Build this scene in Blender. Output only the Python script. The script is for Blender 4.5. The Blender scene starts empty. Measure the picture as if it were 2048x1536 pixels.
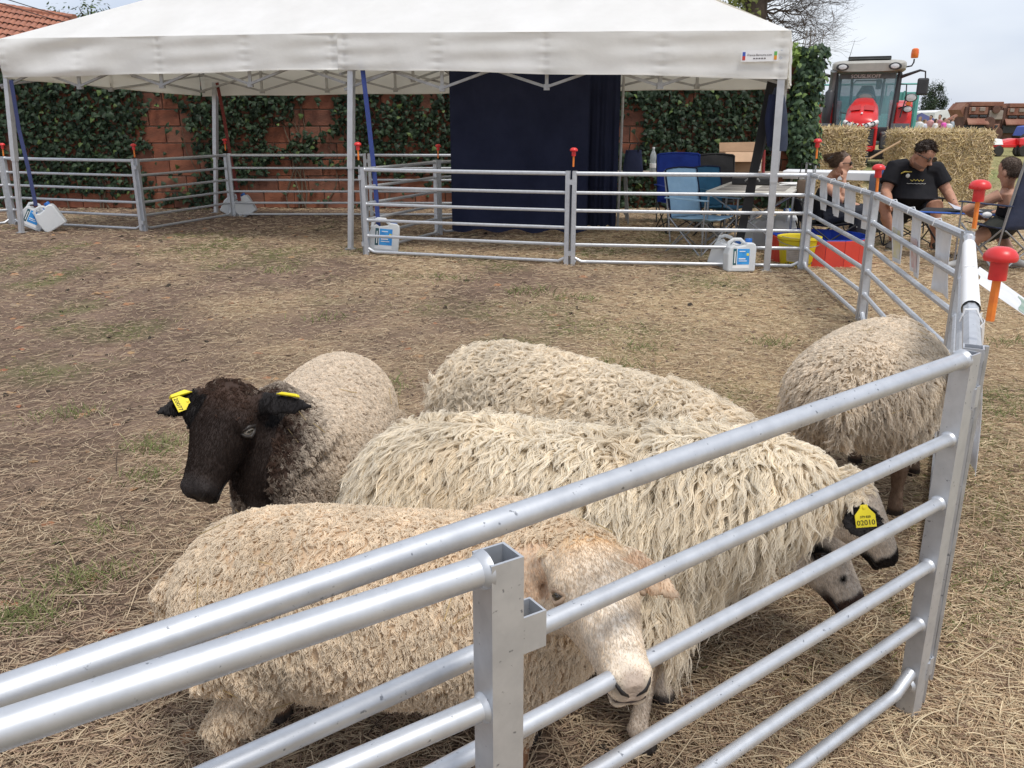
import bpy, bmesh, math, random
import numpy as np
from mathutils import Vector, Matrix
random.seed(7)
rng = np.random.default_rng(11)
SC = bpy.context.scene
COL = SC.collection
R = math.radians

# ------------------------------------------------------------------ camera
CAM_H, PITCH, FPX = 1.45, R(17.28), 1700.0
cam_d = bpy.data.cameras.new("camera")
cam_d.sensor_width = 36.0
cam_d.lens = 36.0 * FPX / 2048.0
cam_d.clip_start, cam_d.clip_end = 0.05, 2000.0
cam = bpy.data.objects.new("camera", cam_d)
COL.objects.link(cam)
cam.location = (0, 0, CAM_H)
cam.rotation_euler = (R(90) - PITCH, 0, 0)
SC.camera = cam

# ------------------------------------------------------------------ sky and sun (bright overcast)
SUN_EL, SUN_AZ = 64.0, 140.0        # azimuth from +Y clockwise: high, behind the camera to the right
world = bpy.data.worlds.new("World")
SC.world = world
world.use_nodes = True
wn, wl = world.node_tree.nodes, world.node_tree.links
wn.clear()
w_out = wn.new("ShaderNodeOutputWorld")
w_bg = wn.new("ShaderNodeBackground")
w_bg.inputs["Strength"].default_value = 0.12
w_sky = wn.new("ShaderNodeTexSky")
w_sky.sky_type = 'NISHITA'
w_sky.sun_disc = False
w_sky.sun_elevation = R(SUN_EL)
w_sky.sun_rotation = R(SUN_AZ)
w_tc = wn.new("ShaderNodeTexCoord")
w_map = wn.new("ShaderNodeMapping")
w_map.inputs["Scale"].default_value = (1.0, 1.0, 2.6)
w_map.inputs["Rotation"].default_value = (0.1, 0.05, 0.6)
w_no = wn.new("ShaderNodeTexNoise")
w_no.inputs["Scale"].default_value = 2.3
w_no.inputs["Detail"].default_value = 5.0
w_no.inputs["Roughness"].default_value = 0.48
w_cr = wn.new("ShaderNodeValToRGB")
w_cr.color_ramp.elements[0].position = 0.34
w_cr.color_ramp.elements[0].color = (3.0, 3.3, 4.0, 1)
w_cr.color_ramp.elements[1].position = 0.66
w_cr.color_ramp.elements[1].color = (4.95, 5.05, 5.25, 1)
w_mx = wn.new("ShaderNodeMix")
w_mx.data_type = 'RGBA'
w_mx.inputs["Factor"].default_value = 0.88
wl.new(w_tc.outputs["Generated"], w_map.inputs["Vector"])
wl.new(w_map.outputs["Vector"], w_no.inputs["Vector"])
wl.new(w_no.outputs["Fac"], w_cr.inputs["Fac"])
wl.new(w_sky.outputs["Color"], w_mx.inputs[6])
wl.new(w_cr.outputs["Color"], w_mx.inputs[7])
wl.new(w_mx.outputs[2], w_bg.inputs["Color"])
wl.new(w_bg.outputs["Background"], w_out.inputs["Surface"])

sun_d = bpy.data.lights.new("sun", 'SUN')
sun_d.energy = 1.5
sun_d.angle = R(16)
sun_d.color = (1.0, 0.955, 0.89)
sun = bpy.data.objects.new("sun", sun_d)
COL.objects.link(sun)
_az, _el = R(SUN_AZ), R(SUN_EL)
_to_sun = Vector((math.sin(_az) * math.cos(_el), math.cos(_az) * math.cos(_el), math.sin(_el)))
sun.rotation_euler = _to_sun.to_track_quat('Z', 'Y').to_euler()
sun.location = (0, 0, 30)

SC.view_settings.view_transform = 'Standard'
SC.view_settings.look = 'None'
SC.view_settings.exposure = 0.80
SC.view_settings.gamma = 1.0
SC.view_settings.use_curve_mapping = False
SC.cycles_curves.shape = 'RIBBONS'
SC.cycles_curves.subdivisions = 2
SC.cycles.max_bounces = 8
SC.cycles.transparent_max_bounces = 8
SC.cycles.use_denoising = True

# ------------------------------------------------------------------ helpers
_cp, _sp = math.cos(PITCH), math.sin(PITCH)
def ray(px, py):
    u, v = (px - 1024.0) / FPX, (py - 768.0) / FPX
    return Vector((u, _cp - v * _sp, -_sp - v * _cp))
def on_z(px, py, z=0.0):
    d = ray(px, py); t = (z - CAM_H) / d.z
    return Vector((d.x * t, d.y * t, z))
def on_y(px, py, y):
    d = ray(px, py); t = y / d.y
    return Vector((d.x * t, y, CAM_H + d.z * t))

class MB:
    def __init__(s): s.v, s.f = [], []
    def add(s, vs, fs):
        o = len(s.v); s.v += [tuple(q) for q in vs]; s.f += [tuple(i + o for i in f) for f in fs]; return s
    def box(s, c, size, M=None):
        hx, hy, hz = size[0] / 2, size[1] / 2, size[2] / 2
        vs = [Vector((x, y, z)) for x in (-hx, hx) for y in (-hy, hy) for z in (-hz, hz)]
        if M is not None: vs = [M @ q for q in vs]
        c = Vector(c)
        return s.add([q + c for q in vs], [(0, 1, 3, 2), (4, 6, 7, 5), (0, 4, 5, 1), (2, 3, 7, 6), (0, 2, 6, 4), (1, 5, 7, 3)])
    def hexa(s, a):   # 8 corners: 4 bottom then 4 top, same order
        return s.add(a, [(3, 2, 1, 0), (4, 5, 6, 7), (0, 1, 5, 4), (1, 2, 6, 5), (2, 3, 7, 6), (3, 0, 4, 7)])
    def path(s, pts, rad, n=8, cap=True, flat=1.0, up=None):
        pts = [Vector(p) for p in pts]
        k = len(pts)
        if not hasattr(rad, '__len__'): rad = [rad] * k
        vs, fs = [], []
        ref = Vector(up) if up is not None else None
        prev = None
        for i, p in enumerate(pts):
            t = (pts[min(i + 1, k - 1)] - pts[max(i - 1, 0)])
            t = t.normalized() if t.length > 1e-9 else Vector((0, 0, 1))
            if ref is not None: a = ref - t * ref.dot(t)
            elif prev is not None: a = prev - t * prev.dot(t)
            else:
                b = Vector((0, 0, 1)) if abs(t.z) < 0.9 else Vector((1, 0, 0))
                a = b - t * b.dot(t)
            if a.length < 1e-6: a = t.orthogonal()
            a.normalize(); prev = a
            b = t.cross(a)
            for j in range(n):
                th = 2 * math.pi * (j + 0.5) / n
                vs.append(p + (a * math.cos(th) * flat + b * math.sin(th)) * rad[i])
        for i in range(k - 1):
            for j in range(n):
                fs.append((i * n + j, i * n + (j + 1) % n, (i + 1) * n + (j + 1) % n, (i + 1) * n + j))
        if cap:
            fs.append(tuple(reversed(range(n)))); fs.append(tuple((k - 1) * n + j for j in range(n)))
        return s.add(vs, fs)
    def tube(s, a, b, r, n=8, r2=None): return s.path([a, b], [r, r if r2 is None else r2], n)
    def sqtube(s, a, b, w, wall, ax):   # hollow square tube along a->b, open ends; ax = one side direction
        a, b = Vector(a), Vector(b); t = (b - a).normalized()
        x = Vector(ax); x = (x - t * x.dot(t)).normalized(); y = t.cross(x)
        vs = []
        for p in (a, b):
            for h in (w / 2, w / 2 - wall):
                for sx, sy in ((-1, -1), (1, -1), (1, 1), (-1, 1)): vs.append(p + x * sx * h + y * sy * h)
        fs = []
        for j in range(4):
            q = (j + 1) % 4
            fs += [(j, q, 8 + q, 8 + j), (4 + q, 4 + j, 12 + j, 12 + q), (8 + j, 8 + q, 12 + q, 12 + j), (q, j, 4 + j, 4 + q)]
        return s.add(vs, fs)
    def lathe(s, prof, c=(0, 0, 0), n=16, M=None, sx=1, sy=1):
        vs, fs = [], []
        c = Vector(c)
        for r, z in prof:
            for j in range(n):
                th = 2 * math.pi * j / n
                q = Vector((r * math.cos(th) * sx, r * math.sin(th) * sy, z))
                vs.append((M @ q if M is not None else q) + c)
        for i in range(len(prof) - 1):
            for j in range(n):
                fs.append((i * n + j, i * n + (j + 1) % n, (i + 1) * n + (j + 1) % n, (i + 1) * n + j))
        fs.append(tuple(reversed(range(n)))); fs.append(tuple((len(prof) - 1) * n + j for j in range(n)))
        return s.add(vs, fs)
    def prism(s, poly, d):     # polygon (3d points) extruded by vector d
        n = len(poly); d = Vector(d); P = [Vector(p) for p in poly]
        return s.add(P + [p + d for p in P], [tuple(reversed(range(n))), tuple(range(n, 2 * n))] + [(j, (j + 1) % n, n + (j + 1) % n, n + j) for j in range(n)])
    def sheet(s, fn, nu, nv, thick=None):
        """fn(u,v)->point, u,v in 0..1; with thick a closed slab offset by vector thick"""
        vs = [Vector(fn(i / nu, j / nv)) for i in range(nu + 1) for j in range(nv + 1)]
        idx = lambda i, j: i * (nv + 1) + j
        fs = [(idx(i, j), idx(i + 1, j), idx(i + 1, j + 1), idx(i, j + 1)) for i in range(nu) for j in range(nv)]
        if thick is not None:
            t = Vector(thick); m = len(vs)
            vs += [q + t for q in vs]
            fs += [tuple(reversed([q + m for q in f])) for f in fs]
            for i in range(nu):
                fs += [(idx(i + 1, 0), idx(i, 0), idx(i, 0) + m, idx(i + 1, 0) + m), (idx(i, nv), idx(i + 1, nv), idx(i + 1, nv) + m, idx(i, nv) + m)]
            for j in range(nv):
                fs += [(idx(0, j), idx(0, j + 1), idx(0, j + 1) + m, idx(0, j) + m), (idx(nu, j + 1), idx(nu, j), idx(nu, j) + m, idx(nu, j + 1) + m)]
        return s.add(vs, fs)
    def build(s, name, mat, parent=None, smooth=False, bevel=0.0, seg=2, fix=True, local=False):
        me = bpy.data.meshes.new(name)
        vs = s.v
        if parent is not None and not local:
            inv = (Matrix.Translation(parent['_loc']) @ Matrix.Rotation(parent['_rz'], 4, 'Z')).inverted()
            vs = [inv @ Vector(q) for q in vs]
        me.from_pydata([tuple(q) for q in vs], [], s.f)
        me.update()
        if fix:
            bm = bmesh.new(); bm.from_mesh(me)
            bmesh.ops.recalc_face_normals(bm, faces=bm.faces)
            if bevel: bmesh.ops.bevel(bm, geom=[e for e in bm.edges if e.is_manifold and e.calc_face_angle(0) > 0.5], offset=bevel, segments=seg, affect='EDGES', profile=0.5)
            bm.to_mesh(me); bm.free()
        o = bpy.data.objects.new(name, me)
        COL.objects.link(o)
        me.materials.append(mat)
        if smooth:
            me.shade_smooth()
            if smooth != 'all': me.set_sharp_from_angle(angle=R(40))
        if parent is not None: o.parent = parent
        return o

def tag(o, label=None, cat=None, group=None, kind=None):
    if label: o["label"] = label
    if cat: o["category"] = cat
    if group: o["group"] = group
    if kind: o["kind"] = kind
    return o
def thing(name, label, cat, loc=(0, 0, 0), rz=0.0, group=None):
    o = bpy.data.objects.new(name, None)
    COL.objects.link(o)
    o.empty_display_size = 0.1
    o.location = loc; o.rotation_euler = (0, 0, rz)
    o['_loc'] = tuple(loc); o['_rz'] = rz
    return tag(o, label, cat, group)
def subpart(o, parent):    # nest an already built part under another part of the same thing
    o.parent = parent
    return o

def new_mat(name):
    m = bpy.data.materials.new(name); m.use_nodes = True
    nt = m.node_tree
    return m, nt, nt.nodes["Principled BSDF"]
def pm(name, col, col2=None, scale=8.0, rough=0.6, metal=0.0, bump=0.0, bscale=60.0, spec=0.5, detail=4.0, mixpos=(0.35, 0.65), stretch=None, trans=0.0, alpha=None, tcol=None):
    """procedural principled material: noise between two colours, noise bump"""
    m, nt, b = new_mat(name)
    N, L = nt.nodes, nt.links
    b.inputs["Roughness"].default_value = rough
    b.inputs["Metallic"].default_value = metal
    b.inputs["Specular IOR Level"].default_value = spec
    tc = N.new("ShaderNodeTexCoord")
    vec = tc.outputs["Object"]
    if stretch:
        mp = N.new("ShaderNodeMapping"); mp.inputs["Scale"].default_value = stretch
        L.new(vec, mp.inputs["Vector"]); vec = mp.outputs["Vector"]
    if col2 is None: col2 = tuple(c * 0.85 for c in col)
    n = N.new("ShaderNodeTexNoise"); n.inputs["Scale"].default_value = scale; n.inputs["Detail"].default_value = detail
    n.inputs["Roughness"].default_value = 0.6
    L.new(vec, n.inputs["Vector"])
    r = N.new("ShaderNodeValToRGB")
    r.color_ramp.elements[0].position = mixpos[0]; r.color_ramp.elements[0].color = (*col, 1)
    r.color_ramp.elements[1].position = mixpos[1]; r.color_ramp.elements[1].color = (*col2, 1)
    L.new(n.outputs["Fac"], r.inputs["Fac"]); L.new(r.outputs["Color"], b.inputs["Base Color"])
    if bump:
        n2 = N.new("ShaderNodeTexNoise"); n2.inputs["Scale"].default_value = bscale; n2.inputs["Detail"].default_value = 3.0
        L.new(vec, n2.inputs["Vector"])
        bp = N.new("ShaderNodeBump"); bp.inputs["Strength"].default_value = bump; bp.inputs["Distance"].default_value = 0.02
        L.new(n2.outputs["Fac"], bp.inputs["Height"]); L.new(bp.outputs["Normal"], b.inputs["Normal"])
    if trans:
        t = N.new("ShaderNodeBsdfTranslucent"); mx = N.new("ShaderNodeMixShader"); mx.inputs[0].default_value = trans
        if tcol: t.inputs["Color"].default_value = (*tcol, 1)
        else: L.new(r.outputs["Color"], t.inputs["Color"])
        L.new(b.outputs[0], mx.inputs[1]); L.new(t.outputs[0], mx.inputs[2])
        L.new(mx.outputs[0], N["Material Output"].inputs["Surface"])
    if alpha is not None: b.inputs["Alpha"].default_value = alpha
    return m
def attr_mat(name, attr="col", rough=0.85, spec=0.2, bump=0.0, bscale=200.0, noise=0.0, nscale=40.0, trans=0.0):
    m, nt, b = new_mat(name)
    N, L = nt.nodes, nt.links
    b.inputs["Roughness"].default_value = rough; b.inputs["Specular IOR Level"].default_value = spec
    a = N.new("ShaderNodeAttribute"); a.attribute_name = attr
    out = a.outputs["Color"]
    if noise:
        tc = N.new("ShaderNodeTexCoord"); n = N.new("ShaderNodeTexNoise"); n.inputs["Scale"].default_value = nscale; n.inputs["Detail"].default_value = 4
        L.new(tc.outputs["Object"], n.inputs["Vector"])
        mr = N.new("ShaderNodeMapRange"); mr.inputs["From Min"].default_value = 0.3; mr.inputs["From Max"].default_value = 0.7
        mr.inputs["To Min"].default_value = 1 - noise; mr.inputs["To Max"].default_value = 1 + noise
        L.new(n.outputs["Fac"], mr.inputs["Value"])
        mu = N.new("ShaderNodeVectorMath"); mu.operation = 'SCALE'
        L.new(out, mu.inputs[0]); L.new(mr.outputs["Result"], mu.inputs["Scale"]); out = mu.outputs[0]
    L.new(out, b.inputs["Base Color"])
    if bump:
        tc = N.new("ShaderNodeTexCoord"); n2 = N.new("ShaderNodeTexNoise"); n2.inputs["Scale"].default_value = bscale
        L.new(tc.outputs["Object"], n2.inputs["Vector"])
        bp = N.new("ShaderNodeBump"); bp.inputs["Strength"].default_value = bump; bp.inputs["Distance"].default_value = 0.01
        L.new(n2.outputs["Fac"], bp.inputs["Height"]); L.new(bp.outputs["Normal"], b.inputs["Normal"])
    if trans:
        t = N.new("ShaderNodeBsdfTranslucent"); mx = N.new("ShaderNodeMixShader"); mx.inputs[0].default_value = trans
        L.new(out, t.inputs["Color"]); L.new(b.outputs[0], mx.inputs[1]); L.new(t.outputs[0], mx.inputs[2])
        L.new(mx.outputs[0], N["Material Output"].inputs["Surface"])
    return m

def hair_object(name, P, rad, mat, col=None, parent=None):
    """P (N,k,3) strand points, rad (N,k) or (k,), col (N,3)"""
    P = np.asarray(P, dtype=np.float32)
    N, k, _ = P.shape
    cu = bpy.data.hair_curves.new(name)
    cu.add_curves([k] * N)
    if parent is not None:
        Mi = np.array((Matrix.Translation(parent['_loc']) @ Matrix.Rotation(parent['_rz'], 4, 'Z')).inverted())
        P = (P.reshape(-1, 3) @ Mi[:3, :3].T.astype(np.float32) + Mi[:3, 3].astype(np.float32)).reshape(N, k, 3)
    cu.attributes["position"].data.foreach_set("vector", np.ascontiguousarray(P, dtype=np.float32).ravel())
    rad = np.broadcast_to(np.asarray(rad, dtype=np.float32), (N, k))
    ra = cu.attributes.get("radius") or cu.attributes.new("radius", 'FLOAT', 'POINT')
    ra.data.foreach_set("value", np.ascontiguousarray(rad).ravel())
    if col is not None:
        c4 = np.ones((N, k, 4), dtype=np.float32)
        col = np.asarray(col, dtype=np.float32)
        c4[..., :3] = col[:, None, :] if col.ndim == 2 else col
        at = cu.attributes.new("col", 'FLOAT_COLOR', 'POINT')
        at.data.foreach_set("color", c4.ravel())
    o = bpy.data.objects.new(name, cu)
    COL.objects.link(o)
    cu.materials.append(mat)
    if parent is not None: o.parent = parent
    return o

def vnoise(x, y, seed=0, n=256):
    """smooth value noise on numpy arrays"""
    r = np.random.default_rng(seed).random((n, n))
    xi, yi = np.floor(x).astype(int), np.floor(y).astype(int)
    fx, fy = x - xi, y - yi
    fx, fy = fx * fx * (3 - 2 * fx), fy * fy * (3 - 2 * fy)
    g = lambda a, b: r[a % n, b % n]
    return (g(xi, yi) * (1 - fx) + g(xi + 1, yi) * fx) * (1 - fy) + (g(xi, yi + 1) * (1 - fx) + g(xi + 1, yi + 1) * fx) * fy
def fnoise(x, y, seed=0):
    return 0.55 * vnoise(x, y, seed) + 0.3 * vnoise(x * 2.1, y * 2.1, seed + 1) + 0.15 * vnoise(x * 4.3, y * 4.3, seed + 2)
# ------------------------------------------------------------------ ground: one sheet to the horizon
def ground_h(x, y):
    near = np.clip(1.0 - np.hypot(x, y - 6) / 40.0, 0, 1)
    return (fnoise(x * 1.3, y * 1.3, 3) - 0.5) * 0.030 * near + (fnoise(x * 7.0, y * 7.0, 9) - 0.5) * 0.016 * near
def _axis(lo, hi, n0, n1, step):
    mid = np.arange(n0, n1 + 1e-6, step)
    a = n0 - np.geomspace(0.3, n0 - lo, 24)[::-1]
    b = n1 + np.geomspace(0.3, hi - n1, 24)
    return np.concatenate([a, mid, b])
gx, gy = _axis(-700, 700, -9, 7, 0.07), _axis(-300, 1500, -1.0, 14.8, 0.07)
GX, GY = np.meshgrid(gx, gy, indexing='ij')
GZ = ground_h(GX, GY)
nx, ny = GX.shape
gme = bpy.data.meshes.new("ground")
ii = np.arange(nx * ny).reshape(nx, ny)
gf = np.stack([ii[:-1, :-1], ii[1:, :-1], ii[1:, 1:], ii[:-1, 1:]], -1).reshape(-1, 4)
gme.from_pydata(np.stack([GX, GY, GZ], -1).reshape(-1, 3).tolist(), [], gf.tolist())
gme.shade_smooth()
ground = bpy.data.objects.new("ground", gme)
COL.objects.link(ground)
tag(ground, kind="structure")

def dryness(x, y):
    """how bare the trodden pen is: 1 bare brown soil (left), 0 straw-covered (right)"""
    b = np.clip(0.54 - x * 0.17 + (y - 6) * 0.008, 0, 1)
    return np.clip(b + (fnoise(x * 0.9 + 7, y * 0.6 + 3, 21) - 0.5) * 1.5, 0, 1)
def greenness(x, y):
    g = fnoise(x * 1.1 + 31, y * 0.9 + 17, 41)
    base = np.where(y > 17, 0.30, 0.0)
    return np.clip((g - 0.60) * 5 + base, 0, 1)

gm, nt, b = new_mat("ground_soil_and_straw")
N, L = nt.nodes, nt.links
b.inputs["Roughness"].default_value = 0.95
b.inputs["Specular IOR Level"].default_value = 0.1
at = N.new("ShaderNodeAttribute"); at.attribute_name = "gcol"
tc = N.new("ShaderNodeTexCoord")
n1 = N.new("ShaderNodeTexNoise"); n1.inputs["Scale"].default_value = 55; n1.inputs["Detail"].default_value = 6; n1.inputs["Roughness"].default_value = 0.7
n2 = N.new("ShaderNodeTexNoise"); n2.inputs["Scale"].default_value = 1.6; n2.inputs["Detail"].default_value = 6; n2.inputs["Roughness"].default_value = 0.65
L.new(tc.outputs["Object"], n1.inputs["Vector"]); L.new(tc.outputs["Object"], n2.inputs["Vector"])
ma = N.new("ShaderNodeMath"); ma.operation = 'MULTIPLY'; L.new(n1.outputs["Fac"], ma.inputs[0]); L.new(n2.outputs["Fac"], ma.inputs[1])
mr = N.new("ShaderNodeMapRange"); mr.inputs["From Min"].default_value = 0.12; mr.inputs["From Max"].default_value = 0.40
mr.inputs["To Min"].default_value = 0.55; mr.inputs["To Max"].default_value = 1.45
L.new(ma.outputs[0], mr.inputs["Value"])
sc = N.new("ShaderNodeVectorMath"); sc.operation = 'SCALE'
L.new(at.outputs["Color"], sc.inputs[0]); L.new(mr.outputs["Result"], sc.inputs["Scale"]); L.new(sc.outputs[0], b.inputs["Base Color"])
bp = N.new("ShaderNodeBump"); bp.inputs["Strength"].default_value = 0.7; bp.inputs["Distance"].default_value = 0.02
L.new(n1.outputs["Fac"], bp.inputs["Height"]); L.new(bp.outputs["Normal"], b.inputs["Normal"])
gme.materials.append(gm)
vx, vy = GX.ravel(), GY.ravel()
_d, _g = dryness(vx, vy)[:, None], greenness(vx, vy)[:, None]
soil, thatch, green, field = np.array([.185, .130, .097]), np.array([.41, .312, .19]), np.array([.11, .135, .045]), np.array([.30, .27, .125])
gc = thatch * (1 - _d) + soil * _d
gc = gc * (1 - 0.6 * _g) + green * 0.6 * _g
far = np.clip((vy - 17) / 6, 0, 1)[:, None]
fcol = field * (1 - _g) + np.array([.20, .23, .085]) * _g
gc = gc * (1 - far) + fcol * far
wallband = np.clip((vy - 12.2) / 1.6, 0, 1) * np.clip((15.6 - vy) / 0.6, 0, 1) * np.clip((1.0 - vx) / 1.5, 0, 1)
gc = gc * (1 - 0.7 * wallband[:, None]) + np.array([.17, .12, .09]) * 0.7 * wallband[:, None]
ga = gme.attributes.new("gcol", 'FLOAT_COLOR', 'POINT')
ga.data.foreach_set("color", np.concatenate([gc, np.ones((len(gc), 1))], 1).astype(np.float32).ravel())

# ------------------------------------------------------------------ loose straw and short dry grass
def scatter_blades(name, n, dist, lmin, lmax, rmin, rmax, lift, colfn, keep, k=4, curl=0.5, label=None, upright=0.0, r0=6.0):
    y0, y1, wl_, wr_ = dist
    u = rng.random(n)
    y = y0 * (y1 / y0) ** (u ** 0.93)            # thins out with distance
    x = (rng.random(n) * 2 - 1) * (y * 0.68 + 0.35)
    m = (x > wl_) & (x < wr_)
    x, y = x[m], y[m]
    m = rng.random(len(x)) < keep(x, y)
    x, y = x[m], y[m]; n = len(x)
    z = ground_h(x, y)
    grow = np.clip(y / r0, 0.75, 2.6)
    ln = (lmin + (lmax - lmin) * rng.random(n) ** 1.6) * np.clip(grow, 1, 1.5)
    th = rng.random(n) * 2 * np.pi
    bend = rng.normal(0, curl, n)
    el = np.abs(rng.normal(0, lift, n)) + upright * (0.5 + rng.random(n))
    s = np.linspace(0, 1, k)[None, :]
    a = th[:, None] + bend[:, None] * s
    dz = np.sin(el)[:, None] * s * ln[:, None] * (1 - 0.45 * s)
    step = ln[:, None] / (k - 1) * np.cos(el)[:, None]
    dx, dy = np.cumsum(np.cos(a) * step, 1), np.cumsum(np.sin(a) * step, 1)
    if upright == 0: dx -= dx.mean(1, keepdims=True); dy -= dy.mean(1, keepdims=True)
    P = np.stack([x[:, None] + dx, y[:, None] + dy, z[:, None] + 0.004 + rng.random(n)[:, None] * 0.012 + dz], -1)
    r = (rmin + (rmax - rmin) * rng.random(n)) * grow
    prof = np.ones(k); prof[-1] = 0.45
    o = hair_object(name, P, r[:, None] * prof[None, :], blade_mat, colfn(x, y, n))
    return tag(o, label, name.replace('_', ' '), kind="stuff")
blade_mat = attr_mat("dry_blade", rough=0.7, spec=0.25, trans=0.15)
def straw_col(x, y, n):
    d = dryness(x, y)[:, None]
    t = rng.random((n, 1))
    pale, tan, brown = np.array([.70, .575, .385]), np.array([.53, .39, .25]), np.array([.27, .182, .125])
    c = np.where(t < 0.42, pale, np.where(t < 0.8, tan, brown))
    c = c * (1 - 0.45 * d) + np.array([.33, .24, .185]) * 0.45 * d
    return c * (0.72 + 0.5 * rng.random((n, 1)))
def green_col(x, y, n):
    t = rng.random((n, 1))
    return (np.array([.10, .15, .04]) * t + np.array([.24, .24, .085]) * (1 - t)) * (0.7 + 0.6 * rng.random((n, 1)))
def keep_straw(x, y): return np.clip(1.08 - 0.82 * dryness(x, y), 0, 1)
scatter_blades("loose_straw", 420000, (0.75, 15.5, -11, 8.6), 0.02, 0.085, 0.0009, 0.0020, 0.14, straw_col, keep_straw,
               label="dry trampled straw and grass littering the pen floor")
def keep_long(x, y): return (0.28 + 0.27 * np.clip((x + 0.8) / 2.0, 0, 1)) * np.clip((7 - y) / 3.5, 0, 1)
scatter_blades("hay_stalks", 16000, (0.75, 7, -3, 4.5), 0.09, 0.26, 0.0011, 0.0023, 0.10, straw_col, keep_long, k=5, curl=0.25,
               label="long loose hay stalks lying over the pen floor", r0=9)
def keep_green(x, y): return np.clip(greenness(x, y) * 1.2, 0, 1)
scatter_blades("green_grass", 60000, (0.9, 15.5, -11, 8.6), 0.02, 0.05, 0.0009, 0.0016, 0.3, green_col, keep_green, k=4, curl=0.6, upright=0.45,
               label="short green grass tufts growing through the straw")
def keep_field(x, y): return 0.9 + 0 * x
scatter_blades("meadow_grass", 26000, (9.5, 42, 4.2, 40), 0.03, 0.08, 0.0012, 0.002, 0.3,
               lambda x, y, n: np.where(rng.random((n, 1)) < 0.55, np.array([.36, .31, .15]), np.array([.20, .22, .08])) * (0.7 + 0.6 * rng.random((n, 1))),
               keep_field, k=4, upright=0.35, label="short yellowing meadow grass beyond the hurdles")

# trodden clods, droppings and dead leaves
def scatter_lumps(name, n, label, size, col, col2, flat, seed):
    r_ = np.random.default_rng(seed)
    y = 1.3 * (13.5 / 1.3) ** r_.random(n); x = (r_.random(n) * 2 - 1) * (y * .62 + .2)
    m = (x > -9) & (x < 3.0); x, y = x[m], y[m]; n = len(x)
    tpl = np.array([[1, 0, 0], [.3, .95, 0], [-.8, .6, 0], [-.8, -.6, 0], [.3, -.95, 0], [.5, .2, .7], [-.4, .35, .8], [-.2, -.5, .65]]); 
    fc = np.array([[0, 1, 5], [1, 2, 6], [1, 6, 5], [2, 3, 6], [3, 7, 6], [3, 4, 7], [4, 0, 7], [0, 5, 7], [5, 6, 7]])
    s = size * (.4 + .9 * r_.random(n)) * np.clip(y / 5, .8, 1.6); a = r_.random(n) * 6.28
    T = tpl[None] * (1 + .35 * r_.normal(0, 1, (n, 8, 3)))
    X = T[..., 0] * np.cos(a)[:, None] - T[..., 1] * np.sin(a)[:, None]; Y = T[..., 0] * np.sin(a)[:, None] + T[..., 1] * np.cos(a)[:, None]
    V = np.stack([x[:, None] + X * s[:, None], y[:, None] + Y * s[:, None], ground_h(x, y)[:, None] + np.abs(T[..., 2]) * (s * flat)[:, None] + .001], -1)
    F = (fc[None] + (np.arange(n) * 8)[:, None, None]).reshape(-1, 3)
    me = bpy.data.meshes.new(name); me.from_pydata(V.reshape(-1, 3).tolist(), [], F.tolist())
    at_ = me.attributes.new("col", 'FLOAT_COLOR', 'POINT'); t_ = r_.random((n, 1)); c = np.array(col) * t_ + np.array(col2) * (1 - t_)
    c4 = np.ones((n, 8, 4), np.float32); c4[..., :3] = c[:, None]; at_.data.foreach_set("color", c4.ravel())
    me.materials.append(blade_mat); o = bpy.data.objects.new(name, me); COL.objects.link(o)
    return tag(o, label, name.replace('_', ' '), kind="stuff")
scatter_lumps("soil_clods", 5200, "small brown soil clods trodden into the pen floor", .014, (.13, .09, .065), (.21, .15, .11), .7, 3)
scatter_lumps("droppings", 420, "dark sheep droppings scattered over the pen floor", .016, (.035, .027, .020), (.06, .045, .032), .8, 4)
scatter_lumps("dead_leaves", 420, "curled reddish dead leaves on the pen floor", .026, (.34, .14, .075), (.42, .28, .15), .35, 5)
def twig_col(x, y, n): return np.array([.10, .07, .05]) * (.6 + .9 * rng.random((n, 1)))
scatter_blades("fallen_twigs", 1500, (1.6, 13, -9, 3), 0.06, 0.20, 0.0012, 0.0026, 0.12, twig_col, lambda x, y: 0.35 + 0.65 * (x < 0), k=5, curl=.5, label="thin dark twigs and roots lying on the pen floor", r0=8)

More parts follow.
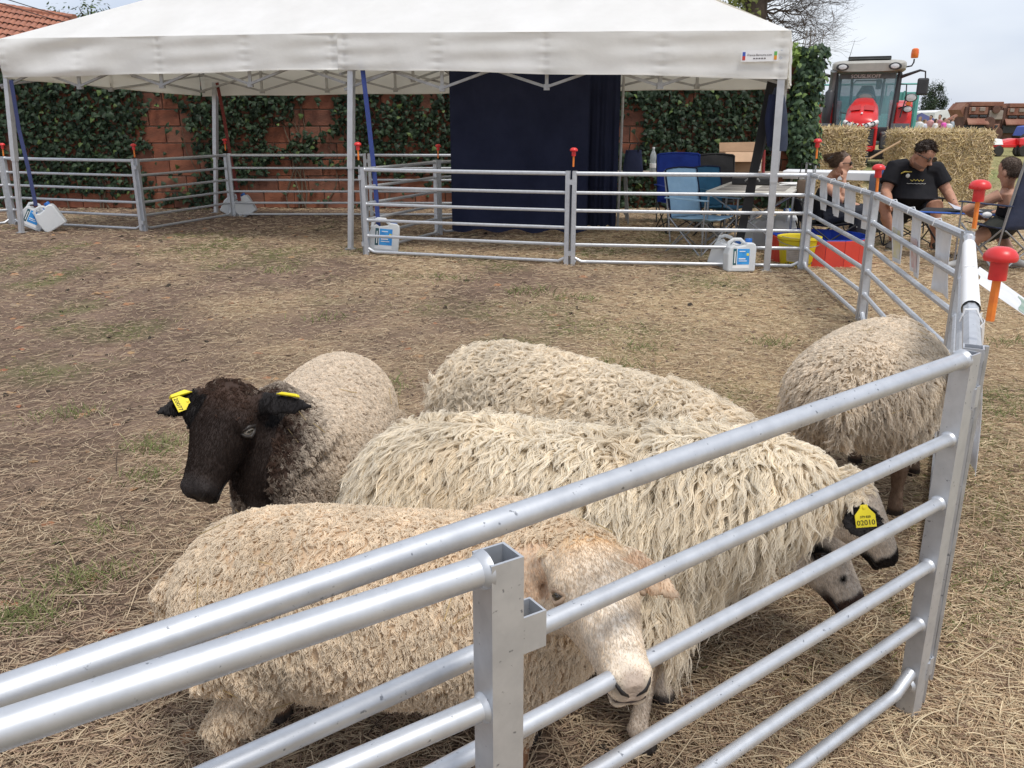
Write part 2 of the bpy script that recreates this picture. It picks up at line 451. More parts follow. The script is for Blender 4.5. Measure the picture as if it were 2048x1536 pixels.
def tufts():
    r_ = np.random.default_rng(17); P, C = [], []
    spots = [(140, 832, 70), (312, 900, 120), (300, 955, 60), (60, 1240, 130), (150, 1172, 90), (205, 1075, 40), (240, 1150, 35), (1240, 735, 60), (1300, 700, 40), (1545, 690, 70), (1060, 585, 60), (1160, 600, 50), (780, 775, 60), (560, 545, 40),
             (1850, 1240, 40), (1960, 1170, 30), (2010, 830, 60), (1985, 800, 40), (2030, 690, 50), (1350, 1210, 90), (1400, 1180, 60), (900, 560, 40), (650, 640, 30)]
    for px, py, cnt in spots:
        c = on_z(px, py); n = int(cnt * 1.3); sc_ = .035 + .012 * c.y
        x = c.x + r_.normal(0, sc_, n); y = c.y + r_.normal(0, sc_ * .8, n); ln = .025 + .045 * r_.random(n)
        a = r_.random(n) * 6.28; s = np.linspace(0, 1, 4)
        lean = (.35 + .7 * r_.random(n))[:, None] * s[None] ** 1.4 * ln[:, None]
        P.append(np.stack([x[:, None] + np.cos(a)[:, None] * lean, y[:, None] + np.sin(a)[:, None] * lean, ground_h(x, y)[:, None] + ln[:, None] * s[None] * .75 + .002], -1))
        t_ = r_.random((n, 1)); C.append((np.array([.13, .18, .055]) * t_ + np.array([.30, .30, .13]) * (1 - t_)) * (.6 + .6 * r_.random((n, 1))))
    P, C = np.concatenate(P), np.concatenate(C)
    rr_ = (.0011 + .0007 * r_.random(len(P))) * np.clip(P[:, 0, 1] / 4, .9, 2)
    tag(hair_object("grass_tufts", P, rr_[:, None] * np.array([1, 1, .8, .3])[None], blade_mat, C), "fresh green grass tufts dotted over the pen floor", "grass", kind="stuff")
tufts()
# ------------------------------------------------------------------ terracotta block wall with ivy
WALL_Y = 14.75
def proj(p):
    d = p[1] * _cp - (p[2] - CAM_H) * _sp
    return 1024 + FPX * p[0] / d, 768 - FPX * (p[1] * _sp + (p[2] - CAM_H) * _cp) / d
brick_mats = [pm("clay_block_%d" % i, c, c2, 3.5, 0.9, bump=0.45, bscale=30, spec=0.2, stretch=(1, 1, 2.2), detail=8) for i, (c, c2) in enumerate(
    [((.27, .098, .058), (.17, .070, .046)), ((.30, .118, .070), (.19, .078, .050)), ((.22, .094, .063), (.14, .066, .048)), ((.30, .130, .085), (.18, .088, .062))])]
mortar = pm("old_mortar", (.34, .29, .24), (.20, .165, .135), 12, 0.95, bump=0.5, bscale=50)
wall = thing("brick_wall", "old terracotta block wall half covered in ivy behind the white marquee", "wall", (0, WALL_Y, 0))
WX0, WX1, WH = -10.4, 4.95, 2.42
mb = MB(); mb.box(((WX0 + WX1) / 2, WALL_Y + 0.12, WH / 2 - 0.03), (WX1 - WX0 - 0.06, 0.17, WH - 0.1)); mb.build("mortar_core", mortar, wall)
BW, BH = 0.515, 0.268
bmesh_cache = {}
def brick_mesh(w, k):
    key = (round(w, 3), k)
    if key not in bmesh_cache:
        me = bpy.data.meshes.new("brick")
        bm = bmesh.new()
        bmesh.ops.create_cube(bm, size=1.0)
        r = random.Random(k)
        for v in bm.verts:
            v.co = Vector((v.co.x * (w - 0.014), v.co.y * 0.23, v.co.z * (BH - 0.016)))
            v.co += Vector((r.uniform(-.003, .003), 0, r.uniform(-.003, .003)))
        bmesh.ops.bevel(bm, geom=list(bm.edges), offset=0.006, segments=1, affect='EDGES')
        bm.to_mesh(me); bm.free()
        me.materials.append(brick_mats[k % 4])
        bmesh_cache[key] = me
    return bmesh_cache[key]
for row in range(9):
    x = WX0 - (row % 2) * BW * 0.5
    n = 0
    while x < WX1 - 0.02:
        a, c = max(x, WX0), min(x + BW, WX1)
        if c - a > 0.1:
            o = bpy.data.objects.new("brick", brick_mesh(c - a, random.randrange(8)))
            COL.objects.link(o)
            o.parent = wall
            o.location = ((a + c) / 2, 0.115 + random.uniform(-.007, .004), BH * (row + 0.5) + 0.004)
            o.rotation_euler = (random.uniform(-.008, .008), 0, random.uniform(-.006, .006))
        x += BW; n += 1

leaf_mat = attr_mat("ivy_leaf", rough=0.55, spec=0.3, trans=0.18)
vine_mat = pm("ivy_vine", (.16, .12, .08), (.09, .065, .045), 20, 0.9, bump=0.4)
def leaf_cloud(P, Nrm, size, cols, name, parent, mat=leaf_mat, droop=0.5, shape='ivy'):
    """many small folded leaves: P, Nrm (n,3)"""
    n = len(P)
    if shape == 'ivy':
        tpl = np.array([[0, 0, 0], [.46, .10, -.06], [.30, .52, -.05], [0, 1, -.12], [-.30, .52, -.05], [-.46, .10, -.06], [0, .45, .05]])
        fcs = np.array([[0, 1, 6], [1, 2, 6], [2, 3, 6], [3, 4, 6], [4, 5, 6], [5, 0, 6]])
    else:
        tpl = np.array([[0, 0, 0], [.24, .40, -.05], [0, 1, -.10], [-.24, .40, -.05]]); fcs = np.array([[0, 1, 2], [0, 2, 3]])
    Nn = Nrm + rng.normal(0, .45, (n, 3)); Nn /= np.linalg.norm(Nn, axis=1, keepdims=True)
    dn = np.array([0, 0, -1.0]) * droop + rng.normal(0, .5, (n, 3))
    Y = dn - Nn * (dn * Nn).sum(1, keepdims=True); Y /= np.linalg.norm(Y, axis=1, keepdims=True) + 1e-9
    X = np.cross(Y, Nn)
    V = P[:, None, :] + size[:, None, None] * (X[:, None, :] * tpl[None, :, :1] + Y[:, None, :] * tpl[None, :, 1:2] + Nn[:, None, :] * tpl[None, :, 2:3])
    k = len(tpl)
    F = (fcs[None] + (np.arange(n) * k)[:, None, None]).reshape(-1, 3)
    if parent is not None: V = V - np.array(parent['_loc'])
    me = bpy.data.meshes.new(name)
    me.from_pydata(V.reshape(-1, 3).tolist(), [], F.tolist())
    a = me.attributes.new("col", 'FLOAT_COLOR', 'POINT')
    c4 = np.ones((n, k, 4), dtype=np.float32); c4[..., :3] = cols[:, None, :]
    a.data.foreach_set("color", c4.ravel())
    me.materials.append(mat)
    o = bpy.data.objects.new(name, me); COL.objects.link(o)
    if parent is not None: o.parent = parent
    return tag(o, kind="stuff")
# bare patches of wall, in wall coordinates (x, z, half width, half height)
bare_px = [(340, 300, 62, 140), (600, 380, 150, 62), (625, 225, 45, 40), (560, 270, 26, 26), (820, 395, 90, 52), (1262, 250, 30, 46), (1172, 205, 9, 50), (160, 405, 120, 22),
           (640, 188, 40, 9), (775, 190, 10, 14), (855, 200, 9, 18), (665, 300, 30, 30), (20, 320, 12, 60)]
def ivy_cover(x, z):
    keep = np.ones_like(x)
    d = WALL_Y * _cp - (z - CAM_H) * _sp
    px, py = 1024 + FPX * x / d, 768 - FPX * (WALL_Y * _sp + (z - CAM_H) * _cp) / d
    w = (fnoise(x * 4, z * 4, 77) - .5)
    for bx, by, hx, hy in bare_px:
        e = ((px - bx) / hx) ** 2 + ((py - by) / hy) ** 2 + w * 2.2
        keep = np.minimum(keep, np.clip((e - 0.75) * 2.5, 0.05, 1))
    return keep
def ivy_cols(n, bright=0.0):
    t = rng.random((n, 1))
    c = np.array([.013, .027, .014]) * (1 - t) + np.array([.036, .064, .029]) * t
    young = rng.random((n, 1)) < 0.04 + bright
    c = np.where(young, np.array([.10, .15, .045]), c)
    return c * (0.75 + 0.5 * rng.random((n, 1)))
def ivy(name, label, x0, x1, n, thick=0.16, wgt=None):
    t = thing(name, label, "ivy", ((x0 + x1) / 2, WALL_Y, 0))
    x = x0 + (x1 - x0) * rng.random(n); z = 0.05 + (WH + 0.10) * rng.random(n) ** 0.92
    m = rng.random(n) < ivy_cover(x, z)
    x, z = x[m], z[m]
    depth = np.abs(rng.normal(0, thick * 0.5, len(x))) * (0.6 + 0.6 * z / WH)
    top = z > WH - 0.12
    y = WALL_Y - 0.015 - depth
    y = np.where(top, WALL_Y - 0.1 + 0.3 * rng.random(len(x)), y)
    P = np.stack([x, y, z], 1)
    Nn = np.tile(np.array([0, -1.0, .45]), (len(x), 1))
    leaf_cloud(P, Nn, 0.055 + 0.055 * rng.random(len(x)), ivy_cols(len(x)), "leaves", t)
    for i in range(int((x1 - x0) * 2.2)):
        v = MB()
        sx = random.uniform(x0, x1); pts = []; cx = sx
        hh = random.uniform(0.8, WH)
        for k in range(10):
            zz = hh * k / 9
            cx += random.uniform(-.09, .09)
            pts.append((min(max(cx, x0), x1), WALL_Y - 0.02 - random.uniform(0, .02), zz))
        v.path(pts, [random.uniform(.009, .018) * (1 - 0.7 * k / 9) for k in range(10)], 5)
        v.build("stem", vine_mat, t)
    return t
ivy("ivy", "dark ivy mass on the wall at the left behind the jug weights", -10.3, -6.55, 6400)
ivy("ivy", "ivy columns on the wall around the bare block patch behind the far marquee leg", -6.55, -2.2, 6000)
ivy("ivy", "ivy on the wall left of the hanging navy curtain", -2.2, 0.4, 3600)
ti = ivy("ivy", "thick ivy on the wall behind the camping chairs, right of the navy curtain", 0.6, 4.35, 6200)
# overgrown end of the wall, spilling past the marquee
t = thing("ivy_bush", "bushy ivy spilling over the wall end beside the tractor, with pale new shoots", "ivy", (4.75, WALL_Y, 0))
n = 3000
th = rng.random(n) * 2 * np.pi; zz = rng.random(n) * 2.55
rad = (0.10 + 0.30 * fnoise(th * 2.2, zz * 3.5, 5)) * (0.62 + 0.42 * np.sin(np.clip(zz / 2.6, 0, 1) * 2.9)) * np.sqrt(0.35 + 0.65 * rng.random(n))
cx = 4.70 + 0.07 * np.sin(zz * 2.3) + 0.16 * np.clip((zz - 1.2), 0, .9)
P = np.stack([cx + rad * np.cos(th) * 1.05, WALL_Y - 0.28 + rad * np.sin(th) * 1.3, zz], 1)
Nn = np.stack([np.cos(th), np.sin(th) - .3, np.full(n, .5)], 1)
leaf_cloud(P, Nn, 0.06 + 0.055 * rng.random(n), ivy_cols(n, 0.10) * 1.6, "leaves", t)
pts = []
for (bx, by, cnt, rr) in ((1600, 118, 150, .15), (1590, 95, 60, .12), (1618, 210, 150, .18), (1625, 245, 120, .14), (1618, 128, 70, .10)):
    c = on_y(bx, by, WALL_Y - 0.25)
    q = rng.normal(0, 1, (cnt, 3)); q /= np.linalg.norm(q, axis=1, keepdims=True)
    pts.append(np.array(c) + q * rr * rng.random((cnt, 1)) ** .5 * np.array([.75, .75, 1.0]))
P = np.concatenate(pts); n = len(P)
cc = np.array([.19, .28, .06]) * (0.6 + 0.7 * rng.random((n, 1)))
leaf_cloud(P, np.tile(np.array([.2, -.7, .6]), (n, 1)), 0.075 + 0.06 * rng.random(n), cc, "new_shoots", t, droop=1.2, shape='long')
for k in range(6):
    v = MB()
    pts = [(4.7 + random.uniform(-.1, .15), WALL_Y - .2, 0.02)]
    for j in range(7): pts.append((pts[-1][0] + random.uniform(-.05, .08), WALL_Y - .25 + random.uniform(-.08, .08), 0.4 * (j + 1)))
    v.path(pts, [.022 * (1 - .11 * j) for j in range(8)], 5)
    v.build("stem", vine_mat, t)

# ------------------------------------------------------------------ white marquee
canvas = pm("white_canvas", (.88, .88, .87), (.80, .80, .785), 1.6, 0.75, bump=0.30, bscale=7, spec=0.25, trans=0.30, tcol=(.90, .84, .68))
alu = pm("anodised_aluminium", (.60, .61, .63), (.52, .53, .55), 14, 0.38, metal=0.55, spec=0.5)
alu_dark = pm("grey_frame_profile", (.42, .42, .42), (.33, .33, .33), 14, 0.45, metal=0.4)
FL, FC, FR = Vector((-6.57, 11.48, 0)), Vector((-1.89, 9.98, 0)), Vector((2.55, 8.47, 0))
BL, BR = Vector((-4.82, 14.05, 0)), Vector((3.42, 11.35, 0))
BM = (BL + BR) / 2 + Vector((0.1, 0.05, 0))
PK1, PK2 = Vector((-3.49, 12.07, 3.3)), Vector((1.07, 10.56, 3.3))
tent = thing("marquee", "white pop-up marquee with dropped valance on aluminium legs", "marquee", (-1.6, 11.2, 0))
legs = {'FL': (FL, 2.40), 'FC': (FC, 2.33), 'FR': (FR, 2.2), 'BL': (BL, 2.42), 'BR': (BR, 2.25), 'BM': (BM, 2.35)}
tops = {'FL': on_y(10, 112, 11.48), 'FC': on_y(703, 100, 9.98), 'FR': on_y(1567, 100, 8.47), 'BL': on_y(430, 165, 14.05), 'BR': BR + Vector((0.02, 0, 2.12)), 'BM': BM + Vector((0, 0, 2.14))}
for kname in legs:
    p = legs[kname][0]; q = tops[kname]
    mb = MB(); w = 0.052
    ax = (FR - FL).normalized()
    mb.sqtube(p + Vector((0, 0, 0.005)), q, w, 0.004, ax)
    lo = p.lerp(q, 0.42)
    mb.sqtube(lo, q, w + 0.014, 0.005, ax)
    for s_ in (-1, 1):            # profile grooves down the leg
        mb.tube(p + ax * s_ * 0.027, q + ax * s_ * 0.027, 0.006, 5)
    lg = mb.build("leg", alu, tent, bevel=0)
    fp = MB(); fp.box(p + Vector((0, 0, 0.007)), (0.12, 0.12, 0.008)); subpart(fp.build("foot_plate", alu_dark, tent), lg)
# eaves: corner heights of the canopy top edge and the valance drop
ez = {'FL': on_y(2, 78, 11.42).z, 'FC': on_y(702, 65, 9.9).z, 'FR': on_y(1583, 61, 8.42).z, 'BL': 2.24, 'BR': 2.22, 'BM': 2.23}
ov = 0.07
out = lambda a, c: (a - c).normalized() * ov
ctr = (FL + FR + BL + BR) / 4
E_ = {k: Vector((p.x, p.y, ez[k])) + out(p, Vector((ctr.x, ctr.y, 0))) * (1 if k[1] != 'C' and k[1] != 'M' else .5) for k, (p, _) in legs.items()}
E_['FR'] = on_y(1583, 61, 8.42); E_['FL'] = on_y(-3, 78, 11.42)
def roof_panel(a, b, pk_a, pk_b, sag, nu, nv):
    def fn(u, v):
        lo = a.lerp(b, u); hi = pk_a.lerp(pk_b, u)
        p = lo.lerp(hi, v)
        s_ = math.sin(math.pi * v) * (0.45 + 0.55 * math.sin(math.pi * u))
        p.z -= sag * s_
        p.z += 0.010 * math.sin(9 * u + 5 * v) * math.sin(math.pi * v)
        return p
    return fn
cv = MB()
PKM = (PK1 + PK2) / 2
PKM.z -= 0.05
# front, back and the two hip ends; each side in two bays
for a, b, p, q in (('FL', 'FC', PK1, PKM), ('FC', 'FR', PKM, PK2), ('BR', 'BM', PK2, PKM), ('BM', 'BL', PKM, PK1)):
    cv.sheet(roof_panel(E_[a], E_[b], p, q, 0.07, 24, 12), 24, 12)
for a, b, p in (('BL', 'FL', PK1), ('FR', 'BR', PK2)):
    cv.sheet(roof_panel(E_[a], E_[b], p, p.copy(), 0.07, 16, 12), 16, 12)
cvo = cv.build("canopy", canvas, tent, smooth='all', fix=False)
bmm = bmesh.new(); bmm.from_mesh(cvo.data); bmesh.ops.remove_doubles(bmm, verts=bmm.verts, dist=0.004); bmesh.ops.recalc_face_normals(bmm, faces=bmm.faces); bmm.to_mesh(cvo.data); bmm.free()
cvo.data.shade_smooth()
def valance(a, b, drop_a, drop_b, nu, seed, outv, flare=0.0, deep=False):
    mbv = MB()
    length = (b - a).length
    rr = random.Random(seed)
    ph = [rr.uniform(0, 6.28) for _ in range(6)]
    def fn(u, v):
        p = a.lerp(b, u)
        dr = drop_a + (drop_b - drop_a) * u
        s_ = u * length
        fold = 0.007 * math.sin(2.1 * s_ + ph[0]) + 0.005 * math.sin(5.3 * s_ + ph[1] + 2 * v) + 0.004 * math.sin(11 * s_ + ph[2] - 3 * v) * v
        for sm in (0.25, 0.5, 0.75, 0.985, 0.015):     # puckered seams
            d = abs(u - sm) * length
            if d < 0.16: fold += 0.007 * math.sin(30 * v + ph[3]) * (1 - d / 0.16) ** 2 - 0.010 * math.exp(-(d / .02) ** 2)
        fold += 0.006 * math.sin(14 * v + 1.3 * s_ + ph[4]) * math.sin(1.7 * s_ + ph[5])
        if deep and u < 0.36:       # the slack left corner: canopy rolls softly over, long diagonal folds
            w_ = 1 - u / 0.36
            fold += 0.07 * math.sin(math.pi * v) * w_ + 0.035 * math.sin(7 * v + 9 * u) * math.sin(math.pi * w_)
        if u in (0.0, 1.0): fold *= 0.4
        q = p + outv * (fold + 0.03 * v * flare)
        q.z -= dr * v + 0.006 * math.sin(3.2 * s_ + ph[2]) * v
        return q
    mbv.sheet(fn, nu, 16)
    mbv2 = MB()
    def hem(u, v):
        q = Vector(fn(u, 0.955 + 0.045 * v)); return q + outv * 0.004
    mbv2.sheet(hem, nu, 2)
    return mbv, mbv2
fo = Vector((FR.y - FL.y, -(FR.x - FL.x), 0)).normalized()
if fo.y > 0: fo = -fo
so = (FL - FR).normalized()
dropf = lambda k, px, py, y: E_[k].z - on_y(px, py, y).z
dFL, dFC, dFR = dropf('FL', -3, 156, 11.42), dropf('FC', 702, 138, 9.9), dropf('FR', 1577, 158, 8.42)
for a, b, da, db, ou, sd, dp in (('FL', 'FC', dFL, dFC, fo, 1, True), ('FC', 'FR', dFC, dFR, fo, 2, False), ('BL', 'BM', .44, .42, -fo, 3, False),
                             ('BM', 'BR', .42, .40, -fo, 4, False), ('BL', 'FL', .44, dFL, so, 5, False), ('BR', 'FR', .40, dFR, -so, 6, False)):
    mbv, hem = valance(E_[a], E_[b], da, db, 130, sd, ou, flare=0.6, deep=dp)
    vo = mbv.build("valance", canvas, tent, smooth='all', fix=False)
    subpart(hem.build("hem", canvas, tent, smooth='all', fix=False), vo)
# scissor trusses under the canopy
def truss(a, b, zt, zb, nb, name="scissor_bar"):
    for i in range(nb):
        p, q = a.lerp(b, i / nb), a.lerp(b, (i + 1) / nb)
        for k, (z0, z1) in enumerate(((zt, zb), (zb, zt))):
            mb = MB(); off = fo * (0.018 if k else -0.018)
            P0, P1 = Vector((p.x, p.y, z0)) + off, Vector((q.x, q.y, z1)) + off
            mb.path([P0, P1], [.019, .019], 4)
            mb.build(name, alu_dark, tent)
        if i:
            mb = MB(); mb.box((p.x, p.y, (zt + zb) / 2 + 0.02), (.035, .035, abs(zt - zb) + 0.1)); mb.box((p.x, p.y, zb), (.06, .06, .06)); mb.build("truss_slider", alu_dark, tent)
inn = -fo * 0.09
truss(FL + inn, FC + inn, 2.22, 1.84, 4); truss(FC + inn, FR + inn, 2.13, 1.77, 4); truss(BL - inn, BM - inn, 2.12, 1.86, 4); truss(BM - inn, BR - inn, 2.1, 1.86, 4)
truss(FL, BL, 2.1, 1.86, 2); truss(FR, BR, 2.08, 1.84, 2); truss(FC, BM, 2.25, 1.93, 2)
for pk, ks in ((PK1, ('FL', 'BL')), (PK2, ('FR', 'BR')), (PKM, ('FC', 'BM'))):
    for kk in ks:
        mb = MB(); s_ = legs[kk][0] + Vector((0, 0, 2.1)); mb.path([s_, Vector((pk.x, pk.y, pk.z - 0.12))], [.02, .02], 4); mb.build("roof_strut", alu_dark, tent)
# maker's label on the valance
lab_mat = pm("label_white", (.86, .86, .86), (.84, .84, .84), 5, 0.5)
ink = pm("label_ink", (.10, .09, .10), (.14, .12, .12), 5, 0.6)
ink_red, ink_blue, ink_green, ink_orange = [pm("label_" + nm, c, None, 30, .6) for nm, c in (("red", (.6, .06, .05)), ("blue", (.06, .12, .5)), ("green", (.16, .5, .12)), ("orange", (.85, .35, .03)))]
def text_mesh(txt, size, mat, origin, xdir, up, name, parent, extrude=0.0005, align='CENTER'):
    cu = bpy.data.curves.new("txt", 'FONT'); cu.body = txt; cu.size = size; cu.extrude = extrude; cu.align_x = align; cu.align_y = 'CENTER'
    cu.resolution_u = 3
    ob = bpy.data.objects.new("txt", cu); COL.objects.link(ob)
    dg = bpy.context.evaluated_depsgraph_get()
    me = bpy.data.meshes.new_from_object(ob.evaluated_get(dg))
    bpy.data.objects.remove(ob); bpy.data.curves.remove(cu)
    x = Vector(xdir).normalized(); u = Vector(up).normalized(); nrm = x.cross(u)
    M = Matrix((x, u, nrm)).transposed().to_4x4(); M.translation = Vector(origin)
    if parent is not None: M = (Matrix.Translation(parent['_loc']) @ Matrix.Rotation(parent['_rz'], 4, 'Z')).inverted() @ M
    me.transform(M); me.materials.clear(); me.materials.append(mat); me.name = name
    o = bpy.data.objects.new(name, me); COL.objects.link(o)
    if parent is not None: o.parent = parent
    return o
ex = (E_['FR'] - E_['FC']).normalized(); exh = Vector((ex.x, ex.y, 0)).normalized()
lc = on_y(1513, 114, 8.62) ; 
base = E_['FC'].lerp(E_['FR'], (lc.x - E_['FC'].x) / (E_['FR'].x - E_['FC'].x))
lc = Vector((base.x, base.y, lc.z)) + fo * 0.040
labt = MB(); Mx = Matrix.Rotation(math.atan2(exh.y, exh.x), 3, 'Z'); labt.box(lc, (.335, .003, .10), Mx); lb = labt.build("maker_label", lab_mat, tent)
for s_, c1, c2 in ((-1, ink_blue, ink_red), (1, ink_green, ink_orange)):
    for j, cm in enumerate((c1, c2)):
        q = MB(); q.box(lc + exh * s_ * .142 + fo * .003 + Vector((0, 0, .018 - .036 * j)), (.026, .002, .036), Mx); subpart(q.build("label_print", cm, tent), lb)
subpart(text_mesh("France-Barnums.com", .026, ink, lc + fo * .003 + Vector((0, 0, .008)), exh, (0, 0, 1), "label_lettering", tent), lb)
for k in range(5):
    q = MB(); q.box(lc + exh * (-.048 + .024 * k) + fo * .003 + Vector((0, 0, -.022)), (.016, .002, .010), Mx); subpart(q.build("label_print", ink, tent), lb)

# ------------------------------------------------------------------ hurdles
galv = pm("galvanised_steel", (.60, .62, .65), (.52, .54, .57), 26, 0.48, metal=0.72, bump=0.006, bscale=60, spec=0.5)
# speckled drips on the zinc
gn = galv.node_tree; gb = gn.nodes["Principled BSDF"]
spk = gn.nodes.new("ShaderNodeTexNoise"); spk.inputs["Scale"].default_value = 95; spk.inputs["Detail"].default_value = 3
spr = gn.nodes.new("ShaderNodeValToRGB"); spr.color_ramp.elements[0].position = 0.675; spr.color_ramp.elements[0].color = (1, 1, 1, 1)
spr.color_ramp.elements[1].position = 0.73; spr.color_ramp.elements[1].color = (.42, .43, .45, 1)
tcx = gn.nodes.new("ShaderNodeTexCoord"); gn.links.new(tcx.outputs["Object"], spk.inputs["Vector"]); gn.links.new(spk.outputs["Fac"], spr.inputs["Fac"])
mxx = gn.nodes.new("ShaderNodeMix"); mxx.data_type = 'RGBA'; mxx.blend_type = 'MULTIPLY'; mxx.inputs["Factor"].default_value = 1.0
src = gb.inputs["Base Color"].links[0].from_socket
gn.links.new(src, mxx.inputs[6]); gn.links.new(spr.outputs["Color"], mxx.inputs[7]); gn.links.new(mxx.outputs[2], gb.inputs["Base Color"])
rust_bottom = pm("weathered_zinc", (.45, .44, .42), (.30, .26, .22), 10, 0.6, metal=0.5)
RZ = (.930, .740, .562, .388, .215, .040)
RZ_NEAR = (.940, .752, .592, .428, .268, .094)
def hurdle(A, B, label, near=False, group="galvanised hurdles round the pen", hA=0.0, hB=0.0, sockets=((0, -1), (1, 1))):
    A, B = Vector((A[0], A[1], 0)), Vector((B[0], B[1], 0))
    d = (B - A).normalized(); nrm = Vector((-d.y, d.x, 0))
    t = thing("sheep_hurdle", label, "hurdle", tuple((A + B) / 2), 0.0, group)
    A2, B2 = A + d * 0.034, B - d * 0.034
    n = 20 if near else 8
    for p, dz in ((A2, hA), (B2, hB)):
        mb = MB(); mb.sqtube(p + Vector((0, 0, 0.0)), p + Vector((0, 0, 0.955 + dz)), 0.044, 0.0035, d); mb.build("post", galv, t)
    for i, z in enumerate(RZ_NEAR if near else RZ):
        mb = MB(); r = (0.0182 if i == 0 else 0.0150) if near else (0.0215 if i == 0 else 0.0175)
        a, b = A2 + d * 0.018 + Vector((0, 0, z + hA)), B2 - d * 0.018 + Vector((0, 0, z + hB))
        if i == 5:
            mb.path([a + Vector((0, 0, .035)), a.lerp(b, .03), a.lerp(b, .06) - Vector((0, 0, .0)), a.lerp(b, .94), a.lerp(b, .97), b + Vector((0, 0, .035))], r, n)
        else: mb.path([a, a.lerp(b, .33) - Vector((0, 0, .002)), a.lerp(b, .66) - Vector((0, 0, .002)), b], r, n)
        for e, s_ in ((a, 1), (b, -1)):      # weld beads
            mb.path([e - d * s_ * .001, e + d * s_ * .006, e + d * s_ * .012], [r + .006, r + .004, r - .001], n)
        mb.build("rail", galv, t, smooth=True)
    for e, s_ in sockets:
        p, dz, o_ = (A2, hA, -d) if e == 0 else (B2, hB, d)
        for zz in (0.82, 0.10):
            mb = MB(); c = p + o_ * 0.040 + Vector((0, 0, zz + dz))
            mb.sqtube(c, c + Vector((0, 0, .05)), 0.036, 0.003, d)
            mb.build("pin_socket", galv, t)
    return t
Pn = {'P0': (-8.6, 10.75), 'P1': (-7.19, 12.39), 'P2': (-4.98, 11.60), 'P3': (-4.37, 13.47), 'M': (-2.22, 13.45), 'Nn': (0.0, 13.4), 'P5': (-1.65, 9.53), 'P4': (.60, 8.83),
      'P6': (2.94, 8.54), 'P7': (2.61, 6.23), 'P8': (2.11, 3.95), 'P9': (1.04, 1.85), 'Q': (-.97, 11.25), 'Q2': (0.7, 12.6)}
hurdle(Pn['P0'], Pn['P1'], "hurdle cut off by the left edge, left of the strapped pair of jugs")
hurdle(Pn['P1'], Pn['P2'], "far left hurdle in front of dark ivy, behind the strapped pair of white jugs")
hurdle(Pn['P2'], Pn['P3'], "hurdle in front of the bare orange block patch of the wall")
hurdle(Pn['P3'], Pn['M'], "shaded hurdle at the back from the far marquee leg to the blue strap")
hurdle(Pn['M'], Pn['Nn'], "shaded back hurdle running from the blue strap behind the navy curtain")
hurdle(Pn['P5'], Pn['Q'], "hurdle turning back under the marquee from the middle leg to the navy curtain")
hurdle(Pn['Q'], Pn['Q2'], "hurdle under the marquee mostly hidden behind the navy curtain")
hurdle(Pn['P5'], Pn['P4'], "hurdle across the front of the navy curtain, jug behind its left end")
hurdle(Pn['P4'], Pn['P6'], "hurdle in front of the light blue camping chair and plastic table")
hurdle(Pn['P6'], Pn['P7'], "hurdle carrying four paper strips in front of the seated woman")
hurdle(Pn['P7'], Pn['P8'], "hurdle carrying three paper sheets in front of the man in black")
hurdle(Pn['P8'], Pn['P9'], "hurdle seen end-on at the right corner beside the far grazing sheep")
hurdle((-.79, .425), Pn['P9'], "long foreground hurdle with the tan sheep's head pushed through its rails", near=True, sockets=((1, 1),))
hurdle((-1.93, -.36), (.012, .905), "nearest foreground hurdle, open square post beside the tan sheep's head", near=True, sockets=((1, 1),), hB=0.012)

red_pl = pm("red_plastic", (.72, .035, .035), (.60, .03, .03), 20, 0.35, spec=0.5)
orange_p = pm("orange_paint", (.85, .24, .03), (.72, .18, .03), 30, 0.5)
rod_m = pm("steel_rod", (.46, .47, .49), (.36, .37, .38), 30, 0.45, metal=0.6)
def pin(px, py, base, label, s=1.0):
    base = Vector((base[0], base[1], 0)); top = on_y(px, py, base.y)
    t = thing("hurdle_pin", label, "pin", tuple(base), 0.0, "red capped pins joining the hurdles")
    d = (top - base); ax = d.normalized(); Lq = d.length
    mb = MB(); mb.path([base, base + d * 0.80], .0085, 8); mb.build("rod", rod_m, t, smooth=True)
    mb = MB(); mb.path([base + ax * (Lq - .235 * s), base + ax * (Lq - .05)], .0105 * (0.6 + 0.4 * s), 8); mb.build("orange_sleeve", orange_p, t, smooth=True)
    M = ax.to_track_quat('Z', 'Y').to_matrix()
    mb = MB(); pr = [(.026, -.104), (.0265, -.10), (.0255, -.048), (.047, -.044), (.050, -.036), (.048, -.024), (.038, -.010), (.022, -.002), (.006, 0.0)]
    mb.lathe([(r * s, z * s) for r, z in pr], top, 24, M); mb.build("cap", red_pl, t, smooth=True)
pin(4, 286, (-7.22, 12.40), "red capped pin at the left edge above the strapped jug pair", .75)
pin(266, 287, (-4.985, 11.63), "red capped pin beside the bare orange wall patch", .75)
pin(449, 277, (-4.40, 13.5), "red capped pin by the far marquee leg with the dark red strap", .75)
pin(715, 284, (-1.665, 9.55), "red capped pin just right of the middle marquee leg", .8)
pin(876, 288, (-.975, 11.30), "red capped pin standing left of the navy curtain's edge", .75)
pin(1148, 295, (.605, 8.86), "red capped pin in front of the navy curtain", .8)
pin(1636, 277, (2.985, 8.56), "red capped pin left of the seated woman's head", .8)
pin(1758, 328, (2.66, 6.24), "red capped pin below the tractor by the man's shoulder", .9)
pin(1962, 359, (2.17, 4.0), "red capped pin in front of the person in the navy chair", .95)
pin(2005, 493, (1.124, 1.95), "large near red capped pin at the right corner post", .74)
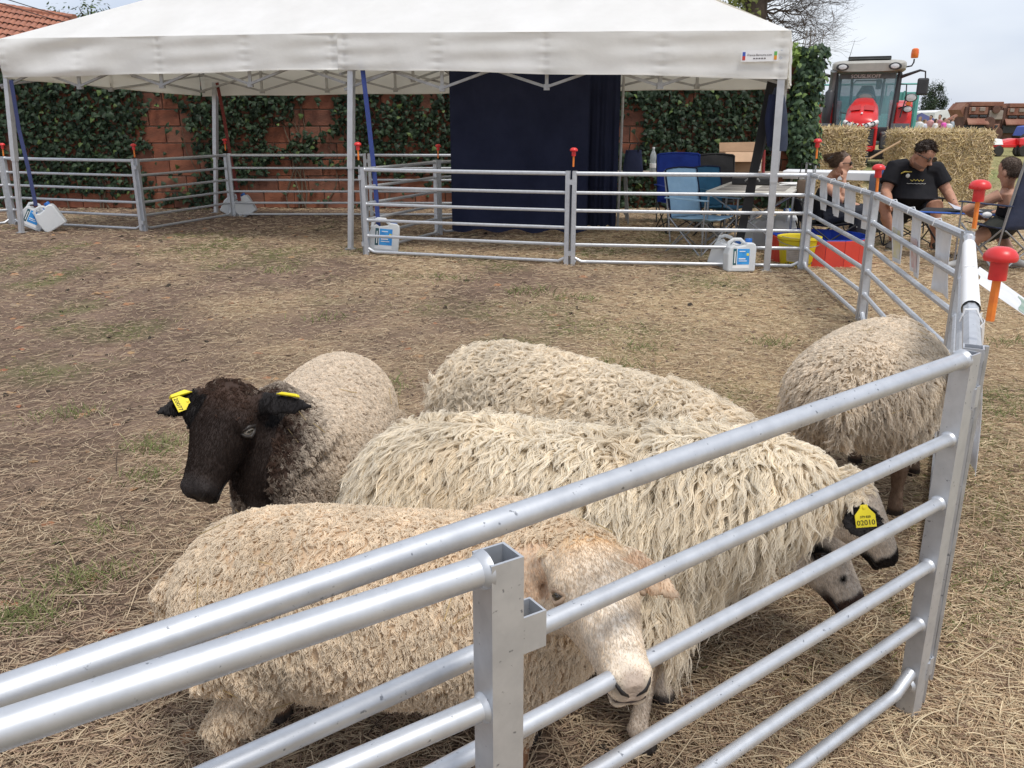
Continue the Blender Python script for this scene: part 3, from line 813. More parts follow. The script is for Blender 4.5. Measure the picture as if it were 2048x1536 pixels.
# ------------------------------------------------------------------ sheep
from mathutils.bvhtree import BVHTree
def loft(mb, rings, n=20, power=1.0):
    """rings: (centre, side axis, up axis, half width, height above, height below)"""
    vs, fs = [], []
    for c, X, Y, w, ht, hb in rings:
        c, X, Y = Vector(c), Vector(X), Vector(Y)
        for j in range(n):
            a = 2 * math.pi * j / n
            ca, sa = math.cos(a), math.sin(a)
            ca = math.copysign(abs(ca) ** power, ca); sa = math.copysign(abs(sa) ** power, sa)
            vs.append(c + X * w * ca + Y * (ht if sa > 0 else hb) * sa)
    k = len(rings)
    for i in range(k - 1):
        for j in range(n): fs.append((i * n + j, i * n + (j + 1) % n, (i + 1) * n + (j + 1) % n, (i + 1) * n + j))
    fs.append(tuple(reversed(range(n)))); fs.append(tuple((k - 1) * n + j for j in range(n)))
    return mb.add(vs, fs)
def ball(mb, c, r, n=12, sx=1, sy=1, sz=1, M=None):
    pr = [(r * math.sin(math.pi * i / n), -r * math.cos(math.pi * i / n) * sz) for i in range(n + 1)]
    pr[0] = (r * 0.02, pr[0][1]); pr[-1] = (r * 0.02, pr[-1][1])
    return mb.lathe(pr, c, n + 4, M, sx, sy)
def remesh(mb, name, voxel, smooth_it=6, parent=None, mat=None, factor=0.5):
    o = mb.build(name + "_src", mat, None)
    m = o.modifiers.new("r", 'REMESH'); m.mode = 'VOXEL'; m.voxel_size = voxel; m.adaptivity = 0.0
    s_ = o.modifiers.new("s", 'SMOOTH'); s_.factor = factor; s_.iterations = smooth_it
    dg = bpy.context.evaluated_depsgraph_get()
    me = bpy.data.meshes.new_from_object(o.evaluated_get(dg))
    src = o.data
    bpy.data.objects.remove(o); bpy.data.meshes.remove(src)
    me.name = name
    me.shade_smooth()
    if not me.materials and mat is not None: me.materials.append(mat)
    ob = bpy.data.objects.new(name, me); COL.objects.link(ob)
    return ob
def get_co(me):
    a = np.empty(len(me.vertices) * 3, np.float32); me.vertices.foreach_get("co", a); return a.reshape(-1, 3).astype(np.float64)
def set_co(me, c): me.vertices.foreach_set("co", c.astype(np.float32).ravel()); me.update()
def get_no(me):
    a = np.empty(len(me.vertices) * 3, np.float32); me.vertex_normals.foreach_get("vector", a); return a.reshape(-1, 3).astype(np.float64)
def set_col(me, c):
    a = me.attributes.get("col") or me.attributes.new("col", 'FLOAT_COLOR', 'POINT')
    a.data.foreach_set("color", np.concatenate([c, np.ones((len(c), 1))], 1).astype(np.float32).ravel())
def to_parent(ob, parent):
    inv = (Matrix.Translation(parent['_loc']) @ Matrix.Rotation(parent['_rz'], 4, 'Z')).inverted()
    ob.data.transform(inv); ob.parent = parent; return ob
def smoothstep(e0, e1, x):
    t = np.clip((x - e0) / (e1 - e0), 0, 1); return t * t * (3 - 2 * t)

skin_mat = attr_mat("sheep_skin_and_short_hair", rough=0.75, spec=0.25, bump=0.25, bscale=170, noise=0.16, nscale=45)
wool_mat = attr_mat("wool_fibre", rough=0.9, spec=0.12, trans=0.35)
eye_mats = {}
def eye_material(c):
    return pm("sheep_eye", c, tuple(q * .6 for q in c), 60, 0.08, spec=0.8)
pupil_mat = pm("pupil", (.005, .005, .005), (.008, .008, .008), 10, 0.05, spec=0.8)

HEAD = [(-.10, .052, .048, .062), (.0, .064, .058, .078), (.12, .071, .062, .088), (.26, .073, .061, .090), (.38, .066, .056, .085), (.52, .052, .050, .073),
        (.66, .042, .043, .060), (.78, .0375, .038, .053), (.88, .0365, .034, .048), (.95, .033, .027, .041), (1.0, .020, .015, .026)]
def sheep(label, spine, zc, half, head, legs, colour, fleece, hs=1.0, neck_r=(.13, .115, .085), ears=None, eye=(.45, .40, .28), group="sheep in the hurdle pen", voxel=0.0075, ear_len=.125,
          neck_mid=None, fleece_mask=None, ear_w=.034, nose_pinch=True, torso=None, tail=True):
    """spine: rump end and chest end (x,y); zc centre height (rump, chest); half=(width, height up, height down); head=(poll, muzzle, up)"""
    a, b = Vector((*spine[0], 0)), Vector((*spine[1], 0))
    d = (b - a).normalized(); side = Vector((-d.y, d.x, 0)); up = Vector((0, 0, 1))
    ln = (b - a).length
    t = thing("sheep", label, "sheep", ((a.x + b.x) / 2, (a.y + b.y) / 2, 0), 0.0, group)
    mb = MB()
    T = torso or [(0, .25, .30, .30), (.025, .52, .55, .50), (.08, .78, .80, .72), (.17, .93, .95, .88), (.32, 1.0, 1.0, 1.0), (.5, 1.02, .98, 1.06), (.68, .99, .97, 1.02), (.82, .88, .95, .95), (.93, .68, .80, .78), (1.0, .34, .45, .42)]
    rings = []
    for s_, w, hu, hd in T:
        z = zc[0] + (zc[1] - zc[0]) * s_
        rings.append((a + d * ln * s_ + up * z, side, up, half[0] * w, half[1] * hu, half[2] * hd))
    loft(mb, rings, 28)
    poll, muz, hup = Vector(head[0]), Vector(head[1]), Vector(head[2])
    F = (muz - poll); hl = F.length; F.normalize()
    U = (hup - F * hup.dot(F)).normalized(); S = F.cross(U)
    # neck
    n0 = a + d * ln * .80 + up * (zc[1] + half[1] * .28)
    n2 = poll - U * .055 * hs - F * .015
    n1 = Vector(neck_mid) if neck_mid else n0.lerp(n2, .55)
    pth = [n0, n0.lerp(n1, .5), n1, n1.lerp(n2, .55), n2]
    mb.path(pth, [neck_r[0] * 1.2, neck_r[0] * 1.08, neck_r[1], (neck_r[1] + neck_r[2]) / 2, neck_r[2]], 18)
    # head
    loft(mb, [(poll + F * hl * q, S, U, w * hs, hu * hs, hd * hs) for q, w, hu, hd in HEAD], 20, 0.92)
    for sg in (-1, 1):      # brow ridges and cheeks
        ball(mb, poll + F * hl * .27 + S * sg * .052 * hs + U * .026 * hs, .026 * hs, 10)
        ball(mb, poll + F * hl * .22 + S * sg * .040 * hs - U * .052 * hs, .040 * hs, 10)
        ball(mb, poll + F * hl * .91 + S * sg * .019 * hs + U * .012 * hs, .0165 * hs, 10)
        ball(mb, poll + F * hl * .93 + S * sg * .014 * hs - U * .030 * hs, .0165 * hs, 10)
    ear_info = []
    for sg in (-1, 1):
        eb = poll + F * hl * .04 + S * sg * .060 * hs + U * .018 * hs
        if ears and ears[0 if sg < 0 else 1] is not None: et = Vector(ears[0 if sg < 0 else 1])
        else: et = eb + (S * sg * .9 - U * .35 - F * .05).normalized() * ear_len
        e = (et - eb); el_ = e.length; e.normalize()
        fq = (Vector((0, 0, CAM_H)) - eb).normalized() * .8 + U * .35
        fl = (fq - e * fq.dot(e)).normalized()       # flat face of the ear looks along fl
        wd = e.cross(fl)
        prof = [(0, .020, .016), (.15, .027, .013), (.4, ear_w, .0085), (.65, ear_w * .86, .0075), (.85, ear_w * .5, .0065), (1.0, .006, .005)]
        loft(mb, [(eb + e * el_ * q - fl * .012 * math.sin(q * 3.0), wd, fl, w * hs, h * 1.05, h * .55) for q, w, h in prof], 12)
        ear_info.append((eb, et, e, fl, wd, el_))
    # legs
    foot_pts = []
    for kind, fx, fy in legs:
        f = Vector((fx, fy, 0))
        if kind == 'f':
            top = a + d * ln * .80 + side * (half[0] * .52 * (1 if (f - a).dot(side) > 0 else -1)) + up * (zc[1] - half[2] * .35)
            kn = f + (top - f) * .5; kn = Vector((f.x, f.y, .235)) + (Vector((top.x, top.y, 0)) - f) * .30 + d * .012
            pts = [top, kn.lerp(top, .45) , kn + up * .045, kn, Vector((f.x, f.y, .10)) + (kn - Vector((f.x, f.y, .235))) * .4, Vector((f.x, f.y, .055)), f + d * .018 + up * .030, f + d * .022]
            rd = [.085, .052, .031, .030, .0205, .026, .029, .031]
        else:
            top = a + d * ln * .16 + side * (half[0] * .50 * (1 if (f - a).dot(side) > 0 else -1)) + up * (zc[0] - half[2] * .2)
            stif = top.lerp(f, .32) + d * .09; stif.z = zc[0] - half[2] * .62
            hock = Vector((f.x, f.y, .225)) - d * .035
            pts = [top, stif, stif.lerp(hock, .55), hock, Vector((f.x, f.y, .13)) - d * .012, Vector((f.x, f.y, .055)), f + d * .015 + up * .030, f + d * .02]
            rd = [.12, .088, .048, .033, .021, .026, .029, .031]
        mb.path(pts, rd, 12); foot_pts.append(f)
    if tail: mb.path([a + up * (zc[0] + half[1] * .30) + d * .03, a - d * .035 + up * (zc[0] + .0), a - d * .03 + up * (zc[0] - half[2] * .6)], [.04, .035, .018], 10)
    body = remesh(mb, "body", voxel, 5, mat=skin_mat)
    me = body.data
    V = get_co(me); Nn = get_no(me)
    rel = V - np.array(poll); ht_ = rel @ np.array(F) / hl; hs_ = rel @ np.array(S) / hs; hu_ = rel @ np.array(U) / hs
    # carve nostrils and mouth
    in_head = (np.abs(hs_) < .10) & (hu_ > -.115) & (hu_ < .13) & (ht_ < 1.2)
    mline = np.exp(-((hu_ + .026) / .004) ** 2) * smoothstep(.72, .80, ht_) * in_head
    V -= Nn * (mline * .003)[:, None]
    muzz = smoothstep(.80, .9, ht_) * in_head
    V -= Nn * (np.exp(-(hs_ / .006) ** 2) * smoothstep(-.03, -.005, hu_) * (1 - smoothstep(.005, .02, hu_)) * muzz * .004)[:, None]
    set_co(me, V); Nn = get_no(me)
    info = dict(V=V, t=ht_, s=hs_, u=hu_, inh=in_head, poll=np.array(poll), F=np.array(F), S=np.array(S), U=np.array(U), hl=hl, hs=hs, a=np.array(a), d=np.array(d), side=np.array(side), ln=ln,
                ears=ear_info, half=half, zc=zc, mline=mline)
    near_ear = np.zeros(len(V))
    for eb, et, e, fl, wd, el_ in ear_info:
        q = (V - np.array(eb)) @ np.array(e) / el_
        off = np.linalg.norm(V - np.array(eb) - q[:, None] * el_ * np.array(e), axis=1)
        near_ear = np.maximum(near_ear, ((q > .12) & (q < 1.1) & (off < .055 * hs)).astype(float))
    info['ear'] = near_ear
    ax_s = (V - np.array(a)) @ np.array(d) / ln
    info['ax'] = ax_s
    axd = np.abs((V - np.array(a)) @ np.array(side))
    c = colour(info)
    # hooves and legs
    set_col(me, c)
    mask = fleece_mask(info)
    mask = mask * (1 - near_ear)
    me.materials.clear(); me.materials.append(skin_mat)
    # eyes, nostrils and mouth set on the finished surface
    bvh = BVHTree.FromPolygons([Vector(q) for q in V.tolist()], [tuple(p.vertices) for p in me.polygons])
    def snap(q, d_):
        hit = bvh.ray_cast(q - d_ * .15, d_, .3)
        return hit[0] if hit[0] is not None else q
    dark_face = False
    for sg in (-1, 1):
        q0 = poll + F * hl * .325 + U * .018 * hs
        sp = snap(q0 + S * sg * .06 * hs, -(S * sg))
        nrm = (S * sg * .86 + U * .22 + F * .30).normalized()
        ec = sp - nrm * .0080 * hs
        dark_face = colour_dark(c, V, ec)
        E1 = F + U * .75; E1 = (E1 - nrm * E1.dot(nrm)).normalized(); E2 = nrm.cross(E1)
        e1 = MB(); ball(e1, ec, .0140 * hs, 12); eo = e1.build("eye", eye_material(eye), t, smooth='all')
        p1 = MB(); p1.lathe([(.0036 * hs, -.002), (.0030 * hs, .0006)], ec + nrm * .0138 * hs, 12, Matrix((E1, E2, nrm)).transposed(), 2.2, .85)
        subpart(p1.build("pupil", pupil_mat, t), eo)
        for lid in (1, -1):
            l1 = MB(); l1.path([ec + E1 * q * .0165 * hs + E2 * lid * (.0105 if lid * E2.z > 0 else .0125) * (1 - q * q) * hs + nrm * (.0120 - .0085 * q * q) * hs for q in (-1.15, -.6, 0, .6, 1.15)], [.0025 * hs, .0042 * hs, .0046 * hs, .0042 * hs, .0025 * hs], 8)
            subpart(l1.build("eyelid", lid_mat if dark_face else lid_pale, t, smooth='all'), eo)
    nd = nostril_mat
    for sg in (-1, 1):
        pts = [snap(poll + F * hl * 1.0 + S * sg * ss * hs + U * uu * hs, -F) for ss, uu in ((.006, -.010), (.010, -.004), (.017, .002), (.024, .010), (.030, .019))]
        mb_ = MB(); mb_.path([p - F * .0005 for p in pts], [.0012 * hs, .0026 * hs, .0040 * hs, .0030 * hs, .0010 * hs], 8); mb_.build("nostril", nd, t, smooth='all')
    pts = [snap(poll + F * hl * q + S * -.1 * hs + U * -.030 * hs, S) for q in (.74, .82, .89)] + [snap(poll + F * hl * 1.05 + S * ss * hs - U * .024 * hs, -F) for ss in (-.022, 0, .022)] + [snap(poll + F * hl * q + S * .1 * hs + U * -.030 * hs, -S) for q in (.89, .82, .74)]
    mb_ = MB(); mb_.path([p for p in pts], [.0012, .0026, .0032, .0034, .0030, .0034, .0032, .0026, .0012], 6); mb_.build("mouth", nd if dark_face else mouth_mat, t, smooth='all')
    face_m = (smoothstep(-.05, .12, info['t']) * (1 - smoothstep(.94, .98, info['t'])) * in_head + near_ear * .22 + (V[:, 2] < .26) * .35).clip(0, 1) * (1 - mask * .8)
    short_hair(t, V, Nn, me, face_m, c, info)
    to_parent(body, t)
    fl_o = None
    if fleece: fl_o = grow_fleece(t, V, Nn, me, mask, info, **fleece)
    return t, info
nostril_mat = pm("nostril_dark", (.010, .008, .008), None, 20, .5)
mouth_mat = pm("mouth_line", (.050, .032, .028), None, 20, .7)
def short_hair(t, V, Nn, me, mask, c, info, n=24000, ln=.0075):
    g = np.random.default_rng(5)
    me.calc_loop_triangles()
    tri = np.empty(len(me.loop_triangles) * 3, np.int32); me.loop_triangles.foreach_get("vertices", tri); tri = tri.reshape(-1, 3)
    A = np.linalg.norm(np.cross(V[tri[:, 1]] - V[tri[:, 0]], V[tri[:, 2]] - V[tri[:, 0]]), axis=1) * mask[tri].mean(1)
    ti_ = g.choice(len(tri), n, p=A / A.sum()); bc = g.dirichlet((1, 1, 1), n)
    P0 = (V[tri[ti_]] * bc[..., None]).sum(1); nn = (Nn[tri[ti_]] * bc[..., None]).sum(1); cc = (c[tri[ti_]] * bc[..., None]).sum(1)
    d = info['F'] * .9 + np.array([0, 0, -.5]) + g.normal(0, .22, (n, 3)); d -= nn * (d * nn).sum(1, keepdims=True)
    d /= np.linalg.norm(d, axis=1, keepdims=True) + 1e-6
    d = d + nn * (.22 + .12 * g.random((n, 1)))
    tt_ = (P0 - info['poll']) @ info['F'] / info['hl']
    L_ = ln * (.6 + .7 * g.random(n)) * (1 - .62 * smoothstep(.72, .88, tt_))
    s_ = np.linspace(0, 1, 3)
    P = P0[:, None] + d[:, None] * (L_[:, None] * s_)[..., None]
    cc = cc * (.72 + .56 * g.random((n, 1)))
    o = hair_object("short_hair", P, np.full(n, .00050)[:, None] * np.array([1, .9, .4])[None], wool_mat, cc, t)
    return o
lid_mat = pm("dark_eyelid", (.022, .016, .013), None, 40, 0.5)
lid_pale = pm("pale_eyelid", (.42, .30, .20), (.34, .24, .17), 40, 0.6)
def colour_dark(c, V, ec):
    i = np.argmin(((V - np.array(ec)) ** 2).sum(1)); return c[i].mean() < .15

def grow_fleece(t, V, Nn, me, mask, info, clumps=3000, per=18, length=.09, lvar=.35, rad=.0009, k=9, lay=1.0, curl=.007, wave=.035, pinch=.75, spread=.012, col=(.62, .53, .40), tipcol=None, gravity=1.0,
                comb=0.0, colfn=None, seed=1, rand_dir=.35, lenfn=None, name="fleece", helix=.6, frizz=.0):
    g = np.random.default_rng(seed)
    nf = len(me.polygons)
    lp = np.empty(nf * 4, np.int32) if all(len(p.vertices) == 4 for p in me.polygons[:3]) else None
    me.calc_loop_triangles()
    tri = np.empty(len(me.loop_triangles) * 3, np.int32); me.loop_triangles.foreach_get("vertices", tri); tri = tri.reshape(-1, 3)
    A = np.linalg.norm(np.cross(V[tri[:, 1]] - V[tri[:, 0]], V[tri[:, 2]] - V[tri[:, 0]]), axis=1)
    wgt = A * mask[tri].mean(1); wgt /= wgt.sum()
    ti_ = g.choice(len(tri), clumps, p=wgt)
    bc = g.dirichlet((1, 1, 1), clumps)
    C = (V[tri[ti_]] * bc[..., None]).sum(1)
    n = (Nn[tri[ti_]] * bc[..., None]).sum(1); n /= np.linalg.norm(n, axis=1, keepdims=True)
    cm = (mask[tri[ti_]] * bc).sum(1)
    L0 = length * (1 + lvar * g.normal(0, 1, clumps).clip(-1.5, 1.5)) * (0.35 + 0.65 * cm)
    if lenfn is not None: L0 = L0 * lenfn(C, n, info)
    grav = np.array([0, 0, -1.0])
    back = -info['d'] * comb
    rd = g.normal(0, rand_dir, (clumps, 3))
    sidev = info['side'] * np.sign(((C - info['a']) @ info['side']))[:, None] * .35
    tdir = grav * gravity + back + rd + sidev
    tdir = tdir - n * (tdir * n).sum(1, keepdims=True)
    tdir /= np.linalg.norm(tdir, axis=1, keepdims=True) + 1e-6
    bvec = np.cross(tdir, n)
    s = np.linspace(0, 1, k)
    lift = np.clip(1 - s * 1.6, 0, 1)[None, :, None] * (1.1 - .5 * lay) + .10
    ddir = n[:, None, :] * lift + tdir[:, None, :] * (s[None, :, None] ** .7) * lay + grav * (.25 * gravity * s[None, :, None])
    ddir /= np.linalg.norm(ddir, axis=2, keepdims=True)
    guide = C[:, None, :] + np.cumsum(ddir, 1) * (L0 / k)[:, None, None]
    guide -= (ddir[:, :1, :] * (L0 / k)[:, None, None]) * 1.2
    ph = g.random(clumps) * 6.28
    wl_ = wave * (0.75 + .5 * g.random(clumps))
    arg = s[None, :] * (L0 / wl_)[:, None] * 2 * np.pi + ph[:, None]
    amp = curl * (0.6 + .8 * g.random(clumps))[:, None] * np.clip(s * 2.2, 0, 1)[None, :]
    guide = guide + bvec[:, None, :] * (np.sin(arg) * amp)[..., None] + n[:, None, :] * (np.cos(arg) * amp * helix)[..., None]
    # bits of straw caught in the wool
    q = g.choice(clumps, 46); dq = tdir[q] * g.normal(0, 1, (46, 1)) + bvec[q] * g.normal(0, 1, (46, 1)); dq /= np.linalg.norm(dq, axis=1, keepdims=True)
    so_ = guide[q, -2] + n[q] * .004
    SP = so_[:, None] + dq[:, None] * (np.linspace(-.5, .5, 3)[None, :] * (.02 + .05 * g.random((46, 1))))[..., None]
    so_ = hair_object("caught_straw", SP, np.full((46, 3), .0010), wool_mat, np.array([.50, .38, .20]) * (.6 + .7 * g.random((46, 1))), t); tag(so_, kind="stuff")
    # strands
    N = clumps * per
    ci = np.repeat(np.arange(clumps), per)
    r = spread * np.sqrt(g.random(N)); th = g.random(N) * 6.28
    off = tdir[ci] * (r * np.cos(th))[:, None] + bvec[ci] * (r * np.sin(th))[:, None]
    conv = (1 - pinch * np.clip(s * 1.15, 0, 1) ** .8)[None, :, None]
    P = guide[ci] + off[:, None, :] * conv
    jl = (1 + .15 * g.normal(0, 1, N)).clip(.5, 1.4)
    P = P[:, :1] + (P - P[:, :1]) * jl[:, None, None]
    if frizz: P[:, 2:] += g.normal(0, frizz, (N, k - 2, 3))
    P += (g.normal(0, .0012, (N, 1, 3)))
    bad = P[..., 2] < .012; P[..., 2][bad] = .012
    prof = np.clip(1.15 - s ** 2 * .75, .25, 1)
    base = np.array(col)
    cc = base * (0.86 + .24 * g.random((clumps, 1)))
    if colfn is not None: cc = colfn(C, n, info, cc, g)
    cs = cc[ci] * (.88 + .24 * g.random((N, 1)))
    tc_ = cs if tipcol is None else cs * (np.array(tipcol) / base)
    cpts = cs[:, None, :] * (1 - s[None, :, None]) + tc_[:, None, :] * s[None, :, None]
    return hair_object(name, P, (rad * (.75 + .5 * g.random(N)))[:, None] * prof[None, :], wool_mat, cpts, t)

def std_mask(info, head_t=.10, leg_z=.22, back=.35):
    V = info['V']
    m = np.ones(len(V))
    m *= 1 - smoothstep(head_t - .08, head_t + .05, info['t']) * info['inh']
    m *= smoothstep(leg_z - .04, leg_z + .06, V[:, 2])
    return m
def paint(c, w, col): return c * (1 - w[:, None]) + np.array(col) * w[:, None]

# --- black-faced sheep looking at the camera
def col_black(i):
    V = i['V']
    c = np.tile(np.array([.30, .235, .175]), (len(V), 1))
    dist = np.linalg.norm(V - (i['poll'] + i['F'] * .10 - i['U'] * .03), axis=1)
    c = paint(c, 1 - smoothstep(.19, .34, dist), (.050, .030, .022))
    hd = smoothstep(-.22, .05, i['t']) * i['inh']
    c = paint(c, hd, (.027, .0185, .0155))
    crown = np.exp(-((i['t'] - .05) / .16) ** 2) * smoothstep(.0, .05, i['u']) * i['inh']
    c = paint(c, crown * .75, (.060, .034, .024))
    c = paint(c, smoothstep(.80, .92, i['t']) * i['inh'] * .8, (.032, .027, .026))
    c = paint(c, i['ear'], (.013, .011, .011))
    c = paint(c, (1 - smoothstep(.18, .28, V[:, 2])), (.02, .016, .014))
    c = paint(c, i['mline'] * .7, (.004, .004, .004))
    return c
def colf_black(C, n, i, cc, g):
    dist = np.linalg.norm(C - (i['poll'] + i['F'] * .10 - i['U'] * .03), axis=1)
    ax = (C - i['a']) @ i['d'] / i['ln']
    w = (1 - smoothstep(.15, .30, dist + g.normal(0, .02, len(C))))[:, None]
    low = (smoothstep(.45, .95, ax) * (1 - smoothstep(.40, .62, C[:, 2])))[:, None]
    grey = np.array([.38, .31, .255])
    cc = cc * (1 - .6 * low) + grey * .6 * low
    dark = np.array([.070, .042, .031]) * (.7 + .6 * g.random((len(C), 1)))
    return cc * (1 - w) + dark * w
def mask_black(i):
    m = std_mask(i, .0, .24)
    crown = np.exp(-((i['t'] - .06) / .15) ** 2) * smoothstep(.01, .05, i['u']) * i['inh']
    return np.clip(m + .28 * crown, 0, 1)
blk, bi = sheep("black-faced sheep with yellow ear tags looking towards the camera", ((-.585, 3.02), (-.66, 2.14)), (.47, .45), (.205, .215, .19),
      ((-.765, 2.235, .712), (-.832, 2.045, .500), (-.25, -.8, .8)), (('f', -.82, 2.28), ('f', -.56, 2.28), ('h', -.70, 2.92), ('h', -.47, 2.92)),
      col_black, dict(clumps=19000, per=8, length=.0165, rad=.0009, k=4, lay=.35, curl=.0022, wave=.012, pinch=.6, spread=.0085, col=(.80, .695, .565), colfn=colf_black, rand_dir=.5, seed=3, comb=.4), hs=1.32,
      ears=(on_y(626, 812, 2.13), on_y(312, 828, 2.14)), eye=(.40, .36, .30), fleece_mask=mask_black, neck_r=(.16, .145, .105), ear_w=.025)
# --- tan sheep in front, head through the hurdle
def col_tan(i):
    V = i['V']
    c = np.tile(np.array([.50, .37, .25]), (len(V), 1))
    hd = smoothstep(-.1, .1, i['t']) * i['inh']
    c = paint(c, hd, (.71, .60, .47))
    blaze = np.exp(-(i['s'] / .030) ** 2) * smoothstep(.0, .05, i['u']) * smoothstep(.25, .5, i['t'] + (fnoise(V[:, 0] * 40, V[:, 1] * 40, 5) - .5) * .5) * i['inh']
    c = paint(c, blaze * .75, (.78, .71, .62))
    patch = smoothstep(.52, .66, fnoise(V[:, 0] * 26 + V[:, 2] * 18, V[:, 1] * 26, 8)) * smoothstep(.4, .6, i['t']) * i['inh']
    c = paint(c, patch * .5, (.80, .72, .62))
    poll = np.exp(-((i['t'] - .02) / .10) ** 2) * smoothstep(.02, .06, i['u']) * i['inh']
    c = paint(c, poll * .6, (.66, .42, .19))
    nose = smoothstep(.915, .975, i['t'] + .012 * i['u'] / .03) * smoothstep(-.040, -.012, i['u']) * (1 - smoothstep(.012, .022, np.abs(i['s']))) * i['inh']
    c = paint(c, nose * .6, (.34, .25, .21))
    for sg in (-1, 1):
        q = i['poll'] + i['F'] * i['hl'] * .965 + i['S'] * sg * .0175 * i['hs'] + i['U'] * .004 * i['hs']
        c = paint(c, np.exp(-(np.linalg.norm(V - q, axis=1) / .0105) ** 2), (.012, .010, .010))
    c = paint(c, i['mline'] * .8, (.07, .045, .04))
    c = paint(c, i['ear'] * .85, (.68, .50, .35))
    lg = 1 - smoothstep(.16, .26, V[:, 2])
    c = paint(c, lg, (.34, .19, .11)); c = paint(c, 1 - smoothstep(.03, .05, V[:, 2]), (.05, .04, .035))
    return c
def colf_tan(C, n, i, cc, g):
    low = (1 - smoothstep(.18, .42, C[:, 2]))[:, None]
    cc = cc * (1 - .30 * low) + np.array([.54, .42, .29]) * .30 * low
    p = (fnoise(C[:, 0] * 6, C[:, 2] * 6 + C[:, 1] * 4, 61) - .5)[:, None]
    cc = cc * (1 + .30 * p)
    st = smoothstep(.55, .72, fnoise(C[:, 0] * 8 + 2, C[:, 2] * 9 + C[:, 1] * 5, 83))[:, None] * .34
    cc = cc * (1 - st) + cc * np.array([.82, .74, .64]) * st
    collar = np.exp(-(np.linalg.norm(C - (i['poll'] - i['U'] * .02), axis=1) / .10) ** 2)[:, None]
    return cc * (1 - .5 * collar) + np.array([.70, .52, .31]) * .45 * collar
tan, ti5 = sheep("tan short-woolled sheep resting its muzzle on the foreground hurdle rail", ((-.725, 1.66), (.20, 1.60)), (.44, .43), (.225, .205, .175),
      ((.135, 1.435, .655), (.195, 1.150, .575), (0.05, -.25, 1.0)), (('f', .00, 1.50), ('f', .02, 1.73), ('h', -.58, 1.49), ('h', -.60, 1.80)),
      col_tan, dict(clumps=20000, per=9, length=.0215, lvar=.20, rad=.00080, k=5, lay=.42, curl=.0018, wave=.012, pinch=.66, spread=.0068, col=(.76, .63, .465), tipcol=(.85, .74, .59), colfn=colf_tan, rand_dir=.35, seed=5, comb=.1), hs=1.10,
      ears=(on_y(1360, 1196, 1.36), on_y(985, 1170, 1.46)), eye=(.07, .048, .025), fleece_mask=lambda i: std_mask(i, .02, .19), neck_r=(.165, .145, .105), ear_w=.030, voxel=.0062)
# --- long-woolled sheep in the middle
cream, cream_tip = (.84, .745, .59), (.94, .875, .75)
def col_cream(i, nose_dark=True, spots=False):
    V = i['V']
    c = np.tile(np.array([.55, .46, .34]), (len(V), 1))
    hd = smoothstep(-.02, .12, i['t']) * i['inh']
    c = paint(c, hd, (.74, .665, .58))
    for sg in (-1, 1):
        q = i['poll'] + i['F'] * i['hl'] * .30 + i['S'] * sg * .066 * i['hs'] + i['U'] * .018 * i['hs']
        dd = np.linalg.norm((V - q) / np.array([1, 1, 1]), axis=1)
        c = paint(c, 1 - smoothstep(.026, .040, dd + .008 * fnoise(V[:, 0] * 60, V[:, 2] * 60, 3)), (.013, .012, .012))
    c = paint(c, i['ear'], (.014, .012, .012))
    edge = .80 + .06 * (fnoise(V[:, 0] * 50, V[:, 2] * 50, 9) - .5)
    lip = np.maximum(smoothstep(edge, edge + .05, i['t']), smoothstep(.55, .75, i['t']) * (1 - smoothstep(-.032, -.018, i['u'])))
    c = paint(c, lip * i['inh'], (.017, .013, .012) if not spots else (.060, .035, .028))
    if spots:
        for qt, qs, qu, rr in ((.62, .038, .022, .011),):
            q = i['poll'] + i['F'] * i['hl'] * qt + i['S'] * qs * i['hs'] + i['U'] * qu * i['hs']
            c = paint(c, 1 - smoothstep(rr * .7, rr * 1.2, np.linalg.norm(V - q, axis=1)), (.014, .012, .012))
            q = i['poll'] + i['F'] * i['hl'] * qt - i['S'] * qs * i['hs'] + i['U'] * qu * i['hs']
            c = paint(c, 1 - smoothstep(rr * .7, rr * 1.2, np.linalg.norm(V - q, axis=1)), (.014, .012, .012))
    lg = 1 - smoothstep(.20, .30, V[:, 2])
    lg = lg * (1 - i['inh'] * smoothstep(-.1, .0, i['t']))
    c = paint(c, lg, (.56, .47, .38)); c = paint(c, (1 - smoothstep(.03, .05, V[:, 2])) * (lg > .5), (.06, .05, .045))
    return c
def colf_cream(C, n, i, cc, g):
    p = (fnoise(C[:, 0] * 5 + 3, C[:, 2] * 5 + C[:, 1] * 3, 62) - .5)[:, None]
    low = (1 - smoothstep(.26, .48, C[:, 2]))[:, None]
    cc = cc * (1 + .22 * p)
    st = smoothstep(.56, .72, fnoise(C[:, 0] * 7 + 9, C[:, 2] * 9 + C[:, 1] * 5, 81))[:, None] * .32
    cc = cc * (1 - st) + cc * np.array([.80, .72, .60]) * st
    return cc * (1 - .25 * low) + np.array([.70, .575, .42]) * .25 * low
def len_long(C, n, i):
    hd = np.linalg.norm(C - i['poll'], axis=1)
    neck = smoothstep(.05, .30, hd)
    return (.22 + .78 * neck) * (.62 + .45 * (1 - smoothstep(.2, .9, n[:, 2])))
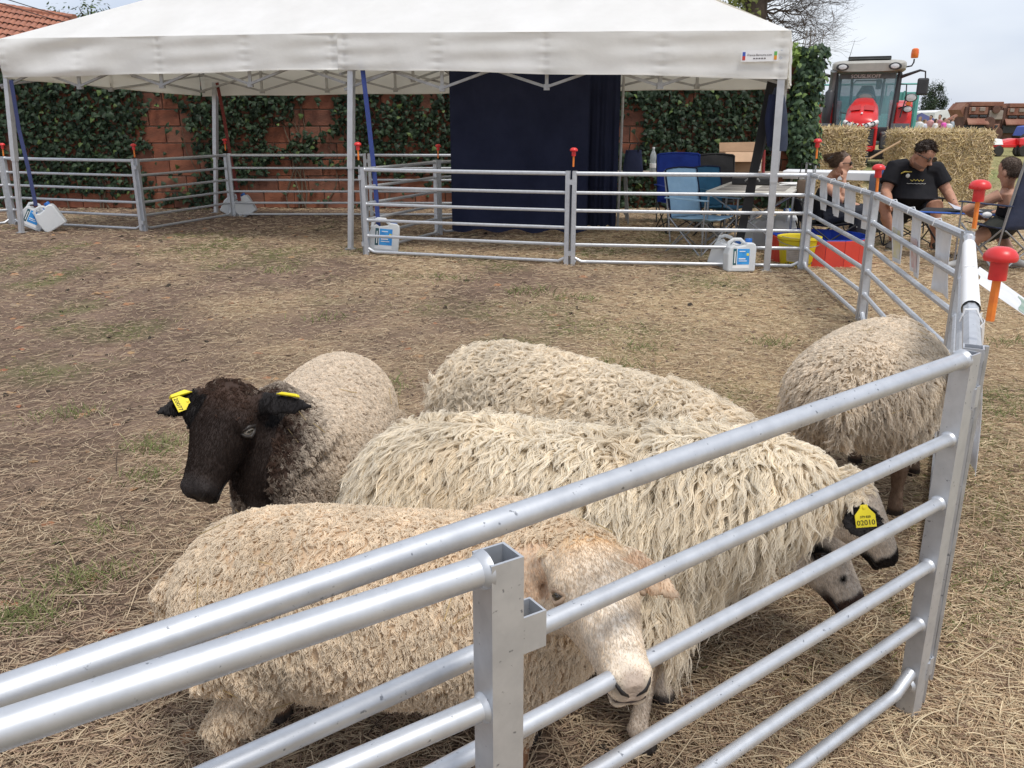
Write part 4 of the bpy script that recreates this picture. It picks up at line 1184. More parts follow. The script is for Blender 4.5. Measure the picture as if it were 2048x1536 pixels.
mid, mi = sheep("long-woolled cream sheep in the middle, black ear bearing a yellow 02010 tag", ((-.395, 2.235), (.60, 1.985)), (.455, .44), (.205, .205, .18),
      ((.840, 1.980, .560), (.985, 1.975, .350), (.9, -.30, .55)), (('f', .300, 1.70), ('f', .375, 1.875), ('h', -.22, 2.08), ('h', -.17, 2.32)),
      col_cream, dict(clumps=9500, per=15, length=.125, lvar=.25, rad=.00072, k=13, lay=1.25, curl=.0050, wave=.062, pinch=.62, spread=.0088, helix=.4, col=cream, tipcol=cream_tip, colfn=colf_cream, rand_dir=.24, seed=7, lenfn=len_long, comb=.1), hs=1.02,
      ears=((.93, 2.14, .47), on_y(1748, 1086, 1.80)), eye=(.03, .02, .015), fleece_mask=lambda i: std_mask(i, .10, .24), neck_r=(.15, .135, .10), ear_w=.056, neck_mid=(.66, 1.985, .545))
# --- second long-woolled sheep behind, grazing
bak, bki = sheep("cream curly-woolled sheep behind the middle one, brown-mouthed head down under its neck", ((-.21, 3.0), (.60, 2.30)), (.49, .47), (.21, .215, .18),
      ((.815, 2.150, .375), (.945, 2.035, .165), (.8, -.35, .6)), (('f', .47, 2.20), ('f', .60, 2.42), ('h', -.12, 2.72), ('h', .02, 2.95)),
      lambda i: col_cream(i, spots=True), dict(clumps=9500, per=12, length=.080, lvar=.25, rad=.00075, k=11, lay=1.1, curl=.0068, wave=.044, pinch=.55, spread=.0082, col=(.82, .72, .565), tipcol=(.92, .84, .71), colfn=colf_cream, rand_dir=.55, seed=9, lenfn=len_long, gravity=.7), hs=1.12,
      eye=(.03, .02, .015), fleece_mask=lambda i: std_mask(i, .12, .26), neck_r=(.14, .12, .09), neck_mid=(.70, 2.245, .475))
# --- shaggy sheep at the right fence, facing away
def col_far(i):
    V = i['V']
    c = np.tile(np.array([.33, .255, .175]), (len(V), 1))
    c = paint(c, 1 - smoothstep(.22, .34, V[:, 2]), (.20, .135, .095))
    c = paint(c, smoothstep(-.02, .12, i['t']) * i['inh'], (.30, .22, .16)); c = paint(c, 1 - smoothstep(.03, .05, V[:, 2]), (.05, .04, .035))
    return c
def colf_far(C, n, i, cc, g):
    p = (fnoise(C[:, 0] * 6 + 1, C[:, 2] * 6 + C[:, 1] * 4, 63) - .5)[:, None]
    return cc * (1 + .25 * p)
far_s, fi = sheep("shaggy beige sheep at the right-hand corner facing away along the hurdle", ((1.165, 2.80), (1.64, 3.52)), (.485, .47), (.268, .210, .19),
      ((1.82, 3.62, .38), (1.90, 3.70, .16), (.5, .6, .6)), (('h', 1.455, 2.945), ('h', 1.20, 3.06), ('f', 1.70, 3.34), ('f', 1.50, 3.46)),
      col_far, dict(clumps=12000, per=8, length=.050, lvar=.22, rad=.00090, k=7, lay=.8, curl=.0028, wave=.03, pinch=.66, spread=.0080, col=(.78, .675, .535), tipcol=(.86, .77, .645), colfn=colf_far, rand_dir=.35, seed=13, lenfn=lambda C, n, i: .42 + .68 * (1 - smoothstep(.1, .8, n[:, 2]))), hs=1.0,
      fleece_mask=lambda i: std_mask(i, .05, .27), neck_r=(.14, .12, .09))

# --- yellow ear tags
tag_y = pm("yellow_tag_plastic", (.86, .72, .02), (.78, .64, .02), 30, 0.45)
tag_ink = pm("tag_print", (.02, .018, .01), (.03, .025, .01), 30, 0.6)
def ear_tag(name_parent, c, xdir, up, w, h, digits=None, small=None):
    x, u = Vector(xdir).normalized(), Vector(up).normalized(); u = (u - x * u.dot(x)).normalized(); n = x.cross(u)
    c = Vector(c)
    poly = [(-.5, -.5), (.5, -.5), (.5, .05), (.22, .34), (.16, .5), (-.16, .5), (-.22, .34), (-.5, .05)]
    mb = MB(); mb.prism([c + x * a * w + u * b * h for a, b in poly], n * .0022); tg = mb.build("ear_tag", tag_y, name_parent, bevel=.0005, seg=1)
    bt = MB(); bt.lathe([(.0045, 0), (.004, .0022), (.001, .0028)], c + u * h * .38 + n * .002, 10, Matrix((x, u, n)).transposed()); subpart(bt.build("tag_button", tag_y, name_parent), tg)
    if digits: subpart(text_mesh(digits, w * .36, tag_ink, c - u * h * .30 + n * .0026, x, u, "tag_number", name_parent), tg)
    if small: subpart(text_mesh(small, w * .16, tag_ink, c - u * h * .04 + n * .0026, x, u, "tag_number", name_parent), tg)
    return tg
def view_axes(p):       # axes of a tag hanging roughly square to the viewer's side
    d = (Vector(p) - Vector((0, 0, CAM_H))).normalized(); x = Vector((d.y, -d.x, 0)).normalized(); return x, x.cross(d) * 1
eb, et, e, fl, wd, el_ = mi['ears'][1]
pc = on_y(1705, 1048, 1.80 )
_tc = eb.lerp(et, .46) + fl * .014
ear_tag(mid, _tc, (1, -.05, .12), (.0, .42, 1), .048, .054, "02010", "379 820")
eb, et, e, fl, wd, el_ = bi['ears'][1]
if wd.z < 0: wd = -wd
ear_tag(blk, eb.lerp(et, .50) + fl * .013, -wd, -e, .042, .040, "20077")
c0 = eb.lerp(et, .42) + wd * .027
mb = MB(); mb.hexa([c0 + e * a * .030 + wd * b_ * .007 + fl * f_ * .010 for f_ in (-1, 1) for a, b_ in ((-1, -1), (1, -.4), (1, .9), (-.4, 1))]); mb.build("ear_tag", tag_y, blk, bevel=.002, seg=1)
eb, et, e, fl, wd, el_ = bi['ears'][0]
if wd.z < 0: wd = -wd
c0 = eb.lerp(et, .55) + wd * .026
mb = MB(); mb.hexa([c0 + e * a * .034 + wd * b_ * .006 + fl * f_ * .008 for f_ in (-1, 1) for a, b_ in ((-1, -.2), (1, -1), (.9, .4), (-.5, 1))]); mb.build("ear_tag", tag_y, blk, bevel=.002, seg=1)
# ------------------------------------------------------------------ curtain, straps, jugs
navy = pm("navy_cloth", (.016, .020, .045), (.022, .027, .058), 3, 0.9, bump=0.15, bscale=25, spec=0.15)
def drape(name, label, pts_top, z_top, z_bot, folds, amp, seed, thick=0.006):
    r = random.Random(seed); ph = [r.uniform(0, 6.28) for _ in range(4)]
    P = [Vector((*p, 0)) for p in pts_top]
    cum = [0]
    for i in range(len(P) - 1): cum.append(cum[-1] + (P[i + 1] - P[i]).length)
    def at_(u):
        s_ = u * cum[-1]
        for i in range(len(P) - 1):
            if s_ <= cum[i + 1] + 1e-9: return P[i].lerp(P[i + 1], (s_ - cum[i]) / (cum[i + 1] - cum[i]))
        return P[-1].copy()
    def fn(u, v):
        p = at_(u)
        a = amp * (0.35 + .65 * v)
        p.y += a * (math.sin(folds * 6.28 * u + ph[0]) * .6 + math.sin(folds * 2.3 * 6.28 * u + ph[1] + v) * .25) + .012 * math.sin(5 * v + 3 * u + ph[2])
        if v > .88: p.y -= (v - .88) * .5 * (0.6 + .4 * math.sin(17 * u + ph[3]))
        p.z = z_top + (z_bot - z_top) * min(v, .965 + .012 * math.sin(23 * u)) 
        return p
    mb = MB(); mb.sheet(fn, 60, 40, (0, thick, 0)); o = mb.build(name, navy, None, smooth='all')
    return tag(o, label, "curtain")
drape("curtain", "wide navy curtain hanging under the marquee to the ground", [(-.775, 11.12), (.955, 10.98)], 2.14, .005, 3.2, .034, 3)
drape("curtain", "narrow navy curtain hanging beside a thin pole, right of the wide one", [(.93, 11.5), (1.16, 11.45), (1.39, 11.5)], 2.12, .01, 3.5, .035, 5)
mb = MB(); mb.path([(1.43, 11.62, 0), (1.44, 11.62, 2.15)], .018, 8); tag(mb.build("curtain_pole", alu_dark, None, smooth=True), "thin grey pole at the narrow navy curtain's right edge", "pole")

def strap(label, pts, w, mat, up=(1, 0, 0)):
    P = [Vector(p) for p in pts]
    mb = MB()
    vs = []
    for i, p in enumerate(P):
        t_ = (P[min(i + 1, len(P) - 1)] - P[max(i - 1, 0)]).normalized()
        s_ = Vector(up); s_ = (s_ - t_ * s_.dot(t_)).normalized(); n = t_.cross(s_) * .002
        vs += [p - s_ * w / 2 - n, p + s_ * w / 2 - n, p + s_ * w / 2 + n, p - s_ * w / 2 + n]
    fs = [(0, 1, 2, 3)]
    for i in range(len(P) - 1):
        for j in range(4): fs.append((i * 4 + j, i * 4 + (j + 1) % 4, i * 4 + 4 + (j + 1) % 4, i * 4 + 4 + j))
    fs.append(tuple(4 * (len(P) - 1) + j for j in (3, 2, 1, 0)))
    mb.add(vs, fs); o = mb.build("strap", mat, None)
    return tag(o, label, "strap", "straps tying jugs to the marquee")
web_blue = pm("blue_webbing", (.035, .06, .24), (.025, .045, .17), 60, .8)
web_navy = pm("navy_webbing", (.03, .04, .12), None, 60, .8)
web_black = pm("black_webbing", (.018, .017, .017), None, 60, .8)
web_red = pm("dark_red_webbing", (.16, .025, .02), None, 60, .8)
strap("blue webbing strap from the canopy down to the jug right of the middle leg", [on_y(723, 120, 9.86), on_y(737, 240, 9.84), on_y(750, 360, 9.8), on_y(757, 456, 9.76)], .05, web_blue)
strap("navy strap running down beside the left front leg to the jug pair", [on_y(22, 160, 11.35), on_y(38, 260, 11.3), on_y(55, 330, 11.2), on_y(72, 412, 11.1)], .05, web_navy)
strap("dark red strap hanging by the far leg down to the small jug pair", [on_y(434, 165, 13.9), on_y(447, 230, 13.85), on_y(462, 320, 13.7), on_y(479, 402, 13.45)], .05, web_red)
strap("broad black strap slanting from the canopy to the jug at the right front leg", [on_y(1546, 150, 8.75), on_y(1522, 270, 8.72), on_y(1496, 400, 8.68), on_y(1479, 482, 8.63)], .085, web_black)
strap("thin black strap slanting beside the broad black one at the right front leg", [on_y(1556, 150, 8.9), on_y(1536, 260, 8.9), on_y(1512, 350, 8.9), on_y(1500, 430, 8.85)], .03, web_black)

hdpe = pm("translucent_jug_plastic", (.82, .84, .85), (.76, .79, .81), 4, .4, spec=.4, trans=.3)
cap_blue = pm("blue_cap", (.02, .16, .55), (.02, .13, .46), 20, .4)
lab_blue = pm("blue_jug_label", (.03, .27, .68), (.05, .34, .75), 12, .5, mixpos=(.45, .55))
lab_teal = pm("dark_teal_label_strip", (.02, .10, .12), None, 20, .5)
lab_yel = pm("yellow_label_spot", (.8, .72, .10), None, 20, .5)
def jug(label, c, rz, tilt, s=1.0, labelled=True, roll=0.0):
    """20 litre water jug: c = bottom centre"""
    t = thing("water_jug", label, "jug", (c[0], c[1], 0), 0.0, "plastic water jugs weighing down the marquee")
    M = Matrix.Rotation(rz, 3, 'Z') @ Matrix.Rotation(roll, 3, 'Y') @ Matrix.Rotation(tilt, 3, 'X')
    c = Vector(c)
    T_ = lambda x, y, z: c + M @ Vector((x * s, y * s, z * s))
    outl = [(-.145, .01), (-.135, 0), (.135, 0), (.145, .01), (.150, .235), (.142, .275), (.115, .295), (.045, .297), (.035, .27), (-.055, .255), (-.085, .275), (-.128, .245), (-.150, .18)]
    mb = MB(); n = len(outl)
    vs = []
    for y, k in ((-.095, .94), (-.080, 1.0), (.080, 1.0), (.095, .94)):
        vs += [T_(x * k, y, .148 + (z - .148) * k) for x, z in outl]
    fs = [tuple(range(n)), tuple(reversed(range(3 * n, 4 * n)))]
    for i in range(3):
        for j in range(n): fs.append((i * n + j, i * n + (j + 1) % n, (i + 1) * n + (j + 1) % n, (i + 1) * n + j))
    mb.add(vs, fs); b_ = mb.build("jug_body", hdpe, t, bevel=.006 * s)
    mb = MB(); mb.path([T_(-.125, 0, .235), T_(-.115, 0, .295), T_(-.07, 0, .325), T_(.0, 0, .325), T_(.045, 0, .29)], [.016 * s, .019 * s, .019 * s, .019 * s, .016 * s], 8); mb.build("handle", hdpe, t, smooth=True)
    Mz = M
    mb = MB(); mb.lathe([(.034 * s, 0), (.036 * s, .004 * s), (.036 * s, .035 * s), (.030 * s, .042 * s)], T_(.088, 0, .292), 14, Mz); mb.build("cap", cap_blue, t, smooth=True)
    if labelled:
        y = -.0975
        def rect(x0, x1, z0, z1, yy): q = MB(); q.hexa([T_(x0, yy, z0), T_(x1, yy, z0), T_(x1, yy + .002, z0), T_(x0, yy + .002, z0), T_(x0, yy, z1), T_(x1, yy, z1), T_(x1, yy + .002, z1), T_(x0, yy + .002, z1)]); return q
        rect(-.095, .075, .035, .235, y).build("label_sheet", lab_mat, t)
        rect(-.050, .075, .075, .235, y - .002).build("blue_label", lab_blue, t)
        rect(-.093, -.058, .070, .237, y - .002).build("label_strip", lab_teal, t)
        rect(.045, .068, .165, .190, y - .004).build("label_spot", lab_yel, t)
        rect(-.035, .035, .128, .139, y - .004).build("label_print", lab_mat, t); rect(-.035, .050, .108, .115, y - .004).build("label_print", lab_mat, t); rect(-.03, .03, .205, .213, y - .004).build("label_print", lab_mat, t)
        rect(-.080, -.070, .09, .21, y - .004).build("label_print", lab_mat, t)
    return t
g = on_z(62, 462); jug("left white jug of the strapped pair, blue label facing out, by the left leg", (g.x, g.y, .045), R(14), R(-4), 1.02, True, R(27))
g = on_z(116, 462); jug("right white jug of the strapped pair by the left leg, label hidden", (g.x, g.y, .045), R(20), R(0), 1.02, False, R(-30))
g = on_z(458, 432); jug("left jug of the small pair under the dark red strap by the far leg", (g.x, g.y, .02), R(6), R(-4), .98, False, R(30))
g = on_z(500, 432); jug("right jug of the small pair under the dark red strap by the far leg", (g.x, g.y, .02), R(10), R(-4), .98, False, R(-30))
g = on_z(764, 508); jug("white water jug with blue label just right of the middle marquee leg", (g.x, g.y + .1, .004), R(10), R(-6), 1.13, True, R(6))
g = on_z(1482, 546); jug("white water jug with blue label under the black strap by the right leg", (g.x, g.y + .1, .004), R(2), R(-4), .96, True)
g = on_z(1452, 540); jug("tilted plain jug leaning behind the labelled jug at the right leg", (g.x, g.y + .22, .004), R(-25), R(0), .95, False, R(16))
jug("plain grey-white jug on the ground under the plastic table, left one", (2.98, 10.25, .004), R(14), 0, 1.2, False)
jug("taller plain jug under the plastic table's right end", (3.25, 10.2, .004), R(70), 0, 1.3, False)

# ------------------------------------------------------------------ folding camp chairs and tables
tube_grey = pm("chair_tube_grey", (.36, .37, .38), None, 20, .4, metal=.5)
tube_black = pm("chair_tube_black", (.02, .02, .022), None, 20, .45)
def camp_chair(label, loc, rz, cloth, piping, tubes, hb=.92, seat_z=.40, w=.56, back=True, arms=True):
    t = thing("camp_chair", label, "camp chair", (loc[0], loc[1], 0), rz, "folding camp chairs")
    def L_(mb, nm, mt, **k): return mb.build(nm, mt, t, local=True, **k)
    hw = w / 2
    f = lambda u, v: (-hw * .92 + w * .92 * u, -.24 + .46 * v, seat_z + .02 - .05 * math.sin(math.pi * u) * math.sin(math.pi * (.2 + .8 * v)) - .03 * v + .004 * math.sin(20 * u + 9 * v))
    mb = MB(); mb.sheet(f, 14, 12, (0, 0, -.008)); L_(mb, "seat", cloth, smooth='all')
    bz0 = seat_z - .02
    g_ = lambda u, v: (-hw * .95 + w * .95 * u, .22 + .12 * v + .035 * math.sin(math.pi * u) + .004 * math.sin(16 * v + 7 * u), bz0 + (hb - bz0 - .015 * (2 * u - 1) ** 2) * v)
    mb = MB(); mb.sheet(g_, 14, 16, (0, .009, 0)); bo = L_(mb, "backrest", cloth, smooth='all')
    mb = MB()
    e = [g_(0, v) for v in (0, .3, .6, .9, .98)] + [g_(u, 1) for u in (.04, .3, .5, .7, .96)] + [g_(1, v) for v in (.98, .9, .6, .3, 0)]
    mb.path(e, .010, 6); subpart(L_(mb, "piping", piping, smooth=True), bo)
    for sx in (-1, 1):
        for a, b in (((sx * hw, -.25, .0), (sx * hw * .98, .24, seat_z + .0)), ((sx * hw, .27, 0), (sx * hw * .98, -.25, seat_z))):
            mb = MB(); mb.path([a, b], .009, 6); L_(mb, "leg", tubes, smooth=True)
        mb = MB(); mb.path([(sx * hw, .20, seat_z * .3), (sx * hw, .245, seat_z), (sx * hw * .96, .35, hb - .03)], .009, 6); L_(mb, "back_upright", tubes, smooth=True)
        if arms:
            mb = MB(); mb.path([(sx * hw, -.26, 0), (sx * hw, -.27, seat_z + .2)], .009, 6); L_(mb, "arm_support", tubes, smooth=True)
            mb = MB(); mb.box((sx * hw, 0, seat_z + .21), (.07, .58, .012)); L_(mb, "armrest", cloth, bevel=.004)
    for y in (-.25, .26):
        for s_ in (-1, 1):
            mb = MB(); mb.path([(-hw * s_, y, .01), (hw * s_, y + .012 * s_, seat_z - .02)], .008, 6); L_(mb, "cross_brace", tubes, smooth=True)
    return t
sky_cloth = pm("pale_blue_cloth", (.36, .56, .74), (.30, .49, .68), 5, .85, bump=.3, bscale=18, spec=.2)
royal = pm("royal_blue_cloth", (.015, .035, .22), (.02, .05, .30), 4, .8, bump=.3, bscale=14, spec=.2)
teal_c = pm("teal_cloth", (.02, .13, .24), (.02, .10, .19), 5, .85, bump=.2)
black_c = pm("black_cloth", (.014, .014, .016), (.02, .02, .022), 5, .9, bump=.2)
grey_nav = pm("faded_navy_cloth", (.035, .045, .085), (.050, .058, .095), 4, .85, bump=.25, bscale=16, spec=.2)
camp_chair("light blue camp chair with grey crossed legs under the marquee", (2.14, 9.72), R(38), sky_cloth, navy, tube_grey, hb=.93)
camp_chair("royal blue camp chair back standing behind the light blue one", (2.30, 11.55), R(8), royal, royal, tube_black, hb=1.02, w=.62)
camp_chair("black camp chair between the royal blue and teal ones", (2.78, 11.75), R(-6), black_c, black_c, tube_black, hb=1.00, w=.5)
camp_chair("teal and navy camp chair left of the cardboard box", (2.66, 10.95), R(28), teal_c, navy, tube_black, hb=.88, w=.46)

pl_grey = pm("off_white_table_plastic", (.60, .58, .53), (.53, .51, .46), 6, .5)
pl_dark = pm("brown_grey_table_panel", (.27, .25, .23), (.22, .20, .18), 8, .6)
t = thing("folding_table", "off-white plastic folding table with recessed panels beside the light blue chair", "table", (2.85, 10.2, 0))
A_, B_, C_, D_ = [Vector(q) for q in ((2.14, 9.60, .70), (3.02, 9.36, .70), (3.60, 10.75, .70), (2.76, 11.02, .70))]
mb = MB(); dn = Vector((0, 0, -.035)); mb.hexa([A_ + dn, B_ + dn, C_ + dn, D_ + dn, A_, B_, C_, D_]); mb.build("table_top", pl_grey, t, bevel=.01)
for (u0, u1, v0, v1) in ((.10, .46, .08, .30), (.54, .90, .08, .30), (.10, .46, .38, .60), (.54, .90, .38, .60), (.10, .46, .68, .92), (.54, .90, .68, .92)):
    q = lambda u, v: A_.lerp(B_, u).lerp(D_.lerp(C_, u), v) + Vector((0, 0, .002))
    mb = MB(); up_ = Vector((0, 0, .003)); c4 = [q(u0, v0), q(u1, v0), q(u1, v1), q(u0, v1)]; mb.hexa(c4 + [p + up_ for p in c4]); mb.build("inset_panel", pl_dark, t)
for s0, s1 in ((A_, D_), (B_, C_)):
    for k in (.12, .88):
        p = s0.lerp(s1, k); mb = MB(); mb.path([p + Vector((0, 0, -.03)), Vector((p.x, p.y, .0)) + (s1 - s0) * (.10 if k < .5 else -.10) * 0], .013, 6); mb.build("leg", tube_grey, t, smooth=True)
    a, b = s0.lerp(s1, .12), s0.lerp(s1, .88); mb = MB(); mb.path([(a.x, a.y, .12), (b.x, b.y, .12)], .011, 6); mb.build("stretcher", tube_grey, t, smooth=True)
for k in (.12, .88):
    a, b = A_.lerp(D_, k), B_.lerp(C_, k)
    for z0, z1 in ((.66, .05), (.05, .66)):
        mb = MB(); mb.path([(a.x, a.y, z0), (b.x, b.y, z1)], .009, 6); mb.build("cross_brace", tube_grey, t, smooth=True)
blk_pl = pm("black_plastic", (.018, .018, .02), None, 20, .4)
t = thing("carry_case", "flat black case lying on the off-white plastic table", "case", (2.9, 10.5, .70))
mb = MB(); mb.box((2.90, 10.55, .745), (.46, .30, .075), Matrix.Rotation(R(-15), 3, 'Z')); mb.build("case_body", blk_pl, t, bevel=.012)
mb = MB(); mb.path([(2.78, 10.40, .75), (2.80, 10.37, .775), (2.92, 10.34, .775), (2.94, 10.36, .75)], .01, 6); mb.build("handle", tube_grey, t, smooth=True)
t = thing("paper_tray", "stack of papers on the right end of the plastic table", "papers", (3.3, 10.4, .70))
for k in range(4):
    mb = MB(); mb.box((3.32 + .01 * k, 10.42 - .012 * k, .708 + .006 * k), (.22, .30, .004), Matrix.Rotation(R(-20 + 9 * k), 3, 'Z')); mb.build("sheet", lab_mat, t)

def trestle(label, c, w, d, h, rz, topm, legm, th=.03, apron=0.0):
    t = thing("trestle_table", label, "table", (c[0], c[1], 0), rz, None)
    mb = MB(); mb.box((0, 0, h - th / 2), (w, d, th)); mb.build("table_top", topm, t, local=True, bevel=.004)
    if apron:
        mb = MB(); mb.box((0, -d / 2 - .006, h - apron / 2 - .004), (w * .995, .012, apron)); mb.build("apron", topm, t, local=True, bevel=.003)
    for sx in (-1, 1):
        for sy in (-1, 1):
            mb = MB(); mb.path([(sx * w * .45, sy * d * .4, h - th), (sx * w * .43, sy * d * .42, 0)], .016, 6); mb.build("leg", legm, t, local=True, smooth=True)
        mb = MB(); mb.path([(sx * w * .45, -d * .4, .15), (sx * w * .45, d * .4, .15)], .012, 6); mb.build("stretcher", legm, t, local=True, smooth=True)
    return t
wood_t = pm("brown_board", (.30, .25, .20), (.22, .18, .14), 6, .7)
trestle("long board table against the ivy, holding the bottle and cardboard box", (2.85, 12.55), 2.7, .6, .73, R(-4), wood_t, tube_grey)
white_b = pm("white_board", (.78, .79, .80), (.72, .73, .75), 4, .5)
trestle("white thick-edged bench table behind the seated woman in front of the bale", (4.72, 12.2), 1.75, .55, .76, R(-24), white_b, tube_black, .05, .10)
# bottle, box, bags
pet = pm("clear_bottle_plastic", (.62, .66, .68), (.52, .57, .60), 20, .15, spec=.6, alpha=.55)
t = thing("water_bottle", "clear plastic water bottle with white label on the board table", "bottle", (2.02, 12.4, .73))
bx = on_y(1305, 345, 12.4).x
mb = MB(); mb.lathe([(.042, .732), (.045, .74), (.045, .86), (.041, .88), (.045, .90), (.045, .96), (.030, 1.01), (.016, 1.04), (.016, 1.06)], (bx, 12.4, 0), 14); mb.build("bottle_body", pet, t, smooth=True)
mb = MB(); mb.lathe([(.0465, .80), (.0465, .86)], (bx, 12.4, 0), 14); mb.build("bottle_label", lab_mat, t, smooth=True)
mb = MB(); mb.lathe([(.018, 1.058), (.018, 1.08)], (bx, 12.4, 0), 12); mb.build("bottle_cap", lab_mat, t, smooth=True)
card = pm("cardboard", (.42, .27, .165), (.36, .23, .14), 5, .85, bump=.1)
t = thing("cardboard_box", "open cardboard box with one flap folded out, on the board table", "box", (3.5, 12.4, .73))
c0 = on_y(1482, 340, 12.35)
x0, x1, z0 = c0.x - .26, c0.x + .28, .735
for nm, c, sz in (("box_side", ((x0 + x1) / 2, 12.25, z0 + .14), (x1 - x0, .008, .28)), ("box_side", ((x0 + x1) / 2, 12.62, z0 + .14), (x1 - x0, .008, .28)), ("box_side", (x0, 12.435, z0 + .14), (.008, .362, .28)), ("box_side", (x1, 12.435, z0 + .14), (.008, .362, .28)), ("box_bottom", ((x0 + x1) / 2, 12.435, z0 + .004), (x1 - x0 - .01, .36, .008))):
    mb = MB(); mb.box(c, sz); mb.build(nm, card, t)
mb = MB(); mb.hexa([(x0, 12.244, z0 + .28), (x1, 12.244, z0 + .28), (x1, 12.25, z0 + .284), (x0, 12.25, z0 + .284), (x0 - .03, 12.10, z0 + .16), (x1 - .02, 12.10, z0 + .16), (x1 - .02, 12.105, z0 + .165), (x0 - .03, 12.105, z0 + .165)]); mb.build("flap", pm("cardboard_inner", (.50, .33, .21), None, 6, .85), t)
mb = MB(); mb.hexa([(x0, 12.615, z0 + .28), (x1, 12.615, z0 + .28), (x1, 12.62, z0 + .28), (x0, 12.62, z0 + .28), (x0, 12.66, z0 + .40), (x1, 12.66, z0 + .41), (x1, 12.665, z0 + .41), (x0, 12.665, z0 + .40)]); mb.build("flap", card, t)
mb = MB(); mb.box((x1 - .085, 12.243, z0 + .09), (.10, .004, .13)); lo = mb.build("shipping_label", lab_mat, t)
mb = MB(); mb.box((x1 - .085, 12.240, z0 + .10), (.06, .003, .02)); subpart(mb.build("label_print", ink, t), lo)
mb = MB(); mb.box((x1 - .085, 12.240, z0 + .06), (.07, .003, .012)); subpart(mb.build("label_print", ink, t), lo)
t = thing("tote_bag", "dark blue bag standing on the board table left of the royal blue chair", "bag", (1.9, 12.55, .73))
mb = MB(); loft(mb, [((1.72 + .02, 12.6, .735 + .30 * q), (1, 0, 0), (0, 1, 0), .15 * (1 - .25 * q), .08 * (1 - .4 * q), .08 * (1 - .4 * q)) for q in (0, .1, .4, .7, 1)], 14, .8); mb.build("bag_body", navy, t, smooth=True)
mb = MB(); mb.path([(1.66, 12.55, 1.02), (1.68, 12.53, 1.12), (1.78, 12.53, 1.13), (1.81, 12.55, 1.02)], .008, 6); mb.build("handle", web_black, t, smooth=True)
t = thing("shoulder_bag", "small brown bag hanging beside the plastic table by the corner post", "bag", (3.6, 10.0, 0))
c0 = on_y(1610, 378, 9.9)
mb = MB(); loft(mb, [((c0.x, 9.9, c0.z - .10 + .2 * q), (1, 0, 0), (0, 1, 0), .10 * (1 - .15 * abs(q - .5)), .05, .05) for q in (0, .12, .5, .88, 1)], 14, .7); mb.build("bag_body", pm("brown_leather", (.20, .14, .10), (.14, .10, .07), 9, .6), t, smooth=True)
mb = MB(); mb.path([(c0.x - .09, 9.9, c0.z + .08), (c0.x - .06, 9.9, c0.z + .28), (c0.x + .06, 9.9, c0.z + .28), (c0.x + .09, 9.9, c0.z + .08)], .006, 5); mb.build("bag_strap", web_black, t, smooth=True)
mb = MB(); mb.path([(c0.x + .02, 9.93, 0), (c0.x, 9.93, c0.z + .29), (c0.x + .05, 9.93, c0.z + .27)], .012, 6); mb.build("hanging_stand", tube_grey, t, smooth=True)
# jacket on the right leg
t = thing("jacket", "dark navy jacket hanging on the marquee's right front leg", "jacket", (2.6, 8.6, 0))
jc = [on_y(1556, y, 8.62) for y in (175, 195, 230, 265, 290, 302)]
mb = MB(); loft(mb, [(p, (1, .15, 0), (0, 1, 0), w, .06, .05) for p, w in zip(jc, (.03, .07, .095, .10, .10, .085))], 16); jb = mb.build("jacket_body", pm("navy_jacket", (.022, .03, .055), (.03, .042, .075), 9, .8, bump=.4, bscale=14), t, smooth=True)
mb = MB(); mb.path([on_y(1546, 190, 8.57), on_y(1538, 240, 8.55), on_y(1541, 292, 8.56)], [.04, .042, .034], 10); mb.build("sleeve", navy, t, smooth=True)
mb = MB(); mb.path([on_y(1528, 300, 8.95), on_y(1526, 352, 8.95)], .016, 8); tag(mb.build("red_pole", pm("dark_red_paint", (.30, .03, .03), None, 20, .5), None, smooth=True), "short dark red pole end beside the marquee's right leg", "pole")

# tub and bucket
tub_red = pm("red_tub_panel", (.62, .055, .03), (.54, .045, .028), 4, .55)
tub_blue = pm("blue_tub_lining", (.015, .05, .34), (.02, .07, .42), 4, .5)
TC = Vector((3.27, 9.10, 0)); TR, TH = .50, .275
t = thing("folding_tub", "red-walled folding tub with blue lining behind the yellow bucket", "tub", tuple(TC))
n = 16
P8 = [TC + Vector((TR * math.cos(2 * math.pi * (j + .5) / n), TR * math.sin(2 * math.pi * (j + .5) / n), 0)) for j in range(n)]
for j in range(n):
    a, b = P8[j], P8[(j + 1) % n]; e = (b - a); a2, b2 = a + e * .012, b - e * .012; inn_ = (TC - (a + b) / 2).normalized()
    mb = MB(); mb.hexa([a2, b2, b2 + inn_ * .008, a2 + inn_ * .008] + [q + Vector((0, 0, TH)) for q in (a2, b2, b2 + inn_ * .008, a2 + inn_ * .008)]); mb.build("wall_panel", tub_red, t, bevel=.003, seg=1)
    i0, i1 = a2 + inn_ * .011, b2 + inn_ * .011
    mb = MB(); mb.hexa([i0, i1, i1 + inn_ * .006, i0 + inn_ * .006] + [q + Vector((0, 0, TH + .012)) for q in (i0, i1, i1 + inn_ * .006, i0 + inn_ * .006)]); mb.build("lining_panel", tub_blue, t, bevel=.002, seg=1)
mb = MB(); mb.prism([TC + (p - TC) * .955 + Vector((0, 0, .004)) for p in P8], (0, 0, .012)); mb.build("tub_floor", tub_blue, t)
yel = pm("yellow_bucket_plastic", (.78, .62, .02), (.70, .55, .02), 6, .4)
yc = Vector((2.96, 8.80, 0))
t = thing("bucket", "yellow plastic bucket with a white label and a black panel bearing a letter", "bucket", tuple(yc))
mb = MB()
pr = [(.165, .004), (.170, .012), (.205, .27), (.208, .272), (.222, .285), (.222, .305), (.212, .308), (.200, .300), (.168, .02), (.02, .016)]
mb.lathe(pr, yc, 32); mb.build("bucket_body", yel, t, smooth=True)
